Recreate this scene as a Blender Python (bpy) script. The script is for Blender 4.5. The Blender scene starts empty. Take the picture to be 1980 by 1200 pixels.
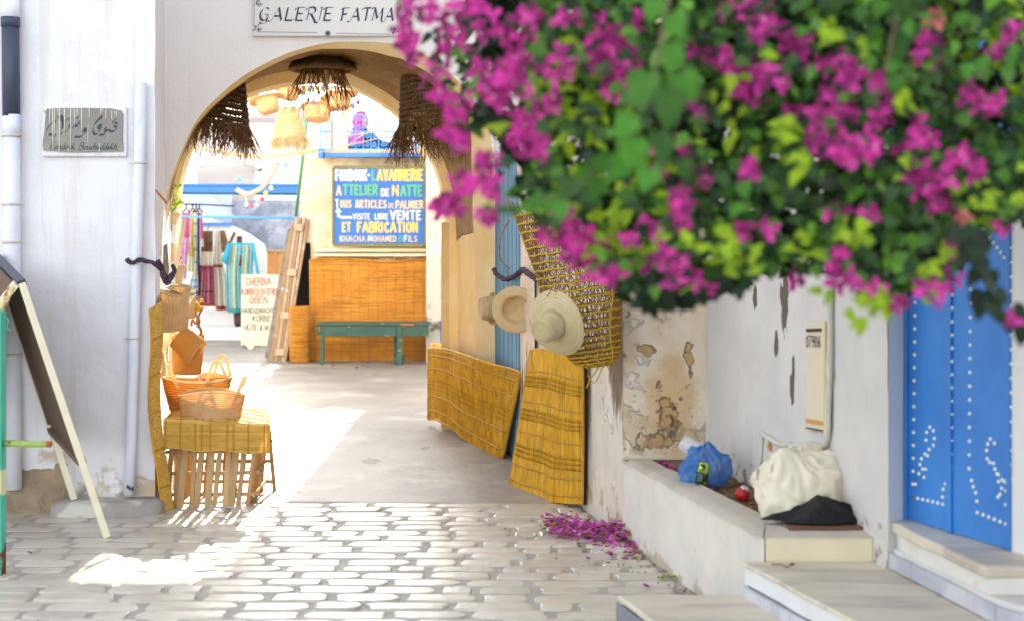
import bpy, bmesh, math, random
from mathutils import Vector, Matrix, noise, Euler
R = math.radians
rnd = random.Random(7)
S = bpy.context.scene
COL = S.collection

# ---------------------------------------------------------------- camera, light, exposure
cam_d = bpy.data.cameras.new('camera'); cam = bpy.data.objects.new('camera', cam_d); COL.objects.link(cam)
S.camera = cam
cam.location = (0, 0, 1.6); cam.rotation_euler = (R(90), 0, 0)
cam_d.sensor_width = 36; cam_d.lens = 54.545; cam_d.shift_y = -0.0657
cam_d.clip_start = 0.1; cam_d.clip_end = 1000
cam_d.dof.use_dof = True; cam_d.dof.focus_distance = 10.2; cam_d.dof.aperture_fstop = 2.5

SUN_EL = 24.7
world = bpy.data.worlds.new('World'); S.world = world; world.use_nodes = True
nt = world.node_tree; bg = nt.nodes['Background']
sky = nt.nodes.new('ShaderNodeTexSky'); sky.sky_type = 'NISHITA'; sky.sun_disc = False
sky.sun_elevation = R(SUN_EL); sky.sun_rotation = R(0); sky.air_density = 1.0; sky.dust_density = 1.2; sky.ozone_density = 1.0
hz = nt.nodes.new('ShaderNodeHueSaturation'); hz.inputs['Saturation'].default_value = .30
nt.links.new(sky.outputs[0], hz.inputs['Color']); nt.links.new(hz.outputs[0], bg.inputs[0]); bg.inputs[1].default_value = 0.15
sun_d = bpy.data.lights.new('sun', 'SUN'); sun = bpy.data.objects.new('sun', sun_d); COL.objects.link(sun)
sun_d.energy = 5.0; sun_d.angle = R(0.6); sun_d.color = (1.0, 0.85, 0.64)
sun.rotation_euler = Vector((0, -math.cos(R(SUN_EL)), -math.sin(R(SUN_EL)))).to_track_quat('-Z', 'Y').to_euler()
vs = S.view_settings
S.display_settings.display_device = 'sRGB'
vs.view_transform = 'Standard'; vs.look = 'None'; vs.gamma = 1; vs.use_curve_mapping = False
vs.exposure = 2.2
S.cycles.max_bounces = 10; S.cycles.diffuse_bounces = 6; S.cycles.transparent_max_bounces = 12
S.cycles.sample_clamp_indirect = 6

# ---------------------------------------------------------------- placing helpers
F = 3000.0
def W(px, py, Z): return Vector(((px-990)/F*Z, Z, 1.6+(470-py)/F*Z))
def GZ(py, h=0.0): return F*(1.6-h)/(py-470)
def G(px, py, h=0.0):
    Z = GZ(py, h); return Vector(((px-990)/F*Z, Z, h))
def XW(px, Z): return (px-990)/F*Z
def HW(py, Z): return 1.6+(470-py)/F*Z
def RW(Z): return 0.435-0.178*(Z-9.32)          # the right-hand wall line
def lerp(a, b, t): return a+(b-a)*t
def ipl(pts, t):                                    # piecewise linear y(x)
    if t <= pts[0][0]: return pts[0][1]
    for (a, b), (c, d) in zip(pts, pts[1:]):
        if t <= c: return b+(d-b)*(t-a)/max(c-a, 1e-9)
    return pts[-1][1]
def resample(P, n):
    L = [0]
    for a, b in zip(P, P[1:]): L.append(L[-1]+(b-a).length)
    out = []
    for i in range(n):
        t = L[-1]*i/(n-1); k = 0
        while k < len(P)-2 and L[k+1] < t: k += 1
        out.append(P[k].lerp(P[k+1], (t-L[k])/max(L[k+1]-L[k], 1e-9)))
    return out
def smooth(P, n=4):                                 # Catmull-Rom
    P = [Vector(p) for p in P]
    if len(P) < 3: return P
    Q = [P[0]*2-P[1]]+P+[P[-1]*2-P[-2]]; out = []
    for i in range(1, len(Q)-2):
        a, b, c, d = Q[i-1:i+3]
        for k in range(n):
            t = k/n
            out.append(0.5*((2*b)+(c-a)*t+(2*a-5*b+4*c-d)*t*t+(3*b-a-3*c+d)*t**3))
    out.append(P[-1]); return out
def N3(p, s=1.0, o=0.0): return noise.noise(Vector((p[0]*s+o, p[1]*s+o*.7, p[2]*s-o)))

# ---------------------------------------------------------------- mesh builder
class MB:
    def __init__(s): s.v = []; s.f = []
    def add(s, vs_, fs):
        b = len(s.v); s.v.extend(Vector(v) for v in vs_); s.f.extend(tuple(i+b for i in f) for f in fs); return s
    def box(s, a, b):
        (x0, y0, z0), (x1, y1, z1) = a, b
        return s.add([(x0,y0,z0),(x1,y0,z0),(x1,y1,z0),(x0,y1,z0),(x0,y0,z1),(x1,y0,z1),(x1,y1,z1),(x0,y1,z1)],
                     [(0,3,2,1),(4,5,6,7),(0,1,5,4),(1,2,6,5),(2,3,7,6),(3,0,4,7)])
    def bar(s, a, b, w, h, up=(0,0,1)):              # box along a->b
        a = Vector(a); b = Vector(b); d = (b-a).normalized(); up = Vector(up)
        x = d.cross(up)
        if x.length < 1e-4: x = d.cross(Vector((0,1,0)))
        x.normalize(); y = x.cross(d).normalized(); x = x*w/2; y = y*h/2
        return s.add([a-x-y,a+x-y,a+x+y,a-x+y,b-x-y,b+x-y,b+x+y,b-x+y],
                     [(0,3,2,1),(4,5,6,7),(0,1,5,4),(1,2,6,5),(2,3,7,6),(3,0,4,7)])
    def prism(s, P, d):
        P = [Vector(p) for p in P]; d = Vector(d); n = len(P)
        return s.add(P+[p+d for p in P], [tuple(range(n-1,-1,-1)), tuple(range(n, 2*n))]+[(i,(i+1)%n,n+(i+1)%n,n+i) for i in range(n)])
    def tube(s, P, r, n=6, caps=True):
        P = [Vector(p) for p in P]; m = len(P); vs_ = []; up = None
        for i, p in enumerate(P):
            d = (P[min(i+1, m-1)]-P[max(i-1, 0)])
            if d.length < 1e-9: d = Vector((0,0,1))
            d.normalize()
            if up is None: up = Vector((0,0,1)) if abs(d.z) < .9 else Vector((1,0,0))
            x = d.cross(up).normalized(); y = x.cross(d).normalized(); up = y
            rr = r[i] if isinstance(r, (list, tuple)) else r
            for k in range(n):
                a = 2*math.pi*k/n; vs_.append(p+x*math.cos(a)*rr+y*math.sin(a)*rr)
        fs = [(i*n+k, i*n+(k+1)%n, (i+1)*n+(k+1)%n, (i+1)*n+k) for i in range(m-1) for k in range(n)]
        if caps: fs += [tuple(range(n-1,-1,-1)), tuple(range((m-1)*n, m*n))]
        return s.add(vs_, fs)
    def lathe(s, prof, n=24, M_=None, close=False, wob=None):
        M_ = M_ or Matrix(); vs_ = []
        for j, (r, z) in enumerate(prof):
            for k in range(n):
                a = 2*math.pi*k/n; rr = r*(1+(wob(a, z) if wob else 0))
                vs_.append(M_ @ Vector((rr*math.cos(a), rr*math.sin(a), z)))
        m = len(prof)
        fs = [(i*n+k, i*n+(k+1)%n, (i+1)*n+(k+1)%n, (i+1)*n+k) for i in range(m-1) for k in range(n)]
        if close: fs += [((m-1)*n+k, (m-1)*n+(k+1)%n, (k+1)%n, k) for k in range(n)]
        return s.add(vs_, fs)
    def sheet(s, fn, nu, nv):
        vs_ = [fn(i/nu, j/nv) for j in range(nv+1) for i in range(nu+1)]
        return s.add(vs_, [(j*(nu+1)+i, j*(nu+1)+i+1, (j+1)*(nu+1)+i+1, (j+1)*(nu+1)+i) for j in range(nv) for i in range(nu)])
    def ball(s, c, r, n=8, m=6, sc=(1,1,1)):
        c = Vector(c)
        return s.add([c+Vector((r*sc[0]*math.sin(math.pi*(j+.001)/m)*math.cos(2*math.pi*k/n), r*sc[1]*math.sin(math.pi*(j+.001)/m)*math.sin(2*math.pi*k/n), r*sc[2]*math.cos(math.pi*j/m))) for j in range(m+1) for k in range(n)],
                     [(j*n+k, (j+1)*n+k, (j+1)*n+(k+1)%n, j*n+(k+1)%n) for j in range(m) for k in range(n)])
    def wob(s, a, f=6.0, o=0.0):
        s.v = [v+Vector((N3(v,f,o), N3(v,f,o+11), N3(v,f,o+23)))*a for v in s.v]; return s
    def build(s, name, mat, parent=None, flat=False, bev=0, solid=0, local=False, rough=0, **props):
        me = bpy.data.meshes.new(name)
        org = ORG.get(parent.name, Vector()) if (parent and not local) else Vector()
        me.from_pydata([v-org for v in s.v], [], s.f); me.update()
        if rough:                                        # hand-worn outline: long edges cut up and pushed about a little
            bm_ = bmesh.new(); bm_.from_mesh(me)
            for e_ in list(bm_.edges):
                n_ = int(e_.calc_length()/.05)
                if n_ > 1: bmesh.ops.subdivide_edges(bm_, edges=[e_], cuts=min(n_, 40))
            for v_ in bm_.verts:
                p_ = v_.co+org; v_.co += Vector((N3(p_,4,1), N3(p_,4,9), N3(p_,5,4)*.6))*rough+Vector((N3(p_,17,1), N3(p_,17,9), N3(p_,17,4)*.6))*rough*.5
            bm_.to_mesh(me); bm_.free(); me.update()
        if not flat: me.polygons.foreach_set('use_smooth', [True]*len(me.polygons))
        if mat: me.materials.append(mat)
        o = bpy.data.objects.new(name, me); COL.objects.link(o)
        if parent: o.parent = parent; ORG[o.name] = org
        else: ORG[o.name] = Vector()
        if solid:
            q = o.modifiers.new('Solidify', 'SOLIDIFY'); q.thickness = solid; q.offset = 0
        if bev:
            q = o.modifiers.new('Bevel', 'BEVEL'); q.width = bev; q.segments = 2; q.limit_method = 'ANGLE'; q.angle_limit = R(40)
            for p in me.polygons: p.use_smooth = False
        for k, v in props.items(): o[k] = v
        return o
ORG = {}
def thing(name, label, cat, loc=(0,0,0), group=None):
    o = bpy.data.objects.new(name, None); COL.objects.link(o); o.location = loc; o.empty_display_size = .1
    o['label'] = label; o['category'] = cat
    if group: o['group'] = group
    ORG[o.name] = Vector(loc); return o
def tag(o, label, cat, group=None):
    o['label'] = label; o['category'] = cat
    if group: o['group'] = group
    return o
def struct(o): o['kind'] = 'structure'; return o
def children(o): return [c for c in bpy.data.objects if c.parent == o]
def dup(o, loc=None, rot=None, scale=None, label=None, parent=None):
    c = o.copy(); COL.objects.link(c)
    if parent: c.parent = parent
    if loc is not None: c.location = loc
    if rot is not None: c.rotation_euler = rot
    if scale is not None: c.scale = scale
    if label: c['label'] = label
    for ch in children(o): dup(ch, parent=c)
    return c
def axm(o, z, x=(1,0,0)):                              # frame at o with axis z
    z = Vector(z).normalized(); x = Vector(x); y = z.cross(x)
    if y.length < 1e-4: y = z.cross(Vector((0,1,0)))
    y.normalize(); x = y.cross(z).normalized()
    m = Matrix((x, y, z)).transposed().to_4x4(); m.translation = Vector(o); return m

# ---------------------------------------------------------------- materials
def L(r, g, b):                                         # sRGB 0-255 to linear
    return tuple(((c/255)/12.92 if c <= 10 else ((c/255+.055)/1.055)**2.4) for c in (r, g, b))
def M(name, c1, c2=None, scale=6, detail=5, stretch=(1,1,1), rough=.85, bump=.3, bscale=30, bstretch=(1,1,1), bdist=.01,
      layers=(), rv=0, island=0, tr=0, spec=.3, metal=0, space='P', thr=.5, soft=.25, alpha=None, rv2=None, wave=None, trans=0, coat=0):
    m = bpy.data.materials.new(name); m.use_nodes = True; n = m.node_tree.nodes; l = m.node_tree.links; n.clear()
    out = n.new('ShaderNodeOutputMaterial'); b = n.new('ShaderNodeBsdfPrincipled')
    b.inputs['Roughness'].default_value = rough; b.inputs['Specular IOR Level'].default_value = spec; b.inputs['Metallic'].default_value = metal
    if trans: b.inputs['Transmission Weight'].default_value = trans
    if coat: b.inputs['Coat Weight'].default_value = coat
    if space == 'P': co = n.new('ShaderNodeNewGeometry').outputs['Position']
    else: co = n.new('ShaderNodeTexCoord').outputs['Object']
    def mapped(st):
        if tuple(st) == (1,1,1): return co
        mp = n.new('ShaderNodeMapping'); mp.inputs['Scale'].default_value = st; l.new(co, mp.inputs['Vector']); return mp.outputs[0]
    def nz(sc, det, st, off=0):
        t = n.new('ShaderNodeTexNoise'); t.noise_dimensions = '4D'; t.inputs['W'].default_value = off
        t.inputs['Scale'].default_value = sc; t.inputs['Detail'].default_value = det; t.inputs['Roughness'].default_value = .6
        l.new(mapped(st), t.inputs['Vector']); return t.outputs['Fac']
    def mr(v, a, b_, c=0., d=1.):
        t = n.new('ShaderNodeMapRange'); t.interpolation_type = 'SMOOTHSTEP'
        for i, x in enumerate((None, a, b_, c, d)):
            if x is not None: t.inputs[i].default_value = x
        l.new(v, t.inputs[0]); return t.outputs[0]
    def mth(op, a, b_):
        t = n.new('ShaderNodeMath'); t.operation = op
        for i, x in enumerate((a, b_)):
            if isinstance(x, (int, float)): t.inputs[i].default_value = x
            else: l.new(x, t.inputs[i])
        return t.outputs[0]
    def mix(f, a, b_, mode='MIX'):
        t = n.new('ShaderNodeMix'); t.data_type = 'RGBA'; t.blend_type = mode
        if isinstance(f, (int, float)): t.inputs[0].default_value = f
        else: l.new(f, t.inputs[0])
        for i, x in ((6, a), (7, b_)):
            if isinstance(x, tuple): t.inputs[i].default_value = (*x, 1)
            else: l.new(x, t.inputs[i])
        return t.outputs[2]
    col = c1
    if c2: col = mix(mr(nz(scale, detail, stretch, 1.3), thr-soft, thr+soft), c1, c2)
    if wave:                                             # (scale, direction, colour, amount, distortion)
        w = n.new('ShaderNodeTexWave'); w.bands_direction = wave[1]; w.inputs['Scale'].default_value = wave[0]; w.inputs['Distortion'].default_value = wave[4]; w.inputs['Detail'].default_value = 2
        l.new(co, w.inputs['Vector']); col = mix(mth('MULTIPLY', mr(w.outputs['Fac'], .25, .75), wave[3]), col, wave[2])
    hgt = None
    for i, Y in enumerate(layers):
        f = mr(nz(Y.get('s', 3), Y.get('d', 6), Y.get('st', (1,1,1)), 5.1+i*3.7), Y['t']-Y.get('soft', .03), Y['t']+Y.get('soft', .03)) if Y.get('t') is not None else None
        if Y.get('z'):
            sx = n.new('ShaderNodeSeparateXYZ'); l.new(co, sx.inputs[0]); zf = mr(sx.outputs[2], Y['z'][0], Y['z'][1], 1., 0.)
            # move the threshold with height: more of the layer near the ground, edges stay ragged
            zz = mth('MULTIPLY', zf, Y['z'][2] if len(Y['z']) > 2 else .3)
            f = mr(mth('ADD', nz(Y.get('s', 3), Y.get('d', 6), Y.get('st', (1,1,1)), 5.1+i*3.7), zz), Y['t']-Y.get('soft', .03), Y['t']+Y.get('soft', .03))
        if Y.get('at'):
            acc = None
            for (ax, ay, az, sx_, sy_, sz_) in Y['at']:
                mp = n.new('ShaderNodeMapping'); mp.inputs['Scale'].default_value = (1/sx_, 1/sy_, 1/sz_); mp.inputs['Location'].default_value = (-ax/sx_, -ay/sy_, -az/sz_)
                l.new(co, mp.inputs['Vector']); ln = n.new('ShaderNodeVectorMath'); ln.operation = 'LENGTH'; l.new(mp.outputs[0], ln.inputs[0])
                d = mr(ln.outputs['Value'], 0., 1., 1., 0.); acc = d if acc is None else mth('MAXIMUM', acc, d)
            q = nz(Y.get('s', 3), Y.get('d', 6), Y.get('st', (1,1,1)), 5.1+i*3.7)
            f = mr(mth('ADD', q, mth('MULTIPLY', acc, Y.get('amp', .35))), Y['t']-Y.get('soft', .03), Y['t']+Y.get('soft', .03))
        if Y.get('k'): f = mth('MULTIPLY', f, Y['k'])
        col = mix(f, col, Y['c'])
        if Y.get('h'):
            hh = mth('MULTIPLY', f, Y['h']); hgt = hh if hgt is None else mth('ADD', hgt, hh)
    if rv or island:
        oi = n.new('ShaderNodeObjectInfo').outputs['Random']
        if island:
            gi = n.new('ShaderNodeNewGeometry').outputs['Random Per Island']; oi = mth('FRACT', mth('ADD', mth('MULTIPLY', oi, 7.3), gi), 0)
        a = rv or island
        if rv2: col = mix(mr(oi, .25, .95), col, rv2)
        hs = n.new('ShaderNodeHueSaturation'); l.new(mr(mth('FRACT', mth('MULTIPLY', oi, 13.7), 0), 0, 1, 1-a, 1+a), hs.inputs['Value'])
        if isinstance(col, tuple): hs.inputs['Color'].default_value = (*col, 1)
        else: l.new(col, hs.inputs['Color'])
        col = hs.outputs[0]
    if isinstance(col, tuple): b.inputs['Base Color'].default_value = (*col, 1)
    else: l.new(col, b.inputs['Base Color'])
    if bump:
        h = mth('MULTIPLY', nz(bscale, 6, bstretch, 9.), 1.)
        h2 = nz(bscale*.2, 3, bstretch, 4.); h = mth('ADD', h, mth('MULTIPLY', h2, 1.5))
        if hgt is not None: h = mth('ADD', h, hgt)
        bp = n.new('ShaderNodeBump'); bp.inputs['Strength'].default_value = bump; bp.inputs['Distance'].default_value = bdist
        l.new(h, bp.inputs['Height']); l.new(bp.outputs[0], b.inputs['Normal'])
    sh = b.outputs[0]
    if tr:
        t = n.new('ShaderNodeBsdfTranslucent')
        if isinstance(col, tuple): t.inputs[0].default_value = (*col, 1)
        else: l.new(col, t.inputs[0])
        mx = n.new('ShaderNodeMixShader'); mx.inputs[0].default_value = tr; l.new(sh, mx.inputs[1]); l.new(t.outputs[0], mx.inputs[2]); sh = mx.outputs[0]
    if alpha is not None:
        t = n.new('ShaderNodeBsdfTransparent'); mx = n.new('ShaderNodeMixShader'); mx.inputs[0].default_value = alpha
        l.new(t.outputs[0], mx.inputs[1]); l.new(sh, mx.inputs[2]); sh = mx.outputs[0]
    l.new(sh, out.inputs[0]); return m

WHT = (.80, .79, .78)
m_white = M('limewash', (.76,.75,.78), (.67,.655,.68), scale=3, detail=8, bump=.7, bscale=9, bdist=.012, layers=[
    dict(c=(.60,.57,.52), s=5, st=(3,3,.22), t=.58, soft=.08, k=.5), dict(c=(.80,.79,.78), s=4, d=9, t=.62, soft=.04, h=.5, k=.4),
    dict(c=(.60,.50,.38), s=7, t=.74, soft=.02, h=-.6, k=.7),
    dict(c=(.40,.37,.34), s=26, t=.735, soft=.015, k=.7),
    dict(c=(.50,.38,.24), s=6, t=.80, soft=.05, z=(.0,.55,.36), h=-.8, k=.85),
    dict(c=(.33,.30,.27), s=11, t=.86, soft=.05, z=(.0,.3,.4), h=-.8)])
m_face = M('grey_limewash', (.82,.79,.76), (.77,.74,.72), scale=2, bump=.5, bscale=8, bdist=.015, layers=[
    dict(c=(.45,.36,.26), s=15, t=.75, soft=.02, k=.6), dict(c=(.78,.76,.74), s=4, t=.6, soft=.06, k=.6)])
m_rwall = M('peeling_whitewash', (.68,.62,.54), (.54,.49,.42), scale=4, detail=8, bump=.9, bscale=12, bdist=.015, layers=[
    dict(c=(.55,.46,.33), s=5, st=(1,1,.5), t=.60, soft=.08, k=.55),
    dict(c=(.56,.57,.52), s=6, st=(1,1,.4), t=.62, soft=.05, k=.5),
    dict(c=(.74,.72,.68), s=5, d=9, t=.60, soft=.015, h=1, k=.8), dict(c=(.20,.16,.12), s=9, d=9, st=(1,1,.6), t=.70, soft=.02, h=-.8, k=.85),
    dict(c=(.45,.30,.14), s=6, t=.80, soft=.03, z=(.0,.4,.3), h=-.6, k=.7),
    dict(c=(.17,.115,.07), s=13, st=(2,2,.45), d=8, t=.74, soft=.10, amp=.62, h=-1, at=[(.585,8.52,1.05,.4,.30,.62)]),
    ])
_pz = []
m_patch = M('peeling_ochre_plaster', (.66,.60,.50), (.60,.50,.38), scale=5, bump=.9, bscale=14, bdist=.02, layers=[
    dict(c=(.60,.45,.28), s=9, st=(1,1,.25), t=.56, soft=.08, k=.5), dict(c=(.50,.33,.16), s=6, d=9, t=.66, soft=.12, amp=.34, k=.75, at=[(.86,8.4,.72,.24,.3,.5)]),
    dict(c=(.40,.25,.11), s=13, d=9, t=.74, soft=.035, amp=.33, k=.9, h=-1.6, at=[(.84,8.4,.68,.16,.3,.30),(.72,8.4,1.02,.10,.3,.07),(.78,8.4,.52,.3,.3,.12),(.96,8.4,.98,.05,.3,.2)]),
    dict(c=(.16,.10,.05), s=24, d=8, t=.80, soft=.05, amp=.26, h=-1.5, at=[(.86,8.4,.62,.12,.3,.26)]),
    dict(c=(.52,.40,.26), s=4, d=9, t=.60, soft=.03, h=-.8, k=.8), dict(c=(.70,.66,.58), s=7, d=8, t=.62, soft=.03, h=.8, k=.7), dict(c=(.25,.15,.09), s=16, d=9, t=.70, soft=.02, k=.8, h=-1)])
m_back = M('recess_whitewash', (.62,.59,.56), (.52,.50,.48), scale=3, detail=8, bump=.7, bscale=10, bdist=.012, layers=[
    dict(c=(.54,.56,.52), s=4, st=(1,1,.4), t=.60, soft=.08, k=.6),
    dict(c=(.42,.40,.36), s=9, st=(1,1,.3), t=.70, soft=.04, k=.5),
    dict(c=(.12,.10,.08), s=22, st=(1.2,1.2,.5), d=9, t=.76, soft=.02, amp=.46, h=-1,
         at=[(1.262,7.2,1.36,.07,.10,.42),(1.282,7.08,.97,.05,.06,.20),(1.19,7.6,1.33,.06,.08,.12),(1.25,7.25,1.66,.12,.16,.22),(1.245,7.3,1.12,.05,.07,.13)]),
    dict(c=(.22,.17,.12), s=14, t=.9, soft=.05, z=(.40,.75,.38), k=.8)])
m_bench = M('bench_whitewash', (.68,.64,.56), (.56,.54,.49), scale=4, detail=8, bump=.9, bscale=10, bdist=.014, layers=[
    dict(c=(.62,.66,.58), s=3, t=.58, soft=.1, k=.4), dict(c=(.66,.58,.60), s=4, t=.62, soft=.1, k=.4),
    dict(c=(.20,.16,.13), s=20, d=8, st=(1.6,1.6,.45), t=.70, soft=.02, k=.8),
    dict(c=(.35,.25,.16), s=8, t=.78, soft=.04, z=(.0,.16,.3), k=.6)])
m_benchtop = M('bench_cement_top', (.53,.48,.39), (.43,.39,.33), scale=6, bump=.4, layers=[dict(c=(.3,.25,.2), s=20, t=.7, soft=.03, k=.6)])
m_cream = M('cream_paint', (.74,.66,.46), (.68,.60,.42), scale=5, bump=.3, layers=[dict(c=(.4,.3,.18), s=18, t=.72, soft=.03, k=.6)])
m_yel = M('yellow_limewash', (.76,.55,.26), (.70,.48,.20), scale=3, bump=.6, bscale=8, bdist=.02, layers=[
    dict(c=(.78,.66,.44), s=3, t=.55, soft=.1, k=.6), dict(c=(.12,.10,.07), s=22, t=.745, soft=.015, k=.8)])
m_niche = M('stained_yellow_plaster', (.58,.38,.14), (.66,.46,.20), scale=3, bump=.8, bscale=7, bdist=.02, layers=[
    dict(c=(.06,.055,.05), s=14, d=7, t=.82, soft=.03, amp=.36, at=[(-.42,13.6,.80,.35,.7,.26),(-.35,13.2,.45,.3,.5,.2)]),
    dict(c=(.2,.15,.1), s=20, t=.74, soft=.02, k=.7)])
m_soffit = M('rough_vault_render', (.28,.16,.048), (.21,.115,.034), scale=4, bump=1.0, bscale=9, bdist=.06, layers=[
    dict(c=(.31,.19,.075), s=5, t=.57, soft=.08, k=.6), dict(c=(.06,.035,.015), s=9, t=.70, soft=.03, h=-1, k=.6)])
m_ledge = M('worn_cement', (.34,.31,.28), (.26,.24,.22), scale=5, bump=.9, bscale=14, bdist=.02, layers=[
    dict(c=(.58,.55,.48), s=4, t=.58, soft=.05, k=.8), dict(c=(.3,.2,.11), s=8, t=.66, soft=.05, k=.6)])
m_floor = M('worn_cement_floor', (.30,.27,.225), (.19,.17,.15), scale=2.2, detail=9, rough=.5, bump=.5, bscale=10, bdist=.012, stretch=(.8,.6,1), spec=.5, layers=[
    dict(c=(.40,.375,.33), s=1.8, d=9, t=.58, soft=.05, k=.6), dict(c=(.08,.07,.06), s=3.2, d=9, st=(1,.4,1), t=.66, soft=.012, h=-1.2, k=.75),
    dict(c=(.2,.18,.16), s=11, d=7, t=.66, soft=.03, k=.5)])
m_mortar = M('cement_bedding', (.33,.30,.26), (.42,.385,.33), scale=3, rough=.6, bump=.5, bscale=40, spec=.3, layers=[
    dict(c=(.12,.10,.09), s=5, t=.64, soft=.05, k=.7), dict(c=(.36,.34,.32), s=2.2, t=.60, soft=.04, k=.7)])
m_stone = M('pale_limestone_paver', (.60,.545,.45), (.46,.415,.345), scale=7, rough=.33, bump=.5, bscale=22, bdist=.008, spec=.6, rv=.13, layers=[
    dict(c=(.60,.54,.42), s=5, t=.60, soft=.08, k=.5), dict(c=(.30,.27,.24), s=26, t=.70, soft=.02, k=.7), dict(c=(.25,.22,.2), s=1.4, t=.70, soft=.1, k=.5)])
m_marble = M('white_marble_slab', (.66,.59,.46), (.57,.51,.40), scale=3, rough=.45, bump=.15, stretch=(1,2,1), spec=.5, layers=[
    dict(c=(.38,.33,.27), s=3, d=9, st=(.4,2.2,1), t=.55, soft=.08, k=.75), dict(c=(.2,.17,.14), s=30, t=.68, soft=.03, k=.6), dict(c=(.36,.24,.12), s=10, t=.73, soft=.04, k=.5)])
m_marble_v = M('veined_grey_marble', (.55,.55,.60), (.40,.41,.47), scale=3, detail=8, rough=.35, bump=.05, stretch=(1,1,1.5), thr=.5, soft=.07)
m_marble_d = M('dark_grey_marble', (.17,.18,.22), (.36,.37,.42), scale=4, detail=9, rough=.35, bump=.05, stretch=(2,1,1), thr=.52, soft=.06)
m_soil = M('dry_soil_and_leaves', (.12,.07,.035), (.22,.13,.06), scale=12, bump=1, bscale=40, bdist=.02, layers=[dict(c=(.06,.035,.02), s=18, t=.58, soft=.05), dict(c=(.35,.22,.08), s=40, t=.64, soft=.03)])
m_bluedoor = M('glossy_blue_door_paint', (.022,.155,.50), (.04,.22,.60), scale=3, detail=8, rough=.38, bump=.35, bscale=20, spec=.5, layers=[dict(c=(.06,.22,.55), s=2, t=.62, soft=.1, k=.5)])
m_stud = M('painted_stud', (.75,.78,.72), rough=.5, bump=0)
m_blueplank = M('faded_blue_planks', (.075,.20,.32), (.11,.26,.38), scale=6, stretch=(8,8,.7), rough=.7, bump=.3, rv=.12, layers=[dict(c=(.28,.33,.33), s=14, st=(3,3,.2), t=.66, soft=.04, k=.7)])
m_peelwood = M('peeling_whitewashed_post', (.76,.66,.55), (.72,.56,.40), scale=4, bump=1, bscale=20, bdist=.02, layers=[
    dict(c=(.20,.12,.075), s=15, d=8, st=(1.5,1.5,.35), t=.84, soft=.04, z=(.5,1.45,.36), h=-1.4),
    dict(c=(.09,.06,.04), s=30, d=6, st=(1,1,.3), t=.72, soft=.02, k=.9)])
def strawm(name, a, b_, tr=.25, wv=None, isl=0, k=.35, rough=.75):
    return M(name, a, b_, scale=14, detail=5, rough=rough, bump=.5, bscale=60, bdist=.004, tr=tr, space='O', island=isl, layers=[dict(c=tuple(x*.45 for x in a), s=22, t=.64, soft=.05, k=k)], wave=wv)
def reedm(name, a, b_, st, tr=.12): return M(name, a, b_, scale=9, detail=5, rough=.6, bump=.4, bscale=60, bdist=.004, tr=tr, space='O', layers=[
    dict(c=tuple(x*.42 for x in a), s=1, d=3, st=st, t=.57, soft=.07, k=.75), dict(c=tuple(min(.9, x*1.35) for x in a), s=1, d=2, st=tuple(q*.8 for q in st), t=.60, soft=.06, k=.6), dict(c=tuple(x*.6 for x in a), s=4, t=.60, soft=.1, k=.45)])
m_reed = reedm('golden_reed', (.76,.42,.028), (.62,.31,.016), (48,48,1.2))
m_reed2 = reedm('pale_gold_reed', (.74,.46,.11), (.60,.35,.07), (1.2,40,90), tr=.15)
m_reedo = reedm('orange_reed', (.66,.31,.05), (.54,.22,.03), (1.6,1.6,60), tr=.2)
m_bindo = strawm('orange_reed_binding', (.42,.17,.02), (.5,.22,.03), tr=0)
m_bind = strawm('reed_binding', (.40,.20,.018), (.50,.28,.03), tr=0)
m_straw = strawm('palm_straw', (.86,.72,.46), (.76,.60,.34), tr=.45, k=.2)
m_strawy = strawm('yellow_palm_straw', (.80,.52,.17), (.72,.42,.11), tr=.5, k=.2)
m_strawl = strawm('pale_palm_straw', (.64,.54,.34), (.54,.43,.24), tr=.12, k=.25)
m_strawp = strawm('warm_palm_straw', (.90,.70,.42), (.80,.56,.28), tr=.5, k=.2)
m_dark = strawm('dark_esparto', (.075,.036,.012), (.14,.075,.025), tr=.12, k=.4)
m_fringe = strawm('dry_root_fringe', (.14,.065,.022), (.26,.13,.04), tr=.2, isl=.3)
m_palef = strawm('pale_esparto', (.80,.64,.38), (.70,.52,.28), tr=.4)
m_ropey = strawm('yellow_green_rope', (.58,.38,.025), (.44,.27,.015), tr=.05, k=.5)
m_twig = strawm('brown_twig', (.36,.19,.06), (.24,.12,.045), tr=.05, k=.5)
m_bamboo = M('split_bamboo', (.50,.34,.17), (.36,.23,.11), scale=10, stretch=(3,3,.6), bump=.4, space='O', rv=.2, layers=[dict(c=(.12,.07,.035), s=16, t=.66, soft=.03, k=.8)])
m_oldwood = M('weathered_wood', (.36,.25,.16), (.26,.17,.11), scale=8, stretch=(5,5,.6), bump=.8, bscale=30, bdist=.006, space='O', layers=[dict(c=(.07,.05,.035), s=18, st=(3,3,.3), t=.66, soft=.03, k=.8), dict(c=(.5,.42,.33), s=6, t=.62, soft=.06, k=.6)])
m_oldwood2 = M('pale_weathered_wood', (.47,.37,.27), (.38,.28,.19), scale=8, stretch=(5,5,.6), bump=.8, bscale=30, bdist=.006, space='O', layers=[dict(c=(.12,.08,.05), s=18, st=(3,3,.3), t=.68, soft=.03, k=.7)])
m_crate = M('orange_wood', (.62,.30,.10), (.54,.24,.08), scale=6, bump=.3)
m_green = M('worn_green_bench_paint', (.032,.075,.060), (.055,.11,.088), scale=9, stretch=(.6,3,3), bump=.6, bscale=25, bdist=.005, layers=[
    dict(c=(.42,.36,.26), s=22, d=7, st=(.5,1,1), t=.635, soft=.03, k=.8), dict(c=(.05,.07,.055), s=11, t=.60, soft=.05, k=.6)])
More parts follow.
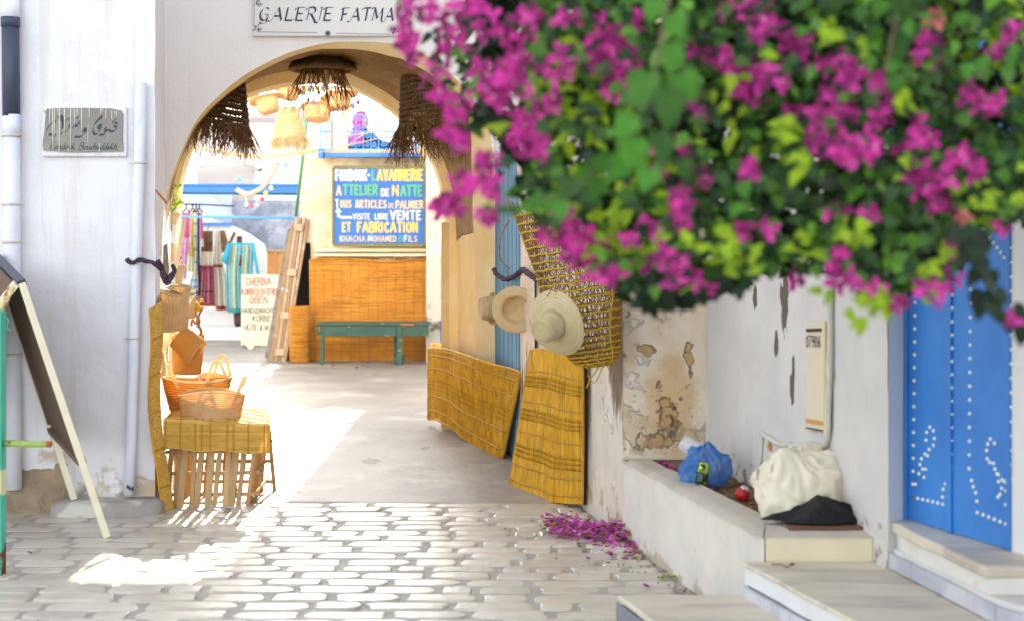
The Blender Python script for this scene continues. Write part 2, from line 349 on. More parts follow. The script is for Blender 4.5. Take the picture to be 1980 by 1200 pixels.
m_rust = M('rust_orange', (.50,.14,.05), (.3,.1,.04), scale=12, bump=.4)
m_postg = M('peeling_turquoise_post', (.07,.42,.30), (.10,.50,.36), scale=6, bump=.6, bscale=25, bdist=.006, layers=[
    dict(c=(.62,.64,.40), s=5, t=.78, soft=.02, amp=.4, at=[(-2.47,7.5,.45,.3,.3,.14)]),
    dict(c=(.16,.055,.03), s=16, d=6, t=.88, soft=.04, z=(.0,.36,.5), h=-1), dict(c=(.30,.36,.06), s=18, t=.66, soft=.04, k=.7), dict(c=(.14,.05,.03), s=24, t=.70, soft=.02)])
m_bargr = M('mossy_green_bar', (.20,.36,.10), (.42,.44,.12), scale=12, bump=.6, layers=[dict(c=(.14,.05,.03), s=20, t=.60, soft=.03, k=.8)])
m_board_w = M('cream_board_frame', (.76,.70,.52), (.68,.62,.47), scale=8, bump=.3, layers=[dict(c=(.14,.10,.07), s=24, t=.71, soft=.02)])
m_board_b = M('brown_hardboard', (.115,.075,.05), (.15,.10,.065), scale=5, bump=.2)
m_pipe_w = M('whitewashed_pipe', (.74,.75,.80), (.66,.68,.78), scale=8, rough=.5, bump=.3, stretch=(1,1,.4), layers=[
    dict(c=(.45,.55,.80), s=6, st=(1,1,.4), t=.60, soft=.06, k=.5), dict(c=(.10,.11,.15), s=12, t=.86, soft=.02, z=(.0,.45,.36)), dict(c=(.16,.16,.18), s=26, st=(1,1,.5), t=.715, soft=.015, k=.8)])
m_pipe_b = M('bare_dark_pipe', (.045,.055,.085), (.055,.065,.10), scale=8, rough=.45, bump=.1, layers=[
    dict(c=(.76,.74,.70), s=13, d=6, t=.80, soft=.015, amp=.5, at=[(-2.99,9.15,2.27,.10,.10,.16)]), dict(c=(.5,.5,.5), s=60, t=.74, soft=.01, k=.6)])
m_clamp = M('painted_clamp', (.66,.64,.58), (.5,.46,.4), scale=20, bump=.3)
m_rope_d = M('dark_purple_rope', (.045,.03,.07), (.09,.05,.06), scale=30, bump=.8, bscale=90, bdist=.006, layers=[dict(c=(.35,.33,.4), s=30, t=.68, soft=.03, k=.6)])
m_rope_l = M('pale_rope', (.55,.46,.34), (.45,.36,.26), scale=30, bump=.8, bscale=90, bdist=.006)
m_ropeg = M('grey_crochet_rope', (.46,.43,.36), (.36,.34,.29), scale=20, bump=.8, bscale=50, bdist=.01)
m_plaque = M('grey_stone_plaque', (.27,.25,.225), (.22,.21,.20), scale=6, stretch=(2,2,.5), bump=.3, layers=[dict(c=(.36,.32,.26), s=5, t=.58, soft=.1, k=.6)])
m_drip = M('cream_paint_drip', (.66,.61,.47), (.70,.68,.62), scale=6, bump=.2)
m_ink_g = M('dark_green_lettering', (.035,.07,.075), rough=.6, bump=0)
m_tile = M('glazed_white_tile', (.70,.69,.66), (.66,.64,.60), scale=2, rough=.3, bump=.05, spec=.5)
m_tileink = M('indigo_glaze', (.035,.03,.11), (.05,.05,.10), scale=10, rough=.4, bump=0)
m_tileln = M('grey_glaze_line', (.28,.28,.33), rough=.5, bump=0)
m_signblue = M('sign_blue_paint', (.03,.12,.42), (.04,.15,.46), scale=3, rough=.6, bump=.2)
m_s_white = M('sign_white_paint', (.56,.55,.50), rough=.7, bump=.1); m_s_cream = M('sign_cream_paint', (.56,.43,.12), rough=.7, bump=.1)
m_s_green = M('sign_green_paint', (.10,.36,.20), rough=.7, bump=.1); m_s_pink = M('sign_beige_paint', (.52,.42,.28), rough=.7, bump=.1)
m_signframe = M('olive_sign_edge', (.20,.20,.07), (.15,.13,.07), scale=8, bump=.2)
m_cardw = M('cream_panel', (.72,.68,.54), (.66,.62,.48), scale=3, bump=.1, layers=[dict(c=(.5,.44,.32), s=6, t=.66, soft=.06, k=.6)])
m_red_ink = M('red_brush_ink', (.42,.05,.03), rough=.7, bump=0); m_blk_ink = M('black_brush_ink', (.04,.05,.05), rough=.7, bump=0)
m_hole = M('black_hollow', (.01,.01,.012), rough=1, bump=0)
m_beamb = M('blue_beam_paint', (.05,.20,.62), (.07,.24,.66), scale=4, rough=.6, bump=.2)
m_court = M('courtyard_limewash', (.78,.76,.74), (.70,.69,.68), scale=1.5, bump=.4, layers=[dict(c=(.60,.62,.66), s=2, t=.6, soft=.1, k=.6)])
m_bluegrey = M('blue_grey_leaf_shadow', (.34,.39,.50), (.20,.24,.33), scale=3.5, detail=7, bump=.4, thr=.5, soft=.1, layers=[dict(c=(.55,.60,.70), s=3, t=.62, soft=.06, k=.7)])  # foliage shadow is put into the colour as mottling
m_bluewash = M('pale_blue_limewash', (.42,.52,.74), (.50,.58,.74), scale=2, bump=.3)
m_greypatch = M('bare_cement_render', (.42,.41,.40), (.48,.47,.46), scale=3, bump=.4)
m_pier = M('ochre_mottled_plaster', (.66,.55,.37), (.78,.70,.54), scale=3.5, detail=7, bump=1, bscale=9, bdist=.03, thr=.5, soft=.12, layers=[
    dict(c=(.24,.22,.13), s=8, d=7, t=.66, soft=.06, k=.6), dict(c=(.22,.2,.17), s=7, d=7, t=.83, soft=.08, z=(.2,1.5,.28), k=.8)])
m_ochreband = M('ochre_coping', (.72,.48,.24), (.66,.42,.2), scale=5, bump=.4)
m_lattice = M('blue_ironwork', (.07,.30,.78), rough=.5, bump=0)
m_creampost = M('cream_post', (.76,.64,.46), (.72,.58,.40), scale=5, bump=.3)
m_greenpole = M('green_pole', (.07,.30,.16), (.16,.38,.20), scale=6, bump=.1)
m_leafg = M('heart_vine_leaf', (.028,.12,.006), (.055,.20,.012), scale=3, rough=.45, bump=.3, bscale=60, tr=.38, space='O', island=.5, spec=.4)
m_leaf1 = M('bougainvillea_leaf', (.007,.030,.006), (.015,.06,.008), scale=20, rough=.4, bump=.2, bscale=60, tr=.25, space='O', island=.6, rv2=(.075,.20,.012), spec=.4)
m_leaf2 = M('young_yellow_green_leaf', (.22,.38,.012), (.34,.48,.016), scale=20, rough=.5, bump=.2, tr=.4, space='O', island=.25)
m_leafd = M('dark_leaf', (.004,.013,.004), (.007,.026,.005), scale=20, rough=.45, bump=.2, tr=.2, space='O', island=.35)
m_bract = M('magenta_bract', (.36,.014,.19), (.56,.05,.30), scale=14, rough=.6, bump=.3, bscale=60, tr=.32, space='O', island=.5)
m_bract2 = M('salmon_bract', (.62,.14,.16), (.66,.22,.2), scale=14, rough=.6, bump=.2, tr=.4, space='O', island=.25)
m_petal = M('fresh_petal', (.50,.05,.36), (.66,.16,.52), scale=14, rough=.6, bump=.3, bscale=60, tr=.2, space='O', island=.35)
m_fcen = M('flower_centre', (.55,.36,.36), rough=.6, bump=0)
m_bark = M('vine_bark', (.10,.07,.045), (.16,.11,.07), scale=12, bump=.8)
m_succ = M('succulent_green', (.30,.50,.05), (.40,.55,.10), scale=20, bump=.1, tr=.25, island=.3, space='O')
m_pot = M('cream_clay_pot', (.72,.58,.38), (.66,.50,.30), scale=8, bump=.2)
m_bag_w = M('white_plastic_bag', (.80,.74,.57), (.76,.71,.56), scale=5, rough=.42, bump=.35, bscale=16, bstretch=(.6,.6,1.6), bdist=.02, tr=.12, spec=.5, space='O', layers=[dict(c=(.42,.56,.46), s=5, t=.80, soft=.05, amp=.3, at=[(.06,.02,.26,.10,.3,.06)], k=.5)])
m_bag_b = M('translucent_blue_bag', (.03,.20,.62), (.05,.28,.70), scale=5, rough=.22, bump=.8, bscale=26, bdist=.02, tr=.35, spec=.8, space='O', alpha=.62)
m_bag_k = M('black_plastic_sheet', (.004,.004,.005), (.010,.009,.009), scale=5, rough=.5, bump=.9, bscale=26, bdist=.02, space='O', spec=.25)
m_pet = M('clear_plastic', (.72,.74,.80), rough=.12, bump=.2, bscale=20, alpha=.45, spec=.8)
m_can = M('lime_and_black_foil', (.45,.62,.05), (.03,.05,.04), scale=16, rough=.25, metal=.6, bump=.2, thr=.5, soft=.04, space='O')
m_canr = M('red_foil', (.45,.015,.02), (.40,.01,.02), scale=10, rough=.3, bump=.6, bscale=40, space='O'); m_foilw = M('silver_foil', (.6,.6,.6), rough=.3, metal=.7, bump=.3)
m_brownb = M('brown_board', (.13,.06,.035), (.17,.08,.045), scale=8, bump=.4)
m_meter = M('cream_meter_panel', (.66,.58,.42), (.60,.53,.40), scale=4, bump=.2, rough=.6, layers=[dict(c=(.4,.3,.18), s=12, t=.7, soft=.04, k=.6)])
m_meterw = M('yellowed_edge', (.62,.50,.28), rough=.6, bump=.1); m_slot = M('dark_slot', (.06,.045,.04), rough=.8, bump=0)
m_cable = M('painted_conduit', (.58,.58,.50), (.48,.48,.42), scale=14, bump=.5)
m_skin = M('skin', (.42,.21,.14), rough=.55, bump=0); m_scarf = M('magenta_headscarf', (.42,.03,.26), (.50,.06,.34), scale=8, bump=.4, tr=.1)
m_navy = M('navy_floral_dress', (.02,.025,.09), (.42,.20,.38), scale=9, detail=2, thr=.62, soft=.03, bump=.3)
m_manq = M('dark_brown_mannequin', (.06,.025,.018), rough=.4, bump=0)
def cloth(name, c, c2=None, **k): return M(name, c, c2 or tuple(x*.85 for x in c), scale=8, rough=.9, bump=.4, bscale=60, tr=.15, **k)
def rope(mb, P, r, tw=34):                          # three twisted strands
    P = resample(P, max(30, len(P)*2)); n = len(P)
    for s_ in range(3):
        Q = []; up = Vector((0,0,1)); L_ = 0
        for i, p_ in enumerate(P):
            d = (P[min(i+1,n-1)]-P[max(i-1,0)]).normalized(); x = d.cross(up if abs(d.z) < .95 else Vector((1,0,0))).normalized(); y = x.cross(d)
            L_ += (P[i]-P[i-1]).length if i else 0; a = L_*tw+s_*2.094; k = 1+.35*math.sin(L_*61+s_)
            Q.append(p_+(x*math.cos(a)+y*math.sin(a))*r*.5*k)
        mb.tube(Q, [r*.55*(1+.25*math.sin(i*2.3+s_)) for i in range(n)], 6)
# ================================================================ GROUND
g = MB(); g.sheet(lambda u, v: Vector((lerp(-14, 14, u), lerp(-6, 9.56, v), -.001+.003*N3((u*28, v*15, 0), 1))), 60, 40)
street = struct(g.build('street', m_mortar))
g = MB()
def fl(u, v):
    x = lerp(-14, 14, u); y = 9.55+(46-9.56)*v**1.5+(.035*N3((x,0,0),3)+.02*N3((x,0,0),11) if v == 0 else 0)
    return Vector((x, y, (.004 if v > 0 else -.004)+.010*N3((x, y, 0), .9)+.004*N3((x, y, 3), 3)))
g.sheet(fl, 260, 110)
floor = struct(g.build('passage_floor', m_floor))
g = MB(); g.sheet(lambda u, v: Vector((lerp(-120, 120, u), lerp(-60, 240, v), -.06)), 2, 2); struct(g.build('ground', m_floor))

def stone_mesh(k):
    r = random.Random(k); n = 20; top = []; low = []; vs_ = []
    e = r.uniform(4.5, 9); ph = r.uniform(0, 9)
    for i in range(n):
        a = 2*math.pi*(i+.5)/n; c, s = math.cos(a), math.sin(a)
        q = (abs(c)**e+abs(s)**e)**(-1/e)*(1+r.uniform(-.045,.02)); w = 1+.035*math.sin(3*a+ph)+.035*math.sin(5*a+2*ph)
        top.append((c*q*w*.5, s*q*w*.5))
    vs_ += [(x*.90, y*.82, 1.0) for x, y in top]+[(x*.97, y*.94, .72) for x, y in top]+[(x*1.02, y*1.03, -1) for x, y in top]+[(0, 0, 1.06)]
    fs = [(i, (i+1) % n, 3*n) for i in range(n)]
    for j in range(2): fs += [(j*n+i, (j+1)*n+i, (j+1)*n+(i+1) % n, j*n+(i+1) % n) for i in range(n)]
    return vs_, fs
variants = []
for k in range(12):
    v_, f_ = stone_mesh(k); mb = MB(); mb.add(v_, f_); me_o = mb.build('stone', m_stone, None); variants.append(me_o.data); bpy.data.objects.remove(me_o)
rest = MB(); sr = random.Random(3); z = 9.52; row = 0; placed = 0
while z > 3.6:
    dp = sr.uniform(.135, .172); x = -5.2+sr.uniform(0, .3); row += 1
    while x < RW(z-.08)-.09:
        ln = sr.choice([.22, .27, .31, .34, .37, .42, .16, .30]); cx, cy = x+ln/2, z-dp/2
        if x+ln > RW(cy)-.01: ln = max(.05, RW(cy)-.01-x); cx = x+ln/2
        if ln > .07:
            worn = N3((cx, cy, 0), .9); hz = .0065+.005*worn+sr.uniform(-.001, .003)
            if cx < -1.75 and cy > 7.2: hz = min(hz, .001+.006*worn)      # half buried under cement beside the wall
            px = 990+F*cx/cy; py = 470+F*1.6/cy
            vis = -30 < px < 1500 and py < 1225 and not (cx > .42 and cy < 6.2)
            sx, sy = ln-.016-sr.uniform(0,.016), dp-.018-sr.uniform(0,.014)
            jj = sr.uniform(-.008, .008)
            if vis and placed < 300:
                o = bpy.data.objects.new('stone', variants[sr.randrange(12)]); COL.objects.link(o); o.parent = street
                o.location = (cx, cy+jj, hz*.3); o.scale = (sx, sy, max(hz, .003)); o.rotation_euler = (sr.uniform(-.01,.01), sr.uniform(-.01,.01), sr.uniform(-.03,.03)); placed += 1
            else:
                v_, f_ = stone_mesh(sr.randrange(99)); rest.add([(cx+a*sx, cy+jj+b*sy, hz*.3+c*max(hz,.003)) for a, b, c in v_], f_)
        x += ln+sr.uniform(.002, .012)
    z -= dp
o = rest.build('stone', m_stone, street, kind='stuff')

# ================================================================ ARCHED GATEWAY
ZF, ZB = 12.3, 13.5; TOP = 7.8  # wall height above view is raised to keep sun off the foliage
outer = [(318,970),(316,700),(317,500),(321,387),(335,331),(367,256),(393,216),(428,181),(471,147),(513,123),(561,101),(593,91),(635,83),(700,80),(771,86),(820,105),(860,135),(895,168),(925,210),(944,243),(952,290),(957,360),(958,700),(958,853)]
inner = [(319,970),(318,700),(320,500),(325,387),(340,331),(371,258),(398,219),(433,187),(476,155),(517,131),(563,109),(595,101),(640,95),(700,97),(775,114),(828,141),(860,165),(880,187),(902,221),(910,262),(912,330),(914,420),(920,560),(922,853)]
back  = [(340,790),(339,500),(343,400),(352,330),(375,270),(410,222),(445,195),(473,184),(503,173),(540,163),(567,159),(610,154),(640,155),(668,161),(700,176),(737,196),(771,223),(812,270),(842,320),(858,375),(864,450),(867,600),(868,786)]
def curve(P, Z, n, flat=0): return resample(smooth([W(a, b, Z) for a, b in P], 5) if not flat else [W(a, b, Z) for a, b in P], n)
NS = 90
cO = curve(outer, ZF, NS); cI = curve(inner, ZF+.07, NS); cB = curve(back, ZB, NS)
for c in (cO, cI, cB): c[0].z = c[-1].z = -.05
for i in range(NS):
    w = .012*N3(cO[i], 4.0); cO[i].x += w; cO[i].z += w*.7; cI[i].x += w; cI[i].z += w*.8+.01*N3(cO[i], 8, 5); 
cE = []                                              # soffit end, a little outside the back opening
cen = Vector((XW(600, ZB), ZB, HW(480, ZB)))
for i, p in enumerate(cB):
    t = i/(NS-1); e = .085 if t > .45 else lerp(.015, .085, max(0, (t-.2)/.25)); d = (p-cen); d.y = 0; d.normalize(); q = p+d*e; q.y = ZB-.10
    if p.z < 1.2: q = p+Vector((e if t > .5 else -.02, -.10, 0))
    cE.append(q)
gate = thing('arched_gateway', 'vaulted gateway with a pale yellow arch edge, under the gallery sign', 'archway', ((cO[0].x+cO[-1].x)/2, ZF, 0))
def wby(p, a=.022): p = p.copy(); p.y += a*N3(p, 1.6)+a*.3*N3(p, 6); return p
f = MB(); cols = [Vector((x, ZF, 0)) for x in (-6.5, -5.2, -4.2, -3.4)]
for a, b in zip(cols, cols[1:]+[cO[0]]): f.sheet(lambda u, v: wby(Vector((lerp(a.x, b.x, u), ZF, lerp(-.05, TOP, v)))), 2, 20)
for a, b in zip(cO, cO[1:]):
    if b.x-a.x > 1e-4: f.sheet(lambda u, v: wby(Vector((lerp(a.x, b.x, u), ZF, lerp(lerp(a.z, b.z, u), TOP, v)))), 1, 16)
f.sheet(lambda u, v: wby(Vector((lerp(cO[-1].x, .9, u), ZF, lerp(-.05, TOP, v)))), 10, 24)
f.build('facade', m_face, gate)
def band(A, B, n, mat, name, y=None, wa=0, sel=None):
    s_ = MB()
    for i in range(NS-1):
        if sel and not sel(i): continue
        a0, a1, b0, b1 = A[i], A[i+1], B[i], B[i+1]
        def fn(u, v):
            p = a0.lerp(a1, u).lerp(b0.lerp(b1, u), v)
            if wa:
                q = math.sin(math.pi*v)**.5*wa; p = p+Vector((N3(p,2.2), 0, N3(p,2.2,7)))*q+Vector((N3(p,7,3),0,N3(p,7,9)))*q*.4
            return p
        s_.sheet(fn, 1, n)
    return s_.build(name, mat, gate)
cOw = [wby(p) for p in cO]
band(cOw, cI, 2, m_yel, 'arch_edge', sel=lambda i: i > NS*.24)
band(cOw, cI, 2, m_white, 'arch_edge', sel=lambda i: i <= NS*.24)
hiR = lambda i: i > NS*.5 and cI[i].z < 1.75
band(cI, cE, 26, m_soffit, 'vault', wa=.05, sel=lambda i: not hiR(i) and not (i < NS*.3 and cI[i].z < 1.7))
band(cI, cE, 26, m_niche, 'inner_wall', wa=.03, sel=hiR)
band(cI, cE, 20, m_white, 'inner_wall', wa=.02, sel=lambda i: i < NS*.3 and cI[i].z < 1.7)
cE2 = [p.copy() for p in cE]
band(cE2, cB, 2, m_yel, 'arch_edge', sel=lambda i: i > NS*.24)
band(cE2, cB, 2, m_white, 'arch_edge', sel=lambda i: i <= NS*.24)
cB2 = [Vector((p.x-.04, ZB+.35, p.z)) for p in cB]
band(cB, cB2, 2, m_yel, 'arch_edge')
f = MB()
for a, b in zip(cB2, cB2[1:]):
    if b.x-a.x > 1e-4: f.sheet(lambda u, v: Vector((lerp(a.x, b.x, u), a.y, lerp(lerp(a.z, b.z, u), TOP, v))), 1, 2)
f.sheet(lambda u, v: Vector((lerp(-9, cB2[0].x, u), cB2[0].y, lerp(-.05, TOP, v))), 2, 2)
f.sheet(lambda u, v: Vector((lerp(cB2[-1].x, 6, u), cB2[0].y, lerp(-.05, TOP, v))), 2, 2)
f.sheet(lambda u, v: Vector((lerp(-9, 6, u), lerp(ZF, ZB+.35, v), TOP)), 2, 2)
f.build('rear_wall', m_court, gate)
# squared jamb post of the passage (thin pale upright on the niche's left edge)
f = MB(); f.sheet(lambda u, v: Vector((lerp(XW(853, 13.38), XW(868, 13.38), u)+.012*N3((0, 0, v*9), 1), 13.38, lerp(0, HW(430, 13.38), v))), 2, 16); f.build('jamb', m_yel, gate)

# ================================================================ LEFT WALL (buttress)
lw = thing('whitewashed_wall', 'tall bluish white street wall on the left with a plaque and two downpipes on it', 'wall', (-4.2, 9.3, 0))
f = MB()
f.sheet(lambda u, v: (lambda x, z: Vector((x+(.035*N3((0,0,z),1.1)+.02*N3((0,0,z),3) if u > .98 else 0), 9.3+.012*N3((x,0,z),1.5)+.004*N3((x,0,z),6), z)))(lerp(-7.2, -2.14, u), lerp(-.03, TOP, v)), 60, 60)
f.sheet(lambda u, v: (lambda y, z: Vector((lerp(-2.14, -2.755, u)+(.035*N3((0,0,z),1.1)+.02*N3((0,0,z),3))*(1-u), y+(.012*N3((-2.14,0,z),1.5)+.004*N3((-2.14,0,z),6))*(1-u), z)))(lerp(9.3, 12.32, u), lerp(-.03, TOP, v)), 16, 60)
f.sheet(lambda u, v: Vector((lerp(-7.2, -2.14, u), lerp(9.3, 12.3, v), TOP)), 1, 1)
f.build('wall_face', m_white, lw)
# worn ledge at the foot
f = MB(); pts = [(XW(p, 9.06), ) for p in (100,)]
P = [Vector((x, y, 0)) for x, y in ((-2.72, 9.30), (-2.73, 9.15), (-2.66, 9.06), (-2.45, 9.05), (-2.25, 9.06), (-2.10, 9.09), (-2.06, 9.18), (-2.08, 9.36))]
P = resample(smooth(P, 4), 40); n = len(P); c0 = Vector((-2.4, 9.42, .082))
vs_ = [p.copy() for p in P]+[p.lerp(Vector((c0.x, c0.y, 0)), .03)+Vector((0,0,.065+.012*N3(p, 7))) for p in P]+[p.lerp(Vector((c0.x, c0.y, 0)), .12)+Vector((0,0,.082+.006*N3(p,9))) for p in P]+[c0]
fs = [(i, i+1, n+i+1, n+i) for i in range(n-1)]+[(n+i, n+i+1, 2*n+i+1, 2*n+i) for i in range(n-1)]+[(2*n+i, 2*n+i+1, 3*n) for i in range(n-1)]
f.add(vs_, fs); tag(f.build('cement_step', m_ledge), 'low rough cement step at the foot of the left wall, under the sandwich board', 'step')
# lumpy eroded base left of it
f = MB(); f.sheet(lambda u, v: Vector((lerp(-3.6, -2.66, u), 9.31-(.16*(1-v)**1.5)*(1+.35*N3((u*9, 0, v*3), 1))*min(1, (1-u)*6+.15)-.02*N3((u*14,0,v*6),1), v*.30)), 40, 14)
f.build('eroded_base', M('eroded_ochre_base', (.42,.31,.19), (.26,.20,.14), scale=6, detail=7, bump=1, bscale=16, bdist=.03, layers=[dict(c=(.5,.44,.34), s=7, t=.64, soft=.05, k=.8)]), lw)

# ================================================================ RIGHT WALL
rw = thing('peeling_wall', 'tall peeling white wall on the right carrying the woven fish trap, with a brown stain', 'wall', (RW(9.5), 9.5, 0))
H2 = 4.6
def wallsheet(p0, p1, z0, z1, nu, nv, a=.012, top=None):
    p0 = Vector((*p0, 0)); p1 = Vector((*p1, 0)); nrm = Vector((0,0,1)).cross(p1-p0).normalized()
    return lambda u, v: (lambda p: p+nrm*(a*N3(p, 1.7)+a*.35*N3(p, 6)))(p0.lerp(p1, u)+Vector((0,0,lerp(z0, z1, v))))
f = MB(); f.sheet(wallsheet((RW(11.28), 11.28), (.60, 8.4), -.03, H2, 0, 0), 50, 70); f.build('wall_face', m_rwall, rw)
f = MB(); f.sheet(wallsheet((RW(12.4)+.06, 12.4), (RW(11.28)+.06, 11.28), -.03, H2, 0, 0, .003), 3, 10); f.build('door_recess', m_rwall, rw)
f = MB(); f.sheet(wallsheet((RW(12.35), 12.35), (RW(11.28), 11.28), 2.25, H2, 0, 0, .008), 10, 12); f.build('wall_face', m_face, rw)
f = MB(); f.sheet(wallsheet((.60, 8.4), (1.06, 8.4), -.03, H2, 0, 0, .014), 30, 90); f.build('return_wall', m_patch, rw)
rb = thing('recess_wall', 'long smoother white wall behind the planter bench, with a meter panel and dark flaking streaks', 'wall', (1.25, 7.3, 0))
f = MB(); f.sheet(wallsheet((1.05, 8.4), (1.467, 6.05), -.03, H2, 0, 0, .012), 60, 80); f.build('wall_face', m_back, rb)
f = MB(); f.sheet(wallsheet((1.467, 6.05), (1.553, 6.13), -.03, H2, 0, 0, .004), 4, 30)
f.sheet(wallsheet((1.77, 5.5), (1.80, 5.40), -.03, H2, 0, 0, .002), 2, 30); f.sheet(wallsheet((1.80, 5.40), (2.25, 3.0), -.03, H2, 0, 0, .008), 10, 30)
f.sheet(wallsheet((1.553, 6.13), (1.77, 5.5), 2.75, H2, 0, 0, .002), 2, 6)
f.build('door_jamb', M('jamb_whitewash', (.68,.68,.66), (.62,.62,.62), scale=3, bump=.4, layers=[dict(c=(.55,.5,.42), s=9, t=.68, soft=.04, k=.5)]), rb)
# roofs keep the sun off the backs of these walls
f = MB(); f.add([(-.1,12.3,H2),(.60,8.4,H2),(1.06,8.4,H2),(1.467,6.05,H2),(1.80,5.4,H2),(2.25,3,H2),(6,3,H2),(6,12.3,H2)], [tuple(range(8))]); f.build('roof', m_court, rb)
f = MB(); f.sheet(lambda u, v: Vector((6, lerp(3, 12.3, u), lerp(0, H2, v))), 1, 1); f.sheet(lambda u, v: Vector((lerp(2.25, 6, u), 3, lerp(0, H2, v))), 1, 1); f.build('rear_wall', m_court, rb)

# door post + blue plank door in the right wall
dirW = Vector((-.178, 1, 0)).normalized(); nW = Vector((-1, -.178, 0)).normalized()
f = MB()
def post(u, v):
    z = v*2.3; flare = max(0, (z-1.75)/.55)**1.3*.20
    a = Vector((RW(10.78), 10.78, z)); b = Vector((RW(11.30), 11.30+flare, z)); b.x = RW(b.y)
    p = a.lerp(b, u)+nW*(.05*math.sin(math.pi*min(max(u, .02), .98))**.35)+Vector((N3((0,0,z),3),0,0))*.012
    return p
f.sheet(post, 12, 60); f.build('door_post', m_peelwood, rw)
bd = thing('blue_plank_door', 'faded blue plank door behind the hung straw hat, left of the peeling post', 'door', (RW(11.8), 11.8, 0))
y = 11.30; k = 0
while y < 12.33:
    w = .088; f = MB(); a = Vector((RW(y), y, .02))+nW*(.035+.004*(k % 2)); b = Vector((RW(y+w-.006), y+w-.006, .02))+nW*(.035+.004*(k % 2)); d = nW*-.03
    f.prism([a, b, b+d, a+d], (0, 0, 2.25)); f.build('plank', m_blueplank, bd, flat=True, bev=.004); y += w; k += 1
tv = [Vector((RW(11.95), 11.95, h))+nW*.01 for h in (1.95, 1.85)]
f = MB(); f.tube(smooth([W(985,425,11.4), W(972,450,11.4), W(965,480,11.4), W(970,505,11.4), W(985,520,11.4)], 5), .005, 5); tag(f.build('wire_loop', m_twig), 'thin dark wire loop hanging in front of the blue plank door', 'wire')
# rope across the door
f = MB(); rp = smooth([W(955,522,11.9), W(963,534,11.7), W(980,540,11.5), W(1000,531,11.2), W(1010,522,11.0), W(1022,530,10.6), W(1040,542,10.3)], 6)
rope(f, rp, .019); tag(f.build('rope', m_rope_d), 'dark purple rope strung across the blue plank door to the peeling post', 'rope')

# ================================================================ BENCH PLANTER
bn = thing('planter_bench', 'long low whitewashed masonry planter bench along the right wall holding rubbish bags', 'bench', (1.0, 7.2, 0))
HB = .437; A = (.60, 8.4); B = (1.013, 6.2); C_ = (1.44, 6.2); D = (1.06, 8.4)
f = MB(); f.sheet(wallsheet(A, B, -.03, HB-.012, 0, 0, .012), 40, 14)
f.build('front_face', m_bench, bn)
f = MB(); f.sheet(wallsheet(B, C_, -.03, HB-.012, 0, 0, .004), 8, 10); f.build('end_face', m_cream, bn)
def q3(a, b, t): return Vector((lerp(a[0], b[0], t), lerp(a[1], b[1], t), HB))
inA, inB = Vector((.745, 8.34, HB)), Vector((1.085, 6.60, HB)); ou = Vector((-.006, -.006, 0))
f = MB(); f.sheet(lambda u, v: (lambda p: p+Vector((-.008*abs(N3(p,9)) if v == 0 else 0,0,.010*N3(p,5)-(.016 if v == 0 else 0))))((q3(A, (1.005,6.19), u)+ou).lerp(inA.lerp(inB, u), v)), 40, 5)
f.sheet(lambda u, v: (lambda p: p+Vector((0,0,.004*N3(p,5)-(.014 if v == 0 else 0))))(Vector((lerp(1.007, 1.445, u), 6.194, HB)).lerp(Vector((lerp(inB.x, 1.40, u), 6.60, HB)), v)), 10, 5)
f.sheet(lambda u, v: inA.lerp(inB, u)+Vector((0,0,-.07*v)), 20, 1); f.sheet(lambda u, v: Vector((lerp(inB.x, 1.42, u), 6.60, HB-.07*v)), 4, 1)
f.sheet(lambda u, v: Vector((lerp(.60, 1.06, u), lerp(8.34, 8.41, v), HB)), 3, 1)
f.build('cement_top', m_benchtop, bn)
f = MB(); f.sheet(lambda u, v: (lambda p: p+Vector((0,0,.018*N3(p,4)+.012*N3(p,14))))(inA.lerp(inB, u).lerp(Vector((1.08, 8.36, HB)).lerp(Vector((1.42, 6.60, HB)), u), v)+Vector((0,0,-.035))), 70, 20)
f.build('soil', m_soil, bn)

# ================================================================ STEPS
st = thing('entrance_platform', 'pale marble platform before the blue studded door, at the planter bench end', 'steps', (1.4, 5.6, 0))
PL = [(.93, 6.195), (1.162, 5.24), (1.44, 4.1), (3, 4.1), (3, 6.195)]
f = MB(); f.prism([(x, y, .24) for x, y in PL], (0, 0, .07)); f.build('riser_band', M('platform_whitewash', (.70,.70,.70), (.62,.62,.62), scale=5, bump=.3), st, flat=True, bev=.006, rough=.005)
f = MB(); f.prism([(x-.012 if i < 3 else x, y, .312) for i, (x, y) in enumerate(PL)], (0, 0, .018)); f.build('slab', m_marble, st, flat=True, bev=.006, rough=.004)
f = MB(); f.prism([(x+.01, y-.01, -.02) for x, y in PL], (0, 0, .258)); f.build('core', m_ledge, st, flat=True)
def tiles(path, z0, z1, ln, out, name, mat, par, t=.02, lean=0):
    for a, b in zip(path, path[1:]):
        a = Vector((*a, 0)); b = Vector((*b, 0)); d = b-a; n = max(1, round(d.length/ln)); nr = Vector((0,0,1)).cross(d).normalized()*out
        for i in range(n):
            p = a+d*(i/n)+d.normalized()*.0015; q = a+d*((i+1)/n)-d.normalized()*.0015
            m_ = MB(); m_.add([p+nr*t, q+nr*t, q, p]+[p+nr*t*(1-lean)+Vector((0,0,1e-9)), q+nr*t*(1-lean), q, p], [])
            v0 = [p+nr*(t+lean)+Vector((0,0,z0)), q+nr*(t+lean)+Vector((0,0,z0)), q+Vector((0,0,z0)), p+Vector((0,0,z0)), p+nr*t+Vector((0,0,z1)), q+nr*t+Vector((0,0,z1)), q+Vector((0,0,z1)), p+Vector((0,0,z1))]
            m_ = MB(); m_.add(v0, [(0,3,2,1),(4,5,6,7),(0,1,5,4),(1,2,6,5),(2,3,7,6),(3,0,4,7)]); m_.build(name, mat, par, flat=True, bev=.002)
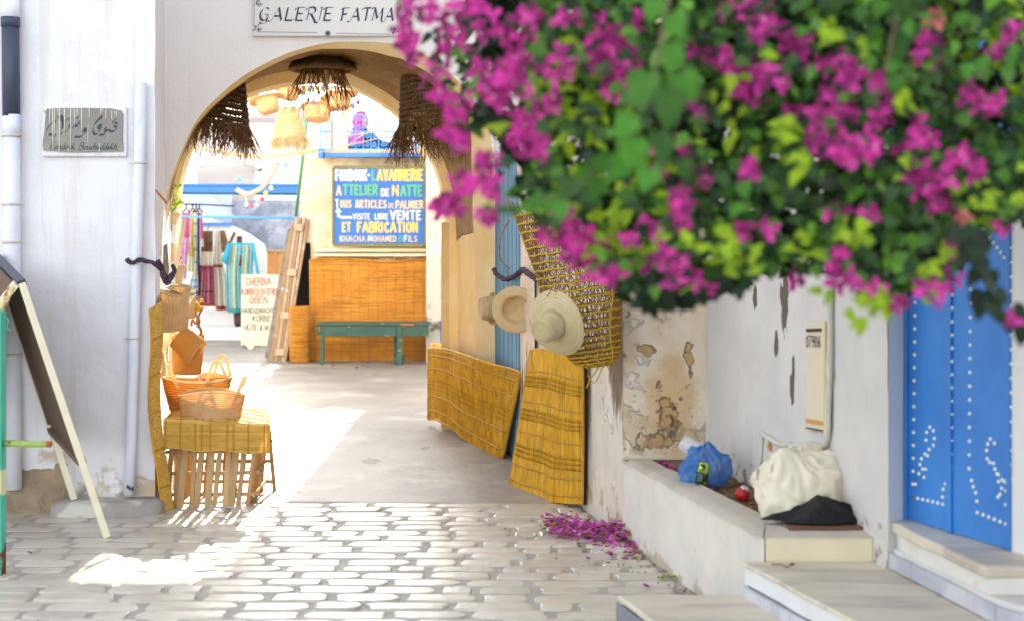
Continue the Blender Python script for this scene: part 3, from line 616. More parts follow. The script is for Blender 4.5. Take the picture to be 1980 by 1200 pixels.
tiles([(.93, 6.19), (1.162, 5.24), (1.44, 4.1)], .0, .236, .24, -1, 'tile', m_marble_v, st, .022)
us = thing('upper_step', 'curved upper step faced with pale veined marble, just below the blue door sill', 'step', (1.7, 5.6, .33))
UP = [(1.467, 6.26), (1.48, 6.10), (1.56, 5.60), (1.625, 5.17), (1.72, 4.95), (1.92, 4.75), (3, 4.7), (3, 6.26)]
f = MB(); f.prism([(x+.004, y, .332) for x, y in UP], (0, 0, .078)); f.build('slab', M('step_whitewash', (.66,.65,.63), (.58,.56,.53), scale=5, bump=.5, layers=[dict(c=(.2,.22,.15), s=24, t=.70, soft=.02, k=.8)]), us, flat=True, bev=.008, rough=.008)
tiles(UP[:7], .333, .392, .25, -1, 'tile', m_marble_v, us, .016)
sl = thing('door_sill', 'worn cream stone sill directly under the blue studded door', 'sill', (1.7, 5.7, .41))
SL = [(1.470, 6.16), (1.515, 5.80), (1.603, 5.25), (1.83, 5.25), (2.0, 6.2)]
f = MB(); f.prism([(x, y, .468) for x, y in SL], (0, 0, .042)); f.build('slab', m_marble, sl, flat=True, bev=.010, rough=.008)
f = MB(); f.prism([(x+.022, y+.012, .409) for x, y in SL], (0, 0, .061)); f.build('base', M('sill_base_wash', (.68,.66,.62), (.66,.52,.36), scale=6, thr=.62, soft=.1, bump=.6), sl, flat=True, rough=.008)
lb = thing('lower_step', 'lowest cream topped step with a dark grey marble side, at the bottom edge', 'step', (.9, 5.6, 0))
LB = [(.42, 6.19), (.527, 5.75), (.86, 4.4), (1.36, 4.4), (.915, 6.19)]
f = MB(); f.prism([(x, y, .172) for x, y in LB], (0, 0, .026)); f.build('slab', m_marble, lb, flat=True, bev=.007, rough=.005)
f = MB(); f.prism([(x+.02, y-.005, -.02) for x, y in LB], (0, 0, .192)); f.build('core', m_ledge, lb, flat=True)
tiles([(.42, 6.19), (.527, 5.75), (.86, 4.4)], 0, .1715, .5, -1, 'tile', m_marble_d, lb, -.0)
tiles([(.425, 6.175), (.532, 5.745), (.865, 4.4)], 0, .1715, .5, -1, 'tile', m_marble_d, lb, .012)

# ================================================================ BLUE STUDDED DOOR
D0 = Vector((1.553, 6.13, .512)); D1 = Vector((1.77, 5.5, .512)); du = (D1-D0); DL = du.length; du.normalize(); dn = Vector((0,0,1)).cross(du).normalized()*-1
if dn.x > 0: dn = -dn
sd = thing('studded_double_door', 'bright blue metal double door decorated with rows of pale studs', 'door', tuple(D0.lerp(D1, .5)))
mid = .46*DL
def dpt(u, z, o=0): return D0+du*u+dn*o+Vector((0,0,z))
for (a, b) in ((.012, mid-.002), (mid+.002, DL-.004)):
    f = MB(); f.add([dpt(a,0,-.03), dpt(b,0,-.03), dpt(b,0,.0), dpt(a,0,.0)]+[dpt(a,2.2,-.03), dpt(b,2.2,-.03), dpt(b,2.2,.0), dpt(a,2.2,.0)], [(0,3,2,1),(4,5,6,7),(0,1,5,4),(1,2,6,5),(2,3,7,6),(3,0,4,7)])
    f.build('door_leaf', m_bluedoor, sd, flat=True, bev=.003)
for a, w in ((.0, .020), (mid-.020, .030), (DL-.016, .018)):
    f = MB(); f.bar(dpt(a+w/2, 0, .006), dpt(a+w/2, 2.2, .006), w, .012, dn); f.build('door_stile', m_bluedoor, sd, flat=True, bev=.003)
f = MB(); f.bar(dpt(-.03, .10, .012), dpt(-.03, .31, .012), .05, .03, dn); f.build('hinge', m_bluedoor, sd, flat=True, bev=.004)
f = MB(); f.bar(dpt(mid-.03, 1.02, .014), dpt(mid-.03, 1.09, .014), .05, .025, dn); f.bar(dpt(mid+.0, 1.05, .02), dpt(mid+.07, 1.05, .02), .02, .014, dn); f.build('latch', m_bluedoor, sd, flat=True, bev=.003)
C0 = Vector((0, 0, 1.6))
def on_door(px, py):
    r = W(px, py, 1.0)-C0; t = (D0-C0).dot(dn)/r.dot(dn); return C0+r*t
sp = []
def col_(x0, y0, x1, y1, n): sp.extend((lerp(x0, x1, i/(n-1)), lerp(y0, y1, i/(n-1))) for i in range(n))
col_(1771,560,1766,960,17); col_(1843,545,1840,902,15); col_(1878,560,1875,905,14); col_(1958,480,1954,925,17)
col_(1766,960,1824,974,7); col_(1891,990,1946,1012,6)
sp += [(1824,960),(1825,945),(1829,935),(1836,929),(1883,940),(1888,952),(1890,968),(1880,928),(1951,1002),(1953,985),(1946,975)]
sp += [(1799,825),(1793,835),(1792,850),(1806,832),(1808,847),(1806,860),(1798,868),(1790,877),(1783,886),(1780,897),(1785,906),(1778,915),(1788,922),(1791,906),(1795,880),(1771,935)]
sp += [(1916,848),(1911,858),(1909,870),(1924,856),(1910,886),(1915,893),(1922,895),(1925,906),(1932,917),(1939,927),(1944,930),(1932,930),(1938,943),(1935,955),(1946,948),(1949,935),(1929,915),(1931,960)]
col_(1896,432,1950,508,9); col_(1838,440,1792,525,8)
sm = MB(); sm.lathe([(.0001,.0075),(.0035,.0068),(.0062,.004),(.0074,0)], 10); so = sm.build('stud', m_stud, None); sdm = so.data; bpy.data.objects.remove(so)
rotm = axm((0,0,0), dn).to_euler()
for (px, py) in sp:
    p = on_door(px, py)+dn*.001; o = bpy.data.objects.new('stud', sdm); COL.objects.link(o); o.parent = sd; o.location = p-ORG[sd.name]; o.rotation_euler = rotm

# meter panel + conduit
def on_back(px, py, off=0):
    a = Vector((1.05, 8.4, 0)); b = Vector((1.467, 6.05, 0)); n_ = Vector((0,0,1)).cross(b-a).normalized()
    if n_.x > 0: n_ = -n_
    r = W(px, py, 1.0)-C0; t = (a-C0).dot(n_)/r.dot(n_); return C0+r*t+n_*off, n_
mp = thing('meter_panel', 'narrow cream metal meter panel with worn digits, set in the wall above the white bag', 'panel', tuple(on_back(1585, 830)[0]))
q = [on_back(*p_, .006)[0] for p_ in ((1566,832),(1603,832),(1603,622),(1566,622))]; nb = on_back(1585, 700)[1]
f = MB(); f.prism(q, nb*.012); f.build('panel_door', m_meter, mp, flat=True, bev=.003)
f = MB()
for (a, b) in (((1603,835),(1603,620)),): f.bar(on_back(*a, .012)[0], on_back(*b, .012)[0], .022, .022, nb)
f.build('frame', m_meterw, mp, flat=True, bev=.003)
f = MB(); f.bar(on_back(1568,638,.022)[0], on_back(1597,637,.022)[0], .014, .006, nb); f.build('slot', m_slot, mp, flat=True, bev=.003)
f = MB(); f.bar(on_back(1567,826,.02)[0], on_back(1600,832,.02)[0], .006, .004, nb); f.build('slot', m_slot, mp, flat=True)
f = MB(); f.bar(on_back(1567,812,.02)[0], on_back(1600,818,.02)[0], .018, .006, nb); f.build('sill_strip', m_crate, mp, flat=True)
cd = thing('wall_conduit', 'whitewashed electrical conduit bent along the wall beneath the meter panel', 'conduit', tuple(on_back(1540, 860)[0]))
f = MB(); P = smooth([on_back(*p_, .014)[0] for p_ in ((1477,838),(1490,845),(1510,857),(1535,861),(1560,860),(1590,862),(1602,855),(1606,830),(1608,760),(1610,690),(1612,600),(1613,540))], 5); f.tube(P, .013, 8); f.wob(.005, 20); f.build('pipe', m_cable, cd)
f = MB(); f.tube([on_back(1478,842,.01)[0], on_back(1476,900,.01)[0]], .006, 6); f.build('pipe', m_cable, cd)
for p_ in ((1490,846),(1535,861),(1575,861),(1610,716)):
    f = MB(); a_ = on_back(p_[0], p_[1]-8, .02)[0]; b_ = on_back(p_[0]+3, p_[1]+14, .02)[0]; f.bar(a_, b_, .016, .012, nb); f.build('clip', m_cable, cd, flat=True, bev=.003)
f = MB(); a_ = on_back(1492, 852, .008)[0]; b_ = on_back(1492, 870, .008)[0]; f.bar(a_, b_, .04, .01, nb); f.build('junction_plate', m_crate, cd, flat=True)
# ================================================================ STROKE LETTERS
GL = {
'A': (.78, [[(0,0),(.38,1)],[(.38,1),(.76,0)],[(.14,.34),(.64,.34)]]),
'B': (.62, [[(0,0),(0,1)],[(0,1),(.38,1),(.50,.78),(.36,.54),(0,.53)],[(.05,.53),(.42,.53),(.58,.27),(.40,0),(0,0)]]),
'C': (.66, [[(.62,.84),(.40,1),(.12,.80),(.03,.45),(.18,.08),(.42,0),(.62,.14)]]),
'D': (.70, [[(0,0),(0,1)],[(0,1),(.40,.95),(.64,.70),(.64,.30),(.40,.04),(0,0)]]),
'E': (.55, [[(.52,1),(0,1)],[(0,1),(0,0)],[(0,0),(.54,0)],[(0,.52),(.42,.52)]]),
'F': (.55, [[(.54,1),(0,1)],[(0,1),(0,0)],[(0,.52),(.40,.52)]]),
'G': (.70, [[(.62,.84),(.40,1),(.12,.80),(.03,.45),(.18,.08),(.42,0),(.64,.16)],[(.64,.16),(.64,.45)],[(.64,.45),(.40,.45)]]),
'H': (.66, [[(0,0),(0,1)],[(.62,0),(.62,1)],[(0,.5),(.62,.5)]]),
'I': (.12, [[(.05,0),(.05,1)]]),
'J': (.45, [[(.36,1),(.36,.22),(.20,0),(.0,.14)]]),
'K': (.62, [[(0,0),(0,1)],[(.56,1),(.02,.46)],[(.14,.56),(.60,0)]]),
'L': (.52, [[(0,1),(0,0)],[(0,0),(.50,0)]]),
'M': (.86, [[(0,0),(.08,1)],[(.08,1),(.42,.18)],[(.42,.18),(.76,1)],[(.76,1),(.84,0)]]),
'N': (.68, [[(0,0),(0,1)],[(0,1),(.62,0)],[(.62,0),(.62,1)]]),
'O': (.72, [[(.36,1),(.12,.86),(.03,.5),(.12,.14),(.36,0),(.60,.14),(.68,.5),(.60,.86),(.36,1)]]),
'P': (.58, [[(0,0),(0,1)],[(0,1),(.38,1),(.54,.76),(.38,.48),(0,.46)]]),
'R': (.62, [[(0,0),(0,1)],[(0,1),(.38,1),(.52,.76),(.36,.52),(0,.50)],[(.22,.50),(.60,0)]]),
'S': (.58, [[(.52,.86),(.32,1),(.08,.86),(.10,.62),(.44,.42),(.52,.18),(.30,0),(.03,.12)]]),
'T': (.64, [[(0,1),(.62,1)],[(.31,1),(.31,0)]]),
'U': (.66, [[(0,1),(0,.28),(.14,.03),(.32,0),(.50,.03),(.62,.28),(.62,1)]]),
'V': (.70, [[(0,1),(.34,0)],[(.34,0),(.68,1)]]),
'&': (.60, [[(.56,.0),(.16,.72),(.30,.96),(.42,.76),(.06,.26),(.22,0),(.56,.34)]]),
'.': (.14, [[(.04,0),(.06,.05)]]), '-': (.30, [[(.04,.5),(.26,.5)]]), ' ': (.34, []),
'0': (.5, [[(.25,1),(.03,.7),(.03,.3),(.25,0),(.47,.3),(.47,.7),(.25,1)]]), '1': (.2, [[(.1,0),(.1,1)]]),
'7': (.5, [[(0,1),(.46,1)],[(.46,1),(.15,0)]]), '9': (.5, [[(.45,.65),(.2,.45),(.03,.72),(.22,1),(.45,.8),(.4,.2),(.1,0)]]),
'6': (.5, [[(.4,1),(.08,.6),(.05,.2),(.25,0),(.45,.2),(.3,.5),(.08,.36)]]),
'a': (.46, [[(.40,.48),(.18,.5),(.03,.22),(.16,0),(.38,.2)],[(.42,.5),(.36,.08),(.48,0)]]),
'c': (.38, [[(.36,.42),(.20,.5),(.04,.24),(.16,0),(.38,.10)]]),
'd': (.48, [[(.38,.46),(.18,.5),(.03,.22),(.16,0),(.36,.2)],[(.46,1),(.34,.1),(.46,0)]]),
'e': (.40, [[(.05,.22),(.32,.28),(.30,.48),(.14,.46),(.03,.2),(.16,0),(.38,.10)]]),
'h': (.48, [[(.10,1),(.0,0)],[(.03,.25),(.26,.5),(.36,.36),(.32,.06),(.46,0)]]),
'k': (.46, [[(.10,1),(.0,0)],[(.36,.5),(.06,.24)],[(.10,.26),(.22,.1),(.42,0)]]),
'n': (.48, [[(.03,.5),(0,0)],[(.03,.25),(.26,.5),(.36,.36),(.32,.06),(.46,0)]]),
'o': (.44, [[(.2,.5),(.04,.3),(.08,.04),(.22,0),(.38,.22),(.2,.5)]]),
'u': (.48, [[(.03,.5),(.02,.15),(.14,0),(.36,.24)],[(.40,.5),(.34,.08),(.46,0)]]),
'r': (.34, [[(.03,.5),(0,0)],[(.03,.25),(.2,.5),(.32,.46)]]),
}
def cr2(P, n=4):
    return [(v.x, v.y) for v in smooth([Vector((a, b, 0)) for a, b in P], n)] if len(P) > 2 else P
class Pen:
    def __init__(s, o, rt, up, nrm): s.o = Vector(o); s.r = Vector(rt).normalized(); s.u = Vector(up).normalized(); s.n = Vector(nrm).normalized(); s.mb = MB(); s.k = 0
    def p(s, x, y, o=0): return s.o+s.r*x+s.u*y+s.n*(o+.0015+.00012*(s.k % 14))
    def quad(s, pts):
        s.k += 1; a = sum(pts[i][0]*pts[(i+1) % len(pts)][1]-pts[(i+1) % len(pts)][0]*pts[i][1] for i in range(len(pts)))
        if abs(a) < 1e-9: return
        if a < 0: pts = pts[::-1]
        s.mb.add([s.p(*q) for q in pts], [tuple(range(len(pts)))])
    def stroke(s, P, w, nib=None):
        for (a, b) in zip(P, P[1:]):
            if nib:
                nx, ny = nib[0]*w/2, nib[1]*w/2; t = w*.10
                dx, dy = b[0]-a[0], b[1]-a[1]; q = math.hypot(dx, dy) or 1; cx, cy = -dy/q*t, dx/q*t
                s.quad([(a[0]-nx-cx, a[1]-ny-cy), (b[0]-nx-cx, b[1]-ny-cy), (b[0]+nx+cx, b[1]+ny+cy), (a[0]+nx+cx, a[1]+ny+cy)])
            else:
                dx, dy = b[0]-a[0], b[1]-a[1]; q = math.hypot(dx, dy) or 1; ex, ey = dx/q*w*.32, dy/q*w*.32; cx, cy = -dy/q*w/2, dx/q*w/2
                s.quad([(a[0]-ex-cx*.8, a[1]-ey-cy*.8), (b[0]+ex-cx*.8, b[1]+ey-cy*.8), (b[0]+ex*.8+cx, b[1]+ey*.8+cy), (a[0]-ex*.8+cx, a[1]-ey*.8+cy)])
    def text(s, t, x, y, h, xs=.8, w=.12, gap=.16, slant=0, nib=None, swash=0, jit=0, fit=None):
        def width(xs_): return sum((GL[c][0]+gap)*h*xs_ for c in t)-gap*h*xs_
        if fit: xs = xs*fit/width(xs)
        for c in t:
            gw, st_ = GL[c]; jx, jy = (rnd.uniform(-jit, jit)*h, rnd.uniform(-jit, jit)*h) if jit else (0, 0)
            for q in st_:
                P = cr2(q) if len(q) > 2 else q
                P = [(x+(a+slant*b)*h*xs+jx+.0, y+b*h+jy) for a, b in P]
                s.stroke(P, w*h, nib)
            if swash and c in 'AEFLRTMIG':
                sw = {'A': [(0,0),(-.12,-.10),(-.26,-.02)], 'E': [(0,1),(-.16,.96),(-.20,.80)], 'F': [(0,1),(-.10,.97),(-.13,.86)], 'L': [(.5,0),(.60,.06),(.64,.16)], 'R': [(.58,.02),(.70,-.16),(.90,-.16)], 'T': [(0,1),(-.12,.94),(-.14,.84)], 'M': [(.08,1),(-.10,1.04),(-.18,.88)], 'I': [(.16,1),(-.06,1)], 'G': [(.64,.2),(.56,-.2),(.22,-.24),(.1,-.1)]}[c]
                s.stroke([(x+(a+slant*b)*h*xs, y+b*h) for a, b in cr2(sw)], w*h, nib)
                if c == 'R': s.stroke([(x+(a+slant*b)*h*xs, y+b*h) for a, b in cr2([(0,1),(-.18,.94),(-.20,.80)])], w*h, nib)
            x += (gw+gap)*h*xs
        return x
    def done(s, name, mat, par): return s.mb.build(name, mat, par, flat=True)

# ---- gallery tile sign over the arch
Zs = ZF-.045; gx0, gx1, gz0, gz1 = XW(488, Zs), XW(778, Zs), HW(70, Zs), HW(-28, Zs)
gs = thing('tile_sign', 'white glazed sign reading GALERIE FATMA in slanted indigo capitals above the arch', 'sign', ((gx0+gx1)/2, Zs, gz0))
f = MB(); f.box((gx0, Zs, gz0), (gx1, Zs+.04, gz1)); f.build('panel', m_tile, gs, flat=True, bev=.006)
p = Pen((0, Zs, 0), (1,0,0), (0,0,1), (0,-1,0))
for a, b in (((497,62),(613,64)),((650,65),(762,67)),((492,-10),(491,50)),((768,-10),(770,55))): p.stroke([(XW(a[0],Zs), HW(a[1],Zs)), (XW(b[0],Zs), HW(b[1],Zs))], .006)
p.done('border_line', m_tileln, gs)
p = Pen((0, Zs, 0), (1,0,0), (0,0,1), (0,-1,0))
cx_, cz_ = XW(634, Zs), HW(65, Zs)
for i in range(4):
    a = i*math.pi/4; p.stroke([(cx_-.022*math.cos(a), cz_-.022*math.sin(a)), (cx_+.022*math.cos(a), cz_+.022*math.sin(a))], .009)
for (bx, by, sx) in ((492, 58, 1), (768, 62, -1), (492, 4, 1)):
    for i in range(9):
        a = rnd.uniform(0, 6.28); ox, oz = XW(bx, Zs)+sx*rnd.uniform(0, .05), HW(by, Zs)+rnd.uniform(-.01, .03)*(1 if by > 20 else -1)
        p.stroke([(ox, oz), (ox+.018*math.cos(a), oz+.018*math.sin(a))], .007)
p.done('ornament', m_tileink, gs)['kind'] = 'stuff'
p = Pen((0, Zs, 0), (1,0,0), (0,0,1), (0,-1,0)); nib = (math.cos(R(38)), math.sin(R(38)))
hT = (40-15)/F*Zs
p.text('GALERIE', XW(500, Zs), HW(40, Zs), hT, xs=.98, w=.155, gap=.30, slant=.22, nib=nib, swash=1, fit=XW(640, Zs)-XW(500, Zs))
p.text('FATMA', XW(660, Zs), HW(41, Zs), hT, xs=.98, w=.155, gap=.26, slant=.22, nib=nib, swash=1, fit=XW(760, Zs)-XW(660, Zs))
p.done('lettering', m_tileink, gs)

# ---- stone plaque on the left wall
Zp = 9.255
pq = thing('stone_plaque', 'grey stone plaque with Arabic and Latin script, streaked by cream paint drips', 'plaque', (XW(160, Zp), Zp, HW(300, Zp)))
f = MB(); f.sheet(lambda u, v: Vector((lerp(XW(80,Zp), XW(243,Zp), u), Zp+.006, lerp(HW(303,Zp), HW(205,Zp), v))), 1, 1)
f = MB(); f.box((XW(80,Zp), Zp+.008, HW(303,Zp)), (XW(244,Zp), Zp+.05, HW(206,Zp))); f.build('plaster_surround', m_white, pq, flat=True, bev=.01)
f = MB()
edge = [(88,211),(120,209),(170,209),(215,210),(234,214),(238,222),(237,260),(238,293),(200,294),(140,295),(84,291),(82,280),(86,250),(88,225)]
f.prism([W(a, b, Zp-.004) for a, b in edge][::-1], (0, .02, 0)); f.build('stone_face', m_plaque, pq, flat=True)
p = Pen((0, Zp-.004, 0), (1,0,0), (0,0,1), (0,-1,0))
def pz(x, y): return (XW(70+x/9.23, Zp), HW(190+y/9.23, Zp))
nb2 = (math.cos(R(60)), math.sin(R(60)))
def ar(P, w=.019): p.stroke([pz(*q) for q in cr2(P, 5)], w, nb2)
ar([(1425,455),(1395,480),(1400,510),(1440,500),(1448,450),(1410,440)],.012); ar([(1440,520),(1400,585),(1330,590),(1290,560),(1270,585),(1240,575),(1235,530)]); ar([(1235,530),(1240,600),(1210,650),(1130,655)])
ar([(1160,500),(1120,480),(1110,520),(1150,520),(1165,470),(1140,560),(1090,640),(1040,640),(1015,580),(1040,470),(1110,390),(1180,335)]); ar([(1130,350),(1185,338)],.014)
for (a, b) in ((1418,378),(1368,438),(1385,425),(560,375),(592,378),(735,350),(750,335),(1150,345),(400,330),(455,635),(340,672),(250,655)): ar([(a-9,b+5),(a+9,b-5)],.017)
ar([(900,560),(865,540),(840,575),(890,580),(860,640),(790,690),(690,690)]); ar([(765,420),(750,490),(710,500),(690,455),(665,540)]); ar([(610,440),(590,540),(520,610)])
ar([(440,320),(480,400),(485,490),(460,560),(435,585)],.024); ar([(420,330),(365,400),(350,410)],.014); ar([(290,450),(240,480),(190,575)]); ar([(330,400),(345,440)],.014)
ar([(230,635),(270,655),(330,660)],.010)
p.done('arabic_lettering', m_ink_g, pq)
p = Pen((0, Zp-.004, 0), (1,0,0), (0,0,1), (0,-1,0))
x0, z0 = pz(255, 915); p.text('Fondouk', x0, z0, .040, xs=.78, w=.15, gap=.06, slant=.30, nib=nib, fit=pz(690,0)[0]-x0)
x0, z0 = pz(765, 918); p.text('Boucheddekh', x0, z0, .040, xs=.78, w=.15, gap=.06, slant=.30, nib=nib, fit=pz(1440,0)[0]-x0)
p.done('latin_lettering', m_ink_g, pq)
drips = MB()
for (x, y0, y1, w) in ((165,190,240,60),(250,190,470,16),(300,190,905,17),(335,200,680,13),(420,190,965,17),(510,190,610,16),(390,190,310,10),(620,190,930,13),(575,900,960,10),(690,190,540,9),(735,190,330,13),(815,190,640,13),(950,190,355,14),(1160,190,290,16),(1195,190,260,10),(1250,200,370,13),(1350,230,390,13),(1400,230,310,10),(1440,240,350,13),(1135,800,1000,12),(930,480,800,7),(1290,640,720,7)):
    a = pz(x, y0); b = pz(x+rnd.uniform(-8, 8), y1); ww = w/9.23/F*Zp
    drips.tube([Vector((a[0], Zp-.006, a[1])), Vector((lerp(a[0],b[0],.5), Zp-.007, lerp(a[1],b[1],.5))), Vector((b[0], Zp-.008, b[1]))], [ww*.62, ww*.5, ww*.62], 6)
drips.v = [Vector((v.x, Zp-.006+(v.y-Zp+.006)*.3, v.z)) for v in drips.v]
drips.build('paint_drip', m_drip, pq, kind='stuff')

# meter digits
f_, nn_ = on_back(1567, 668, .02); rt = (on_back(1597, 668, .02)[0]-f_).normalized()
p = Pen(f_, rt, (0,0,1), nb); p.text('07906', .003, -.004, .048, xs=.3, w=.13, gap=.2, fit=.170); p.done('digits', m_slot, mp)

# ---- blue basketry sign board
Zb = 20.86
def SX(px): return XW(px, Zb)
def SZ(py): return HW(py, Zb)
bs = thing('painted_sign_board', 'blue hand painted board advertising basketry workshop, hung on the ochre courtyard pier', 'sign', (SX(733), Zb, SZ(475)))
f = MB(); f.box((SX(646), Zb, SZ(472)), (SX(821), Zb+.04, SZ(326))); f.build('board', m_signblue, bs, flat=True, bev=.004)
f = MB()
for a, b in (((644,324),(644,474)),((822,324),(822,474))): f.bar((SX(a[0]), Zb+.015, SZ(a[1])), (SX(b[0]), Zb+.015, SZ(b[1])), .026, .05, (0,1,0))
f.build('frame', m_signframe, bs, flat=True, bev=.004); f = MB()
for yy in (324, 474): f.bar((SX(645), Zb+.012, SZ(yy)), (SX(821), Zb+.012, SZ(yy)), .024, .05, (0,0,1))
f.build('frame', m_signframe, bs, flat=True, bev=.004)
def line(segs):
    for (t, x0, x1, y0, y1, mt, nm) in segs:
        p = Pen((0, Zb, 0), (1,0,0), (0,0,1), (0,-1,0)); h = SZ(y0)-SZ(y1)
        k = .26 if h > .10 else .22
        p.text(t, SX(x0)+h*.07, SZ(y1)+h*.06, h*.86, xs=.8, w=k if len(t) > 1 else .22, gap=.34, fit=SX(x1)-SX(x0)-h*.16, jit=.01)
        p.done('lettering', mt, bs)
line([('FONDOUK-', 648, 716, 328, 350, m_s_white, ''), ('L', 718, 727, 328, 350, m_s_green, ''), ('AVANNERIE', 729, 819, 327, 350, m_s_cream, ''),
      ('A', 650, 661, 358, 379, m_s_pink, ''), ('TTELIER', 663, 731, 357, 378, m_s_green, ''), ('DE', 737, 753, 365, 380, m_s_white, ''), ('N', 758, 772, 358, 380, m_s_cream, ''), ('ATTE', 774, 817, 358, 380, m_s_green, ''),
      ('T', 648, 656, 386, 403, m_s_white, ''), ('OUS', 657, 680, 387, 402, m_s_pink, ''), ('A', 687, 694, 386, 402, m_s_white, ''), ('RTICLES', 695, 748, 387, 403, m_s_pink, ''), ('DE', 751, 762, 393, 403, m_s_pink, ''), ('PALMIER', 765, 819, 388, 404, m_s_pink, ''),
      ('VISITE', 682, 716, 413, 425, m_s_white, ''), ('LIBRE', 724, 751, 413, 425, m_s_white, ''), ('VENTE', 754, 815, 407, 426, m_s_white, ''),
      ('ET', 661, 679, 430, 449, m_s_cream, ''), ('FABRICATION', 690, 809, 429, 450, m_s_cream, ''),
      ('K', 657, 664, 456, 468, m_s_white, ''), ('HACHA', 665, 707, 456, 468, m_s_pink, ''), ('M', 711, 721, 455, 468, m_s_white, ''), ('OHAMED', 722, 767, 456, 468, m_s_pink, ''), ('ET', 771, 779, 457, 468, m_s_green, ''), ('F', 781, 788, 455, 468, m_s_white, ''), ('ILS', 789, 807, 456, 468, m_s_pink, '')])
p = Pen((0, Zb, 0), (1,0,0), (0,0,1), (0,-1,0))
p.stroke([(SX(654), SZ(411)), (SX(654), SZ(418)), (SX(660), SZ(421)), (SX(679), SZ(421))], .038); p.quad([(SX(647), SZ(411)), (SX(654), SZ(402)), (SX(661), SZ(411))]); p.done('arrow', m_s_white, bs)

# ================================================================ COURTYARD
pr = thing('courtyard_pier', 'mottled ochre and white masonry pier at the back, carrying the blue sign board', 'wall', (XW(720, 21.3), 21.3, 0))
pz1 = HW(305, 21.3)
f = MB(); f.sheet(lambda u, v: (lambda p_: p_+Vector((.03*N3(p_,2) if u == 0 else 0, .03*N3(p_,1.5)+.012*N3(p_,6), 0)))(Vector((lerp(XW(582,21.3), XW(900,21.3), u), 21.3-(.0 if u < .9 else 0), lerp(-.02, pz1, v)))), 50, 50)
f.sheet(lambda u, v: Vector((XW(582,21.3), lerp(21.3, 24, u), lerp(-.02, pz1, v))), 6, 6)
f.sheet(lambda u, v: Vector((lerp(XW(582,21.3), 3, u), lerp(21.3, 24, v), pz1)), 4, 4)
f.build('pier_face', m_pier, pr)
f = MB(); f.box((XW(617,21.1), 21.12, HW(305,21.1)), (XW(900,21.1), 21.4, HW(290,21.1)+.0)); f.build('coping', m_ochreband, pr, flat=True, bev=.01)
f = MB(); f.box((XW(628,21.05), 20.98, HW(305,21.05)), (XW(812,21.05), 21.115, HW(296,21.05)+.0)); tag(f.build('blue_beam', m_beamb, flat=True, bev=.008), 'flat blue painted beam along the top edge of the ochre pier, under the ironwork railing', 'beam')
f = MB(); f.box((XW(616,21.0), 20.9, HW(306,21)), (XW(626,21.0), 21.11, HW(288,21))); tag(f.build('beam_stub', m_beamb, flat=True, bev=.008), 'short blue beam end sticking forward at the left end of the pier', 'beam')
# stepped cornice shelf below the sign
sh = thing('cornice_shelf', 'pale ribbed cornice strip on the pier just below the blue sign board', 'shelf', (XW(715,20.9), 20.9, HW(497,20.9)))
f = MB(); f.box((XW(608,20.95), 20.95, HW(487,20.95)), (XW(823,20.95), 21.29, HW(480,20.95))); f.box((XW(608,20.95), 20.98, HW(496,20.95)), (XW(823,20.95), 21.29, HW(491,20.95)))
f.build('moulding', m_creampost, sh, flat=True, bev=.006)
f = MB()
for i in range(70): x = lerp(XW(609,20.95), XW(822,20.95), i/69); f.box((x, 20.975, HW(491,20.95)), (x+.011, 21.0, HW(487,20.95)))
f.build('dentil', m_oldwood2, sh, flat=True, kind='stuff')
f = MB()
for a, b in ((612,640),(645,690),(735,760),(790,815)): f.box((XW(a,21.2), 21.12, HW(506,21.2)), (XW(b,21.2), 21.30, HW(498,21.2)))
f.wob(.02, 8); f.build('rubble', m_pier, sh)
# pilaster at the right of the pier
f = MB(); f.sheet(lambda u, v: (lambda p_: p_+Vector((0, .02*N3(p_,3), 0)))(Vector((lerp(XW(824,20.7), XW(905,20.7), u), 20.7, lerp(-.02, HW(292,20.7), v)))), 8, 30)
f.sheet(lambda u, v: Vector((XW(824,20.7), lerp(20.7, 21.31, u), lerp(-.02, HW(292,20.7), v))), 2, 8)
tag(f.build('pilaster', M('damp_stained_pilaster', (.74,.68,.52), (.66,.58,.42), scale=3, bump=.8, bscale=9, bdist=.02, layers=[
    dict(c=(.46,.45,.40), s=2, t=.72, soft=.03, z=(1.35,1.5,.6)), dict(c=(.13,.11,.07), s=6, d=7, t=.80, soft=.06, z=(.5,1.2,.25))])), 'pale pilaster with a damp grey lower half, right of the orange reed screen', 'wall')
bf = thing('blue_metal_frame', 'thin dark blue metal frame standing at the right edge of the courtyard', 'frame', (XW(856,19.5), 19.5, 0))
f = MB(); f.tube([W(855,537,19.5), W(855,672,19.5)], .016, 6); f.tube([W(855,538,19.5), W(875,538,19.5)], .014, 6); f.tube([W(847,622,19.5), W(870,622,19.5)], .008, 5); f.box(W(852,670,19.5), W(862,635,19.4)); f.build('frame', M('navy_metal', (.02,.05,.22), rough=.5, bump=.1), bf, flat=True)
f = MB(); f.sheet(lambda u, v: W(lerp(834,868,u), lerp(690,663,v), 17.2)+Vector((0, .05*math.sin(u*6), 0)), 30, 6); tag(f.build('folded_mat', m_reed2, solid=.02), 'small end of a yellow reed mat showing behind the long brown edged mat', 'mat')

# unseen block added above the arch view to shade the right half of the passage
uh = thing('sun_blocker', 'pale unseen block added to cast shade across the right of the passage', 'sun blocker', (1.5, 24.5, 0))
f = MB(); f.box((-1.45, 23.6, 4.25), (4.5, 25.2, 9.2)); f.build('blocker_upper', m_court, uh, flat=True, bev=.02)
f = MB(); f.box((-.45, 24.2, 2.6), (4.5, 25.2, 4.24)); f.build('blocker_lower', m_court, uh, flat=True)

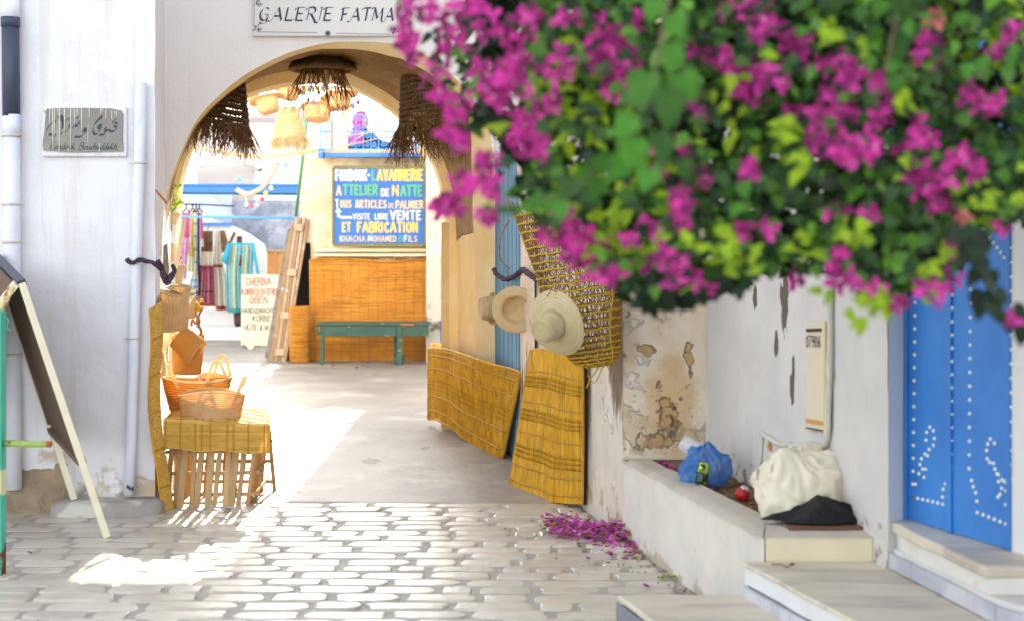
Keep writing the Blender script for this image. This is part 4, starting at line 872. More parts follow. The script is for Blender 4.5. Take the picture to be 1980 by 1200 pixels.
# terrace railing panels
def scroll(mb, c, r, s, y, t=.008):
    P = [Vector((c[0]+s*(r*(1-k/22))*math.cos(k*.42+1.2), y, c[1]+(r*(1-k/22))*math.sin(k*.42+1.2))) for k in range(18)]; mb.tube(P, t, 4, False)
rl = thing('terrace_railing', 'bright blue scrolled iron railing on the terrace above the pier, between cream posts', 'railing', (XW(720, 21.25), 21.25, HW(292, 21.25)))
Zr = 21.22
for (a, b, nb_) in ((673, 806, 9), (620, 640, 1)):
    f = MB(); x0, x1 = XW(a, Zr), XW(b, Zr); zt, zm, z0 = HW(222, Zr), HW(255, Zr), HW(289, Zr)
    for zz in (zt, zm, z0): f = MB(); f.bar((x0, Zr, zz), (x1, Zr, zz), .016, .022, (0,0,1)); f.build('rail', m_lattice, rl, flat=True)
    for i in range(nb_+1):
        x = lerp(x0, x1, i/nb_); f = MB(); f.bar((x, Zr, z0), (x, Zr, zt), .014, .014, (0,1,0)); f.build('baluster', m_lattice, rl, flat=True)
    for i in range(nb_):
        xc = lerp(x0, x1, (i+.5)/nb_); w = (x1-x0)/nb_
        for zc in (lerp(z0, zm, .26), lerp(z0, zm, .74), lerp(zm, zt, .26), lerp(zm, zt, .74)): f = MB(); scroll(f, (xc, zc), w*.33, 1 if (i % 2) else -1, Zr); f.build('scroll', m_lattice, rl)
for (a, b, y1) in ((661, 672, 212), (640, 644, 225), (606, 618, 225)):
    f = MB(); f.box((XW(a, Zr), Zr-.04, HW(296, Zr)), (XW(b, Zr), Zr+.05, HW(y1, Zr))); f.build('post', m_creampost if a != 640 else M('olive_post', (.26,.27,.20), rough=.7), rl, flat=True, bev=.005)
f = MB(); f.box((XW(661, Zr), Zr-.05, HW(216, Zr)), (XW(815, Zr), Zr+.06, HW(205, Zr))); f.build('head_rail', m_creampost, rl, flat=True, bev=.006)
# person on the terrace
pe = thing('person', 'person in a magenta headscarf and navy floral dress seated behind the blue terrace railing', 'person', (XW(697, 22.0), 22.0, pz1))
def PP(px, py, dz=0): return W(px, py, 22.0+dz)
sk = [ (PP(697,308), .17), (PP(697,285), .165), (PP(698,265), .16), (PP(699,254), .10), (PP(700,247), .062),   # pelvis..neck
       (PP(684,262,.03), .085), (PP(672,284,.0), .062), (PP(690,297,-.12), .045),                               # far arm
       (PP(713,262,-.05), .085), (PP(735,280,-.2), .065), (PP(765,284,-.3), .050), (PP(782,276,-.34), .036),     # near arm along rail
       (PP(722,306,-.25), .11), (PP(745,304,-.45), .085), (PP(745,308,-.2), .07)]
ed = [(0,1),(1,2),(2,3),(3,4),(2,5),(5,6),(6,7),(2,8),(8,9),(9,10),(10,11),(0,12),(12,13),(13,14)]
me = bpy.data.meshes.new('body'); me.from_pydata([q[0]-ORG[pe.name] for q in sk], ed, []); bo = bpy.data.objects.new('body', me); COL.objects.link(bo); bo.parent = pe
q = bo.modifiers.new('Skin', 'SKIN')
if not me.skin_vertices: me.skin_vertices_create() if hasattr(me, 'skin_vertices_create') else None
bm_ = bmesh.new(); bm_.from_mesh(me); ly = bm_.verts.layers.skin.verify(); bm_.verts.ensure_lookup_table()
for i, v in enumerate(bm_.verts): v[ly].radius = (sk[i][1], sk[i][1]); v[ly].use_root = (i == 0)
bm_.to_mesh(me); bm_.free(); q.use_smooth_shade = True; bo.modifiers.new('Subdivision', 'SUBSURF').levels = 2; bo.modifiers['Subdivision'].render_levels = 2; me.materials.append(m_navy)
hc = PP(699, 235, -.03)
hd = MB(); nr_, nc = 20, 24; vs_ = []
for j in range(nr_+1):
    t = math.pi*j/nr_
    for k in range(nc):
        a = 2*math.pi*k/nc; x, y_, z_ = math.sin(t)*math.cos(a), math.sin(t)*math.sin(a), math.cos(t)
        fx = x*.105; fz = z_*.125; fy = y_*.078
        if x > 0:
            fx += .030*math.exp(-((z_+.12)/.14)**2-(y_/.22)**2)        # nose
            fx += .012*math.exp(-((z_+.48)/.09)**2-(y_/.3)**2)+.010*math.exp(-((z_+.82)/.14)**2-(y_/.35)**2)   # lips, chin
            fx -= .010*math.exp(-((z_-.10)/.10)**2-((abs(y_)-.42)/.22)**2)    # eye sockets
        fx *= 1-.18*max(0, -z_-.4)
        c, s_ = math.cos(R(-28)), math.sin(R(-28)); vs_.append(hc+Vector((fx*c-fy*s_, fx*s_+fy*c, fz)))
hd.add(vs_, [(j*nc+k, (j+1)*nc+k, (j+1)*nc+(k+1) % nc, j*nc+(k+1) % nc) for j in range(nr_) for k in range(nc)])
ho = hd.build('head', m_skin, pe)
def hp(x, y_, z_): c, s_ = math.cos(R(-28)), math.sin(R(-28)); return hc+Vector((x*c-y_*s_, x*s_+y_*c, z_))
for sy in (-.034, .034):
    f = MB(); f.ball(hp(.088, sy, .014), .012, 8, 6); f.build('eye', m_s_white, ho); 
    f = MB(); f.bar(hp(.096, sy-.014, .032), hp(.096, sy+.014, .034), .005, .004); f.build('eyebrow', m_hole, ho)
f = MB(); f.bar(hp(.113, -.018, -.058), hp(.113, .018, -.058), .006, .008); f.build('mouth', M('lips', (.35,.06,.07), bump=0), ho)
f = MB()
def scf(u, v):
    # shell round the head, open at the face, falling over the shoulders
    a = lerp(R(52), R(308), u); r = lerp(.0, 1, min(1, v*2.6)); 
    if v < .55:
        t = lerp(.02, 2.35, v/.55); x, y_, z_ = math.sin(t)*math.cos(a)*.125-.012, math.sin(t)*math.sin(a)*.100, math.cos(t)*.145+.004
        if t < 1.0: 
            x = math.sin(t)*math.cos(lerp(0, 2*math.pi, u)*1)*.125-.012 if t < .75 else x; y_ = math.sin(t)*math.sin(lerp(0, 2*math.pi, u))*.1 if t < .75 else y_
    else:
        q_ = (v-.55)/.45; x, y_, z_ = math.cos(a)*lerp(.088, .23, q_**.8)-.012, math.sin(a)*lerp(.07, .21, q_**.8), lerp(-.098, -.33, q_)
    p_ = hp(x, y_, z_); return p_+Vector((0, 0, .008*math.sin(a*7)*v))
f.sheet(scf, 36, 26); f.build('headscarf', m_scarf, pe, solid=.008)
hn = PP(786, 273, -.36)
for k in range(5):
    f = MB(); a = R(20-22*k); l_ = (.05, .075, .082, .076, .06)[k]; b0 = hn+Vector((.0, -.01*k, -.012*(k-2)))
    if k == 0: f.tube([hn+Vector((-.02,0,.02)), hn+Vector((.01,-.02,.045)), hn+Vector((.035,-.03,.05))], [.012,.010,.007], 6)
    else: f.tube([b0, b0+Vector((l_*.5, -.01, .006)), b0+Vector((l_*.9, -.012, -.012)), b0+Vector((l_, -.01, -.03))], [.011,.010,.009,.006], 6)
    f.build('finger', m_skin, pe)
f = MB(); f.ball(hn+Vector((-.01,-.012,0)), .042, 10, 8, (1,.5,1)); f.build('hand', m_skin, pe)
# ================================================================ COURTYARD, LEFT HALF
cw = thing('courtyard_rear_wall', 'pale limewashed rear wall of the courtyard with a bare cement patch and a drain hole', 'wall', (-5, 29, 0))
f = MB(); f.sheet(lambda u, v: Vector((lerp(-9.5, -1, u), 29, lerp(0, HW(232, 29), v))), 8, 8); f.build('wall_face', m_court, cw)
f = MB(); f.sheet(lambda u, v: W(lerp(382, 492, u), lerp(412, 318, v), 28.98), 1, 1); f.build('cement_patch', m_greypatch, cw)
f = MB(); f.tube([W(502,327,28.99), W(497,321,28.6)], .05, 10); f.build('drain_pipe', m_court, cw); f = MB(); f.lathe([(.0001,0),(.042,0)], 12, axm(W(504,328,28.93)+Vector((0,-.1,0)), (0,-1,0))); f.build('drain_hole', m_hole, cw)
lf = thing('side_wall', 'pale blue washed courtyard wall at the left behind the hanging garments', 'wall', (-6.2, 27.6, 0))
f = MB(); f.sheet(lambda u, v: W(lerp(250, 448, u), lerp(0, 1, v)*0+lerp(640, 366, v), 27.8), 6, 6); f.build('wall_face', m_bluewash, lf)
bw = thing('shadow_mottled_wall', 'blue grey wall with leaf shadow painted on, behind the stair parapet, right of the striped kaftan', 'wall', (-4.4, 28.0, 0))
f = MB(); f.sheet(lambda u, v: W(lerp(430, 610, u), lerp(660, 388, v), 28.2), 6, 6); f.build('wall_face', m_bluegrey, bw)
sp_ = thing('stair_parapet', 'white diagonal stair parapet behind the garments in the courtyard', 'wall', (-5, 27.2, 0))
f = MB(); f.prism([W(a, b, 27.2) for a, b in ((330,366),(352,366),(412,425),(450,438),(480,452),(510,474),(514,492),(514,655),(330,655))], (0, .18, 0)); f.build('parapet', m_court, sp_, flat=True, bev=.02)
f = MB(); f.prism([W(a, b, 27.1) for a, b in ((338,366),(392,366),(452,418),(420,425),(372,395))], (0, .05, 0)); f.build('soffit_slab', m_bluewash, sp_, flat=True)
lg = thing('masonry_ledge', 'two stepped white masonry ledge under the hanging garments', 'ledge', (-5.2, 26, 0))
f = MB(); f.box((XW(150, 26.6), 26.6, 0), (XW(475, 26.6), 27.2, HW(600, 26.6))); f.build('upper_tier', m_court, lg, flat=True, bev=.02)
f = MB(); f.box((XW(150, 25.5), 25.5, 0), (XW(520, 25.5), 26.6, HW(634, 25.5))); f.build('lower_tier', m_court, lg, flat=True, bev=.02)
# pergola bars
f = MB(); f.box((XW(344, 24), 24, HW(374, 24)), (XW(577, 24), 24.12, HW(360, 24))); f.box((XW(344,24), 23.97, HW(360,24)), (XW(577,24), 24.15, HW(356,24)))
pg = tag(f.build('pergola_beam', m_beamb, flat=True, bev=.006), 'deep blue painted pergola beam crossing the courtyard above the garments', 'beam')
f = MB(); f.tube([W(346,374,23.8), W(577,376,23.8)], .018, 6); tag(f.build('dark_rail', M('dark_teal_rail', (.02,.10,.16), bump=0)), 'thin dark teal rail just under the deep blue pergola beam', 'rail')
f = MB(); f.tube([W(330,419,23.4), W(567,422,23.4)], .022, 6); tag(f.build('light_blue_rail', M('light_blue_rail', (.14,.42,.85), bump=0)), 'light blue rail crossing in front of the garments at their hanger height', 'rail')
f = MB(); f.box(W(388,437,27.15), W(452,431,27.1)); tag(f.build('blue_lintel', m_beamb, flat=True), 'short blue lintel bar behind the garments on the stair parapet', 'beam')
f = MB(); f.tube([W(352,395,25.9), W(390,396,25.9), W(452,399,25.9)], .012, 5); tag(f.build('clothes_rail', m_hole), 'thin dark rail holding the black hangers with scarves', 'rail')
f = MB(); f.tube([W(380,564,25.6), W(412,564,25.6)], .010, 5); f.tube([W(381,564,25.6), W(381,640,25.6)], .010, 5); tag(f.build('display_stand', m_hole), 'thin dark display stand crossing the pink barred woven cloth', 'stand')

def garment(name, label, cat, poly, Z, mats, fold=.05, nf=6, group=None):
    """poly: rows (y, x_left, x_right); mats: list of (u0, u1, y0, y1, material, part name) on top of the base"""
    t = thing(name, label, cat, tuple(W((poly[0][1]+poly[0][2])/2, poly[0][0], Z)), group)
    ys = [p[0] for p in poly]
    def pt(u, y, o=0):
        xl = ipl([(p[0], p[1]) for p in poly], y); xr = ipl([(p[0], p[2]) for p in poly], y); k = (y-ys[0])/max(1, ys[-1]-ys[0])
        q = W(lerp(xl, xr, u), y, Z); q.y += -.02+fold*math.sin(u*nf*math.pi)*min(1, k*1.6+.15)-o; return q
    for i, (u0, u1, y0, y1, mt, pn) in enumerate(mats):
        f = MB(); o = .004*i; f.sheet(lambda u, v: pt(lerp(u0, u1, u), lerp(y1, y0, v), o), max(3, int((u1-u0)*24)), 14); f.build(pn, mt, t, solid=.006)
    return t
c_cyan = cloth('cyan_cotton', (.06,.52,.74)); c_pyel = cloth('pale_yellow_stripe', (.66,.66,.42)); c_pink = cloth('pink_cotton', (.66,.13,.32)); c_lilac = cloth('lilac_cotton', (.66,.38,.64)); c_yell = cloth('yellow_cotton', (.72,.55,.08))
c_white = cloth('cream_cotton', (.72,.69,.60)); c_navy = cloth('navy_cotton', (.02,.03,.09)); c_crim = cloth('crimson_wool', (.42,.03,.13)); c_brown = cloth('brown_embroidery', (.13,.045,.03), (.28,.20,.10)); c_blue = cloth('sky_blue_cotton', (.20,.45,.78)); c_red = cloth('brick_red_trim', (.38,.07,.03))
kf = garment('striped_kaftan', 'long turquoise and pale yellow striped kaftan on the dark mannequin', 'kaftan', [(468,447,487),(480,441,492),(520,438,489),(560,438,490),(604,441,490)], 25.9,
    [(0,1,470,604,c_cyan,'robe')]+[(a, a+w, 474, 602, c_pyel, 'stripe') for a, w in ((.06,.05),(.17,.05),(.26,.09),(.42,.05),(.60,.05),(.70,.10),(.87,.05))]+[(.12,.86,596,604,M('teal_hem',(.03,.30,.34)),'hem')], fold=.06, nf=5)
for s_ in ((440,470,428,520,432,512),(491,470,502,548,494,545)):
    f = MB(); f.add([W(s_[0],s_[1],25.85), W(s_[0]+(6 if s_[0]<460 else -5),s_[1]+3,25.85), W(s_[4]+6,s_[5],25.8), W(s_[2],s_[3]-14,25.8)], [(0,1,2,3)]); f.build('sleeve', c_cyan, kf, solid=.05)
mq = thing('mannequin', 'dark brown mannequin whose neck and one leg show around the striped kaftan', 'mannequin', tuple(W(462, 636, 25.95)))
f = MB(); f.lathe([(.05,0),(.045,.06),(.05,.14),(.0001,.15)], 12, axm(W(463,474,26.02), (0,0,1))); f.lathe([(.17,-.35),(.16,-.2),(.14,-.06),(.05,0)], 14, axm(W(463,474,26.05), (0,0,1))); f.build('torso', m_manq, mq)
for dx in (0, 6): 
    f = MB(); f.tube(smooth([W(457+dx,560,26.03), W(457+dx,600,26.03), W(458+dx,620,26.0), W(459+dx,632,26.0), W(457+dx,635,25.9)], 4), [.085 if i < 5 else .05 if i < 11 else .032 for i in range(17)], 8); f.build('leg', m_manq, mq)
garment('woven_dress', 'cream dress with a brown embroidered bodice and crimson barred skirt', 'dress', [(447,392,412),(486,389,412),(516,388,414),(592,381,417)], 26.1,
    [(0,1,482,592,c_white,'skirt'),(0,1,447,487,c_brown,'bodice')]+[(a,a+.07,518,590,c_crim,'stripe') for a in (.02,.15,.28,.41,.54,.67,.80,.92)]+[(0,1,514,519,c_crim,'band'),(0,1,587,592,c_red,'hem')], fold=.04)
garment('cream_dress', 'long plain cream dress with a red tie belt, beside the striped kaftan', 'dress', [(447,416,428),(510,414,430),(540,416,438),(598,417,442)], 26.15,
    [(0,1,447,600,c_white,'skirt'),(0,1,512,517,c_red,'belt'),(.1,.9,592,600,c_red,'hem')], fold=.07, nf=4)
f = MB(); f.prism([W(a,b,26.05) for a, b in ((425,446),(434,446),(441,470),(452,448),(456,452),(438,490),(428,488))], (0,.03,0)); tag(f.build('embroidered_collar', c_brown, flat=True), 'dark brown gold embroidered collar piece hanging left of the mannequin', 'garment')
for (nm, lab, poly, mats_) in (
  ('pink_scarf', 'pink scarf fading to lilac, leftmost of the hanging scarves', [(412,352,368),(480,351,367),(540,350,362)], [(0,1,412,460,c_pink,'cloth'),(0,1,460,492,c_lilac,'cloth'),(0,.8,492,540,c_lilac,'cloth')]),
  ('yellow_scarf', 'narrow yellow and cream scarf right of the pink scarf', [(412,369,375),(460,369,374),(526,364,378)], [(0,1,412,496,c_yell,'cloth'),(0,1,496,526,c_pyel,'cloth')]),
  ('banded_towel', 'white towel with sky blue bands behind the yellow scarf', [(412,375,381),(520,376,382),(556,366,384)], [(0,1,412,580,c_white,'cloth')]+[(0,1,y,y+5,c_blue,'band') for y in (430,455,480,505,540,552,566)]),
  ('navy_scarf', 'narrow navy scarf between the banded towel and the small pink scarf', [(412,382,386),(560,383,387)], [(0,1,412,572,c_navy,'cloth')]),
  ('short_pink_scarf', 'short pink scarf with a white tip, rightmost of the hanging scarves', [(412,387,391),(470,388,394)], [(0,1,412,462,c_pink,'cloth'),(0,1,462,478,c_white,'cloth')])):
    garment(nm, lab, 'scarf', poly, 25.9-.05*len(nm)/10, mats_, fold=.04, nf=3)
for i, x in enumerate((360, 372, 379, 385)):
    wh = ('leftmost, above the pink scarf', 'second from the left, above the yellow scarf', 'third from the left, above the banded towel', 'rightmost, above the navy scarf')[i]
    f = MB(); f.tube([W(x,396,25.85), W(x+1,403,25.85)], .012, 5); f.tube([W(x-7,412,25.85), W(x+1,403,25.85), W(x+6,411,25.85)], .014, 5)
    h_ = f.build('hanger', m_hole); tag(h_, 'black hanger on the clothes rail, '+wh, 'hanger', 'black hangers on the clothes rail')
f = MB(); f.tube([W(402,447,26.1), W(402,440,26.1), W(405,438,26.1)], .008, 4); tag(f.build('wire_hanger', m_oldwood), 'thin wire hanger above the brown embroidered bodice', 'hanger')

# handwritten board, planks, crate, roll, bench, screen
hb = thing('handwritten_board', 'cream board with red and black handwritten German words, left of the leaning planks', 'sign', tuple(W(500, 668, 24.2)))
Zh = 24.0
f = MB(); f.prism([W(466,668,Zh), W(537,668,Zh), W(538,531,Zh+.35), W(466,531,Zh+.35)], (0,.04,0)); f.build('board', m_cardw, hb, flat=True, bev=.005)
up = (W(466,531,Zh+.35)-W(466,668,Zh)).normalized(); sc_ = Zh/F
def NP(): return Pen(W(466,668,Zh), (1,0,0), up, Vector((1,0,0)).cross(up))
def HT(t, x0, x1, y0, y1, mt, dots=(), bar=None):
    for k_, wd_ in enumerate([t]):
        p = NP(); p.text(wd_, (x0-466)*sc_, (668-y1)*sc_*1.005, (y1-y0)*sc_, xs=.8, w=.13, gap=.18, jit=.05, slant=.12, fit=(x1-x0)*sc_)
        for dx in dots: p.stroke([((dx-466)*sc_, (668-y0+3.2)*sc_), ((dx+1-466)*sc_, (668-y0+3.2)*sc_)], .014)
        if bar: p.stroke([((bar[0]-466)*sc_, (668-bar[2])*sc_), ((bar[1]-466)*sc_, (668-bar[2]+1)*sc_)], .014)
        p.done('lettering', mt, hb)
HT('DJERBA', 476, 524, 533, 547, m_red_ink, bar=(484, 493, 540)); HT('KORBFLECHTEREI', 468, 536, 555, 567, m_red_ink); HT('OBEN', 482, 517, 571, 584, m_red_ink)
HT('HANDGEMACHT', 468, 530, 594, 603, m_blk_ink); HT('KORBE', 489, 523, 608, 619, m_blk_ink, (498, 502)); HT('HUTE', 472, 496, 626, 637, m_blk_ink, (480, 484)); HT('& M.', 502, 522, 627, 637, m_blk_ink)
f = MB(); f.box(W(524,640,26.5), W(553,487,26.1)); bx = f.build('wooden_cabinet', m_crate, flat=True, bev=.01); tag(bx, 'orange wooden cabinet behind the leaning planks, top right of the handwritten board', 'cabinet')
f = MB(); f.box(W(522,487,26.5), W(555,483,26.05)); f.build('top', m_oldwood2, bx, flat=True, bev=.005)
f = MB(); f.box(W(532,532,26.08), W(534,487,26.06)); f.build('edge_batten', m_oldwood2, bx, flat=True)
ps = thing('leaning_shutters', 'bundle of old weathered wooden shutters leaning on the pier', 'shutters', tuple(W(535, 698, 21.0)))
for i, (bx0, bx1, tx0, tx1, ty, mt, z0) in enumerate(((520,530,563,570,430,m_oldwood,21.1),(531,537,571,576,425,m_oldwood2,20.95),(538,543,578,583,421,m_oldwood,20.85),(544,549,585,591,420,m_oldwood2,20.78),(549,553,592,598,424,m_oldwood,20.7))):
    f = MB(); zt = 21.25; f.prism([W(bx0,697,z0), W(bx1,699,z0), W(tx1,ty,zt), W(tx0,ty,zt)], (0,.06,0)); f.build('stile', mt, ps, flat=True, bev=.004)
for i, (k) in enumerate((.06,.32,.62,.94)):
    a = W(lerp(531,572,k), lerp(697,424,k), lerp(20.9,21.2,k)); b = W(lerp(548,588,k), lerp(697,424,k), lerp(20.75,21.2,k)); f = MB(); f.bar(a, b, .09, .035, (0,-1,.1)); f.build('rail', m_oldwood2, ps, flat=True, bev=.004)
f = MB(); f.prism([W(512,690,21.2), W(520,697,21.15), W(563,440,21.3), W(556,445,21.3)], (0,.05,0)); f.build('dark_batten', M('grey_bark_wood', (.14,.12,.10), (.26,.24,.21), scale=10, bump=1, layers=[]), ps, flat=True)
for (a, b) in ((547,560),(555,563)): f = MB(); f.ball(W(a, b, 20.8), .02, 8, 6); f.build('knob', m_foilw, ps)
dk = MB(); dk.prism([W(553,699,21.1), W(600,697,21.2), W(600,470,21.28), W(590,470,21.28)], (0,.02,0)); tag(dk.build('dark_gap_sheet', m_hole, flat=True), 'black sheet standing in for the dark gap between the leaning shutters and the orange reed screen', 'gap')  # flat black sheet painted in for the shaded gap
gp = MB(); gp.tube([W(597,190,19.5), W(586,300,20.0), W(572,418,20.7)], .022, 8); tag(gp.build('green_pole', m_greenpole), 'slanting green pole rising from the leaning shutters past the hanging shades', 'pole')
# generic reed surface: f(u,v)->point; reeds run along v, packed along u
def reed_sheet(name, fn, nreed, nv, amp, nrm, mat, par, thin=0):
    mb = MB(); prof = ((.08, 0), (.35, 1), (.65, 1), (.92, 0)) if not thin else ((0, 0), (.5, 1))
    vs_ = []; m = len(prof)*nreed; js = [rnd.uniform(-.6, .6)*amp for _ in range(nreed)]; gaps = [rnd.random() for _ in range(nreed)]
    for j in range(nv+1):
        for i in range(nreed):
            for (a, h) in prof:
                u = (i+a)/nreed; p_ = fn(u, j/nv); n_ = nrm(u, j/nv) if callable(nrm) else nrm
                vs_.append(p_+n_*(h*amp+js[i]+amp*.5*math.sin(i*2.1+j*1.3)))
    fs = [(j*m+i, j*m+i+1, (j+1)*m+i+1, (j+1)*m+i) for j in range(nv) for i in range(m-1)]
    mb.add(vs_, fs); return mb.build(name, mat, par, kind='stuff')
rs = thing('reed_screen', 'large orange reed screen standing behind the green bench, under the sign board', 'screen', tuple(W(715, 700, 21.0)))
def scr(u, v): q_ = W(lerp(600, 826, v), lerp(698, 503-3*math.sin(v*7), u), 21.05); q_.y += .03*math.sin(v*9)+.02*math.sin(u*5+v*3); return q_
reed_sheet('reeds', scr, 95, 30, .006, Vector((0,-1,0)), m_reedo, rs)
for k in range(13):
    f = MB(); v_ = (k+.5)/13; f.tube([scr(t/14, v_)+Vector((0,-.008,0)) for t in range(15)], .004, 4); f.build('binding', m_bindo, rs)
f = MB(); f.tube([scr(1, t/24)+Vector((0,-.01,0)) for t in range(25)], .018, 6); f.tube([scr(t/10, 0) for t in range(11)], .014, 5); f.tube([scr(t/10, 1) for t in range(11)], .014, 5); f.build('edge_roll', m_reedo, rs)
rr = thing('reed_roll', 'narrow upright roll of orange reed matting between the shutters and the reed screen', 'roll', tuple(W(579, 699, 20.8)))
cR = W(579, 699, 20.8); f = MB(); rN = 34
for k in range(rN):
    a = 2*math.pi*k/rN; f.tube([cR+Vector((.125*math.cos(a)*(1+.06*math.sin(h*3)), .125*math.sin(a), h)) for h in (0,.25,.5,.74)], .013, 4, False)
f.build('reeds', m_reedo, rr, kind='stuff')
for h in (.10,.22,.34,.46,.58,.69): f = MB(); f.lathe([(.137,h-.006),(.143,h),(.137,h+.006)], 20, Matrix.Translation(cR)); f.build('binding', m_bind, rr)
f = MB(); f.lathe([(.0001,.72),(.12,.72)], 16, Matrix.Translation(cR)); f.build('core', m_bind, rr)
gbn = thing('green_bench', 'worn dark green wooden bench in front of the orange reed screen', 'bench', tuple(W(720, 702, 20.6)))
Zg = 20.3
f = MB(); f.box((XW(611,Zg), Zg, HW(629,Zg)), (XW(829,Zg), Zg+.42, HW(624,Zg))); f.build('seat', m_green, gbn, flat=True, bev=.008)
f = MB(); f.box((XW(625,Zg), Zg+.02, HW(650,Zg)), (XW(766,Zg), Zg+.05, HW(629.5,Zg))); f.build('apron', m_green, gbn, flat=True, bev=.005)
f = MB(); f.box((XW(777,Zg), Zg+.02, HW(650,Zg)), (XW(828,Zg), Zg+.05, HW(629.5,Zg))); f.build('apron', m_green, gbn, flat=True, bev=.005)
for x0, x1, zz, yb in ((619,626,0,703),(767,777,0,703),(613,618,.36,698),(758,764,.36,698)):
    f = MB(); f.box((XW(x0,Zg), Zg+zz+.01, 0.0), (XW(x1,Zg), Zg+zz+.06, HW(629.5,Zg))); f.build('leg', m_green, gbn, flat=True, bev=.005)
f = MB(); f.box((XW(611,Zg), Zg+.01, HW(647,Zg)), (XW(618,Zg), Zg+.40, HW(630,Zg))); f.build('end_board', m_green, gbn, flat=True, bev=.004)
f = MB(); f.box((XW(778,Zg), Zg+.03, HW(694,Zg)-.03), (XW(760,Zg), Zg+.4, HW(685,Zg)-.03)); f.build('stretcher', m_green, gbn, flat=True)
f = MB(); f.box((XW(617,Zg)+.0, Zg-.004, HW(641,Zg)), (XW(619,Zg), Zg+.0, HW(630,Zg))); f.box((XW(775,Zg), Zg-.003, HW(629,Zg)), (XW(800,Zg), Zg+.0, HW(626,Zg))); f.build('rust_patch', m_rust, gbn, flat=True, kind='stuff')
# white paper scraps by board
for i_, (x, y) in enumerate(((478,672),(486,675),(495,668))):
    f = MB(); c_ = G(x, y); f.sheet(lambda u, v: c_+Vector(((u-.5)*.14, (v-.5)*.2, .03+.03*math.sin(u*5+x)*math.cos(v*4))), 5, 5); tag(f.build('plastic_scrap', m_bag_w), ('leftmost', 'middle', 'rightmost')[i_]+' crumpled pale plastic scrap on the ground below the handwritten board', 'litter', 'plastic scraps below the handwritten board')

# ================================================================ HANGING SHADES
def shade(name, label, cat, base, top, r0, r1, mat, fmat, rings, nst, fl, nfr, axis=(0,0,1), hollow=1, dome=0, spread=.35, seed=1, cord=1.0):
    r_ = random.Random(seed); t = thing(name, label, cat, tuple(base)); base = Vector(base); ax = (Vector(top)-base); H_ = ax.length; m_ = axm(base, ax)
    rad = lambda k: lerp(r0, r1, k**1.0 if not dome else 1-(1-k)**.5 if dome < 0 else k**dome)
    f = MB()
    for i in range(rings):
        k = i/(rings-1); P = [m_ @ Vector((rad(k)*math.cos(a*.2618)*(1+.012*math.sin(a*3+i)), rad(k)*math.sin(a*.2618), k*H_+.004*math.sin(a*2+i))) for a in range(25)]
        f.tube(P, H_/rings*.30, 5, False)
    f.build('coil', mat, t)
    f = MB()
    for i in range(nst):
        a0 = 2*math.pi*i/nst
        P = [m_ @ Vector((rad(k)*math.cos(a0+.05*math.sin(q_*2.6+i)), rad(k)*math.sin(a0+.05*math.sin(q_*2.6+i)), k*H_)) for q_, k in enumerate([j/10 for j in range(11)])]
        f.tube(P, .0065, 4, False)
    f.build('weave', mat, t, kind='stuff')
    f = MB()
    for i in range(nfr):
        a0 = r_.uniform(0, 6.283); ln = fl*r_.uniform(.45, 1.1); p_ = Vector((r0*math.cos(a0), r0*math.sin(a0), .01)); d_ = Vector((math.cos(a0)*spread*r_.uniform(.1,1.4), math.sin(a0)*spread, -1)); P = [p_]
        for q_ in range(5): 
            d_ = d_+Vector((r_.uniform(-.4,.4), r_.uniform(-.4,.4), -.06)); P.append(P[-1]+d_.normalized()*ln/5)
        f.tube([m_ @ q for q in P], [.0042,.004,.0036,.003,.0025,.0015], 3, False)
    f.build('fringe', fmat, t, kind='stuff')
    if cord: f = MB(); f.tube([Vector(top), Vector(top)+Vector((0,0,cord))], .008, 5); f.build('cord', m_dark, t)
    return t
shade('dark_bell_shade', 'dark woven bell shade with long frayed fringe, hanging at the left of the arch', 'lampshade', W(418,236,12.9), W(438,120,12.9), .27, .14, m_dark, m_fringe, 11, 44, .33, 420, spread=.35, seed=2, cord=.12)
shade('dark_drum_shade', 'dark straight sided woven shade with frayed fringe at the right of the arch', 'lampshade', W(838,238,12.75), W(824,112,12.75), .28, .20, m_dark, m_fringe, 13, 60, .36, 420, spread=.4, seed=3, cord=.1)
shade('pale_bell_shade', 'pale straw bell shade with short fringe hanging outside beyond the arch', 'lampshade', W(560,266,16.2), W(557,208,16.2), .165, .085, m_palef, m_palef, 12, 40, .17, 260, dome=.0 or 1.6, spread=.25, seed=4, cord=.5)
# disc lamp at the crown
dl = thing('disc_lampshade', 'dark wide brimmed woven disc lampshade with loose stems hanging at the arch crown', 'lampshade', tuple(W(624, 128, 12.9)))
m_ = Matrix.Translation(W(624, 128, 12.9)); f = MB()
f.lathe([(.10,.12),(.17,.075),(.23,.03),(.275,-.005),(.285,-.02),(.28,-.035),(.25,-.035),(.19,-.012),(.17,-.02),(.165,-.05)], 40, m_); f.build('brim', m_dark, dl)
for k in range(9):
    r_ = .10+.022*k; z_ = ipl([(.10,.125),(.17,.08),(.23,.035),(.285,-.01)], r_); f = MB(); f.lathe([(r_-.006,z_),(r_,z_+.008),(r_+.006,z_)], 32, m_); f.build('coil', m_dark, dl)
f = MB(); f.lathe([(.235,-.038),(.262,-.045),(.285,-.030)], 36, m_); f.build('rim', M('brown_rim', (.20,.085,.02), (.13,.05,.012), scale=18, bump=.5), dl)
f = MB()
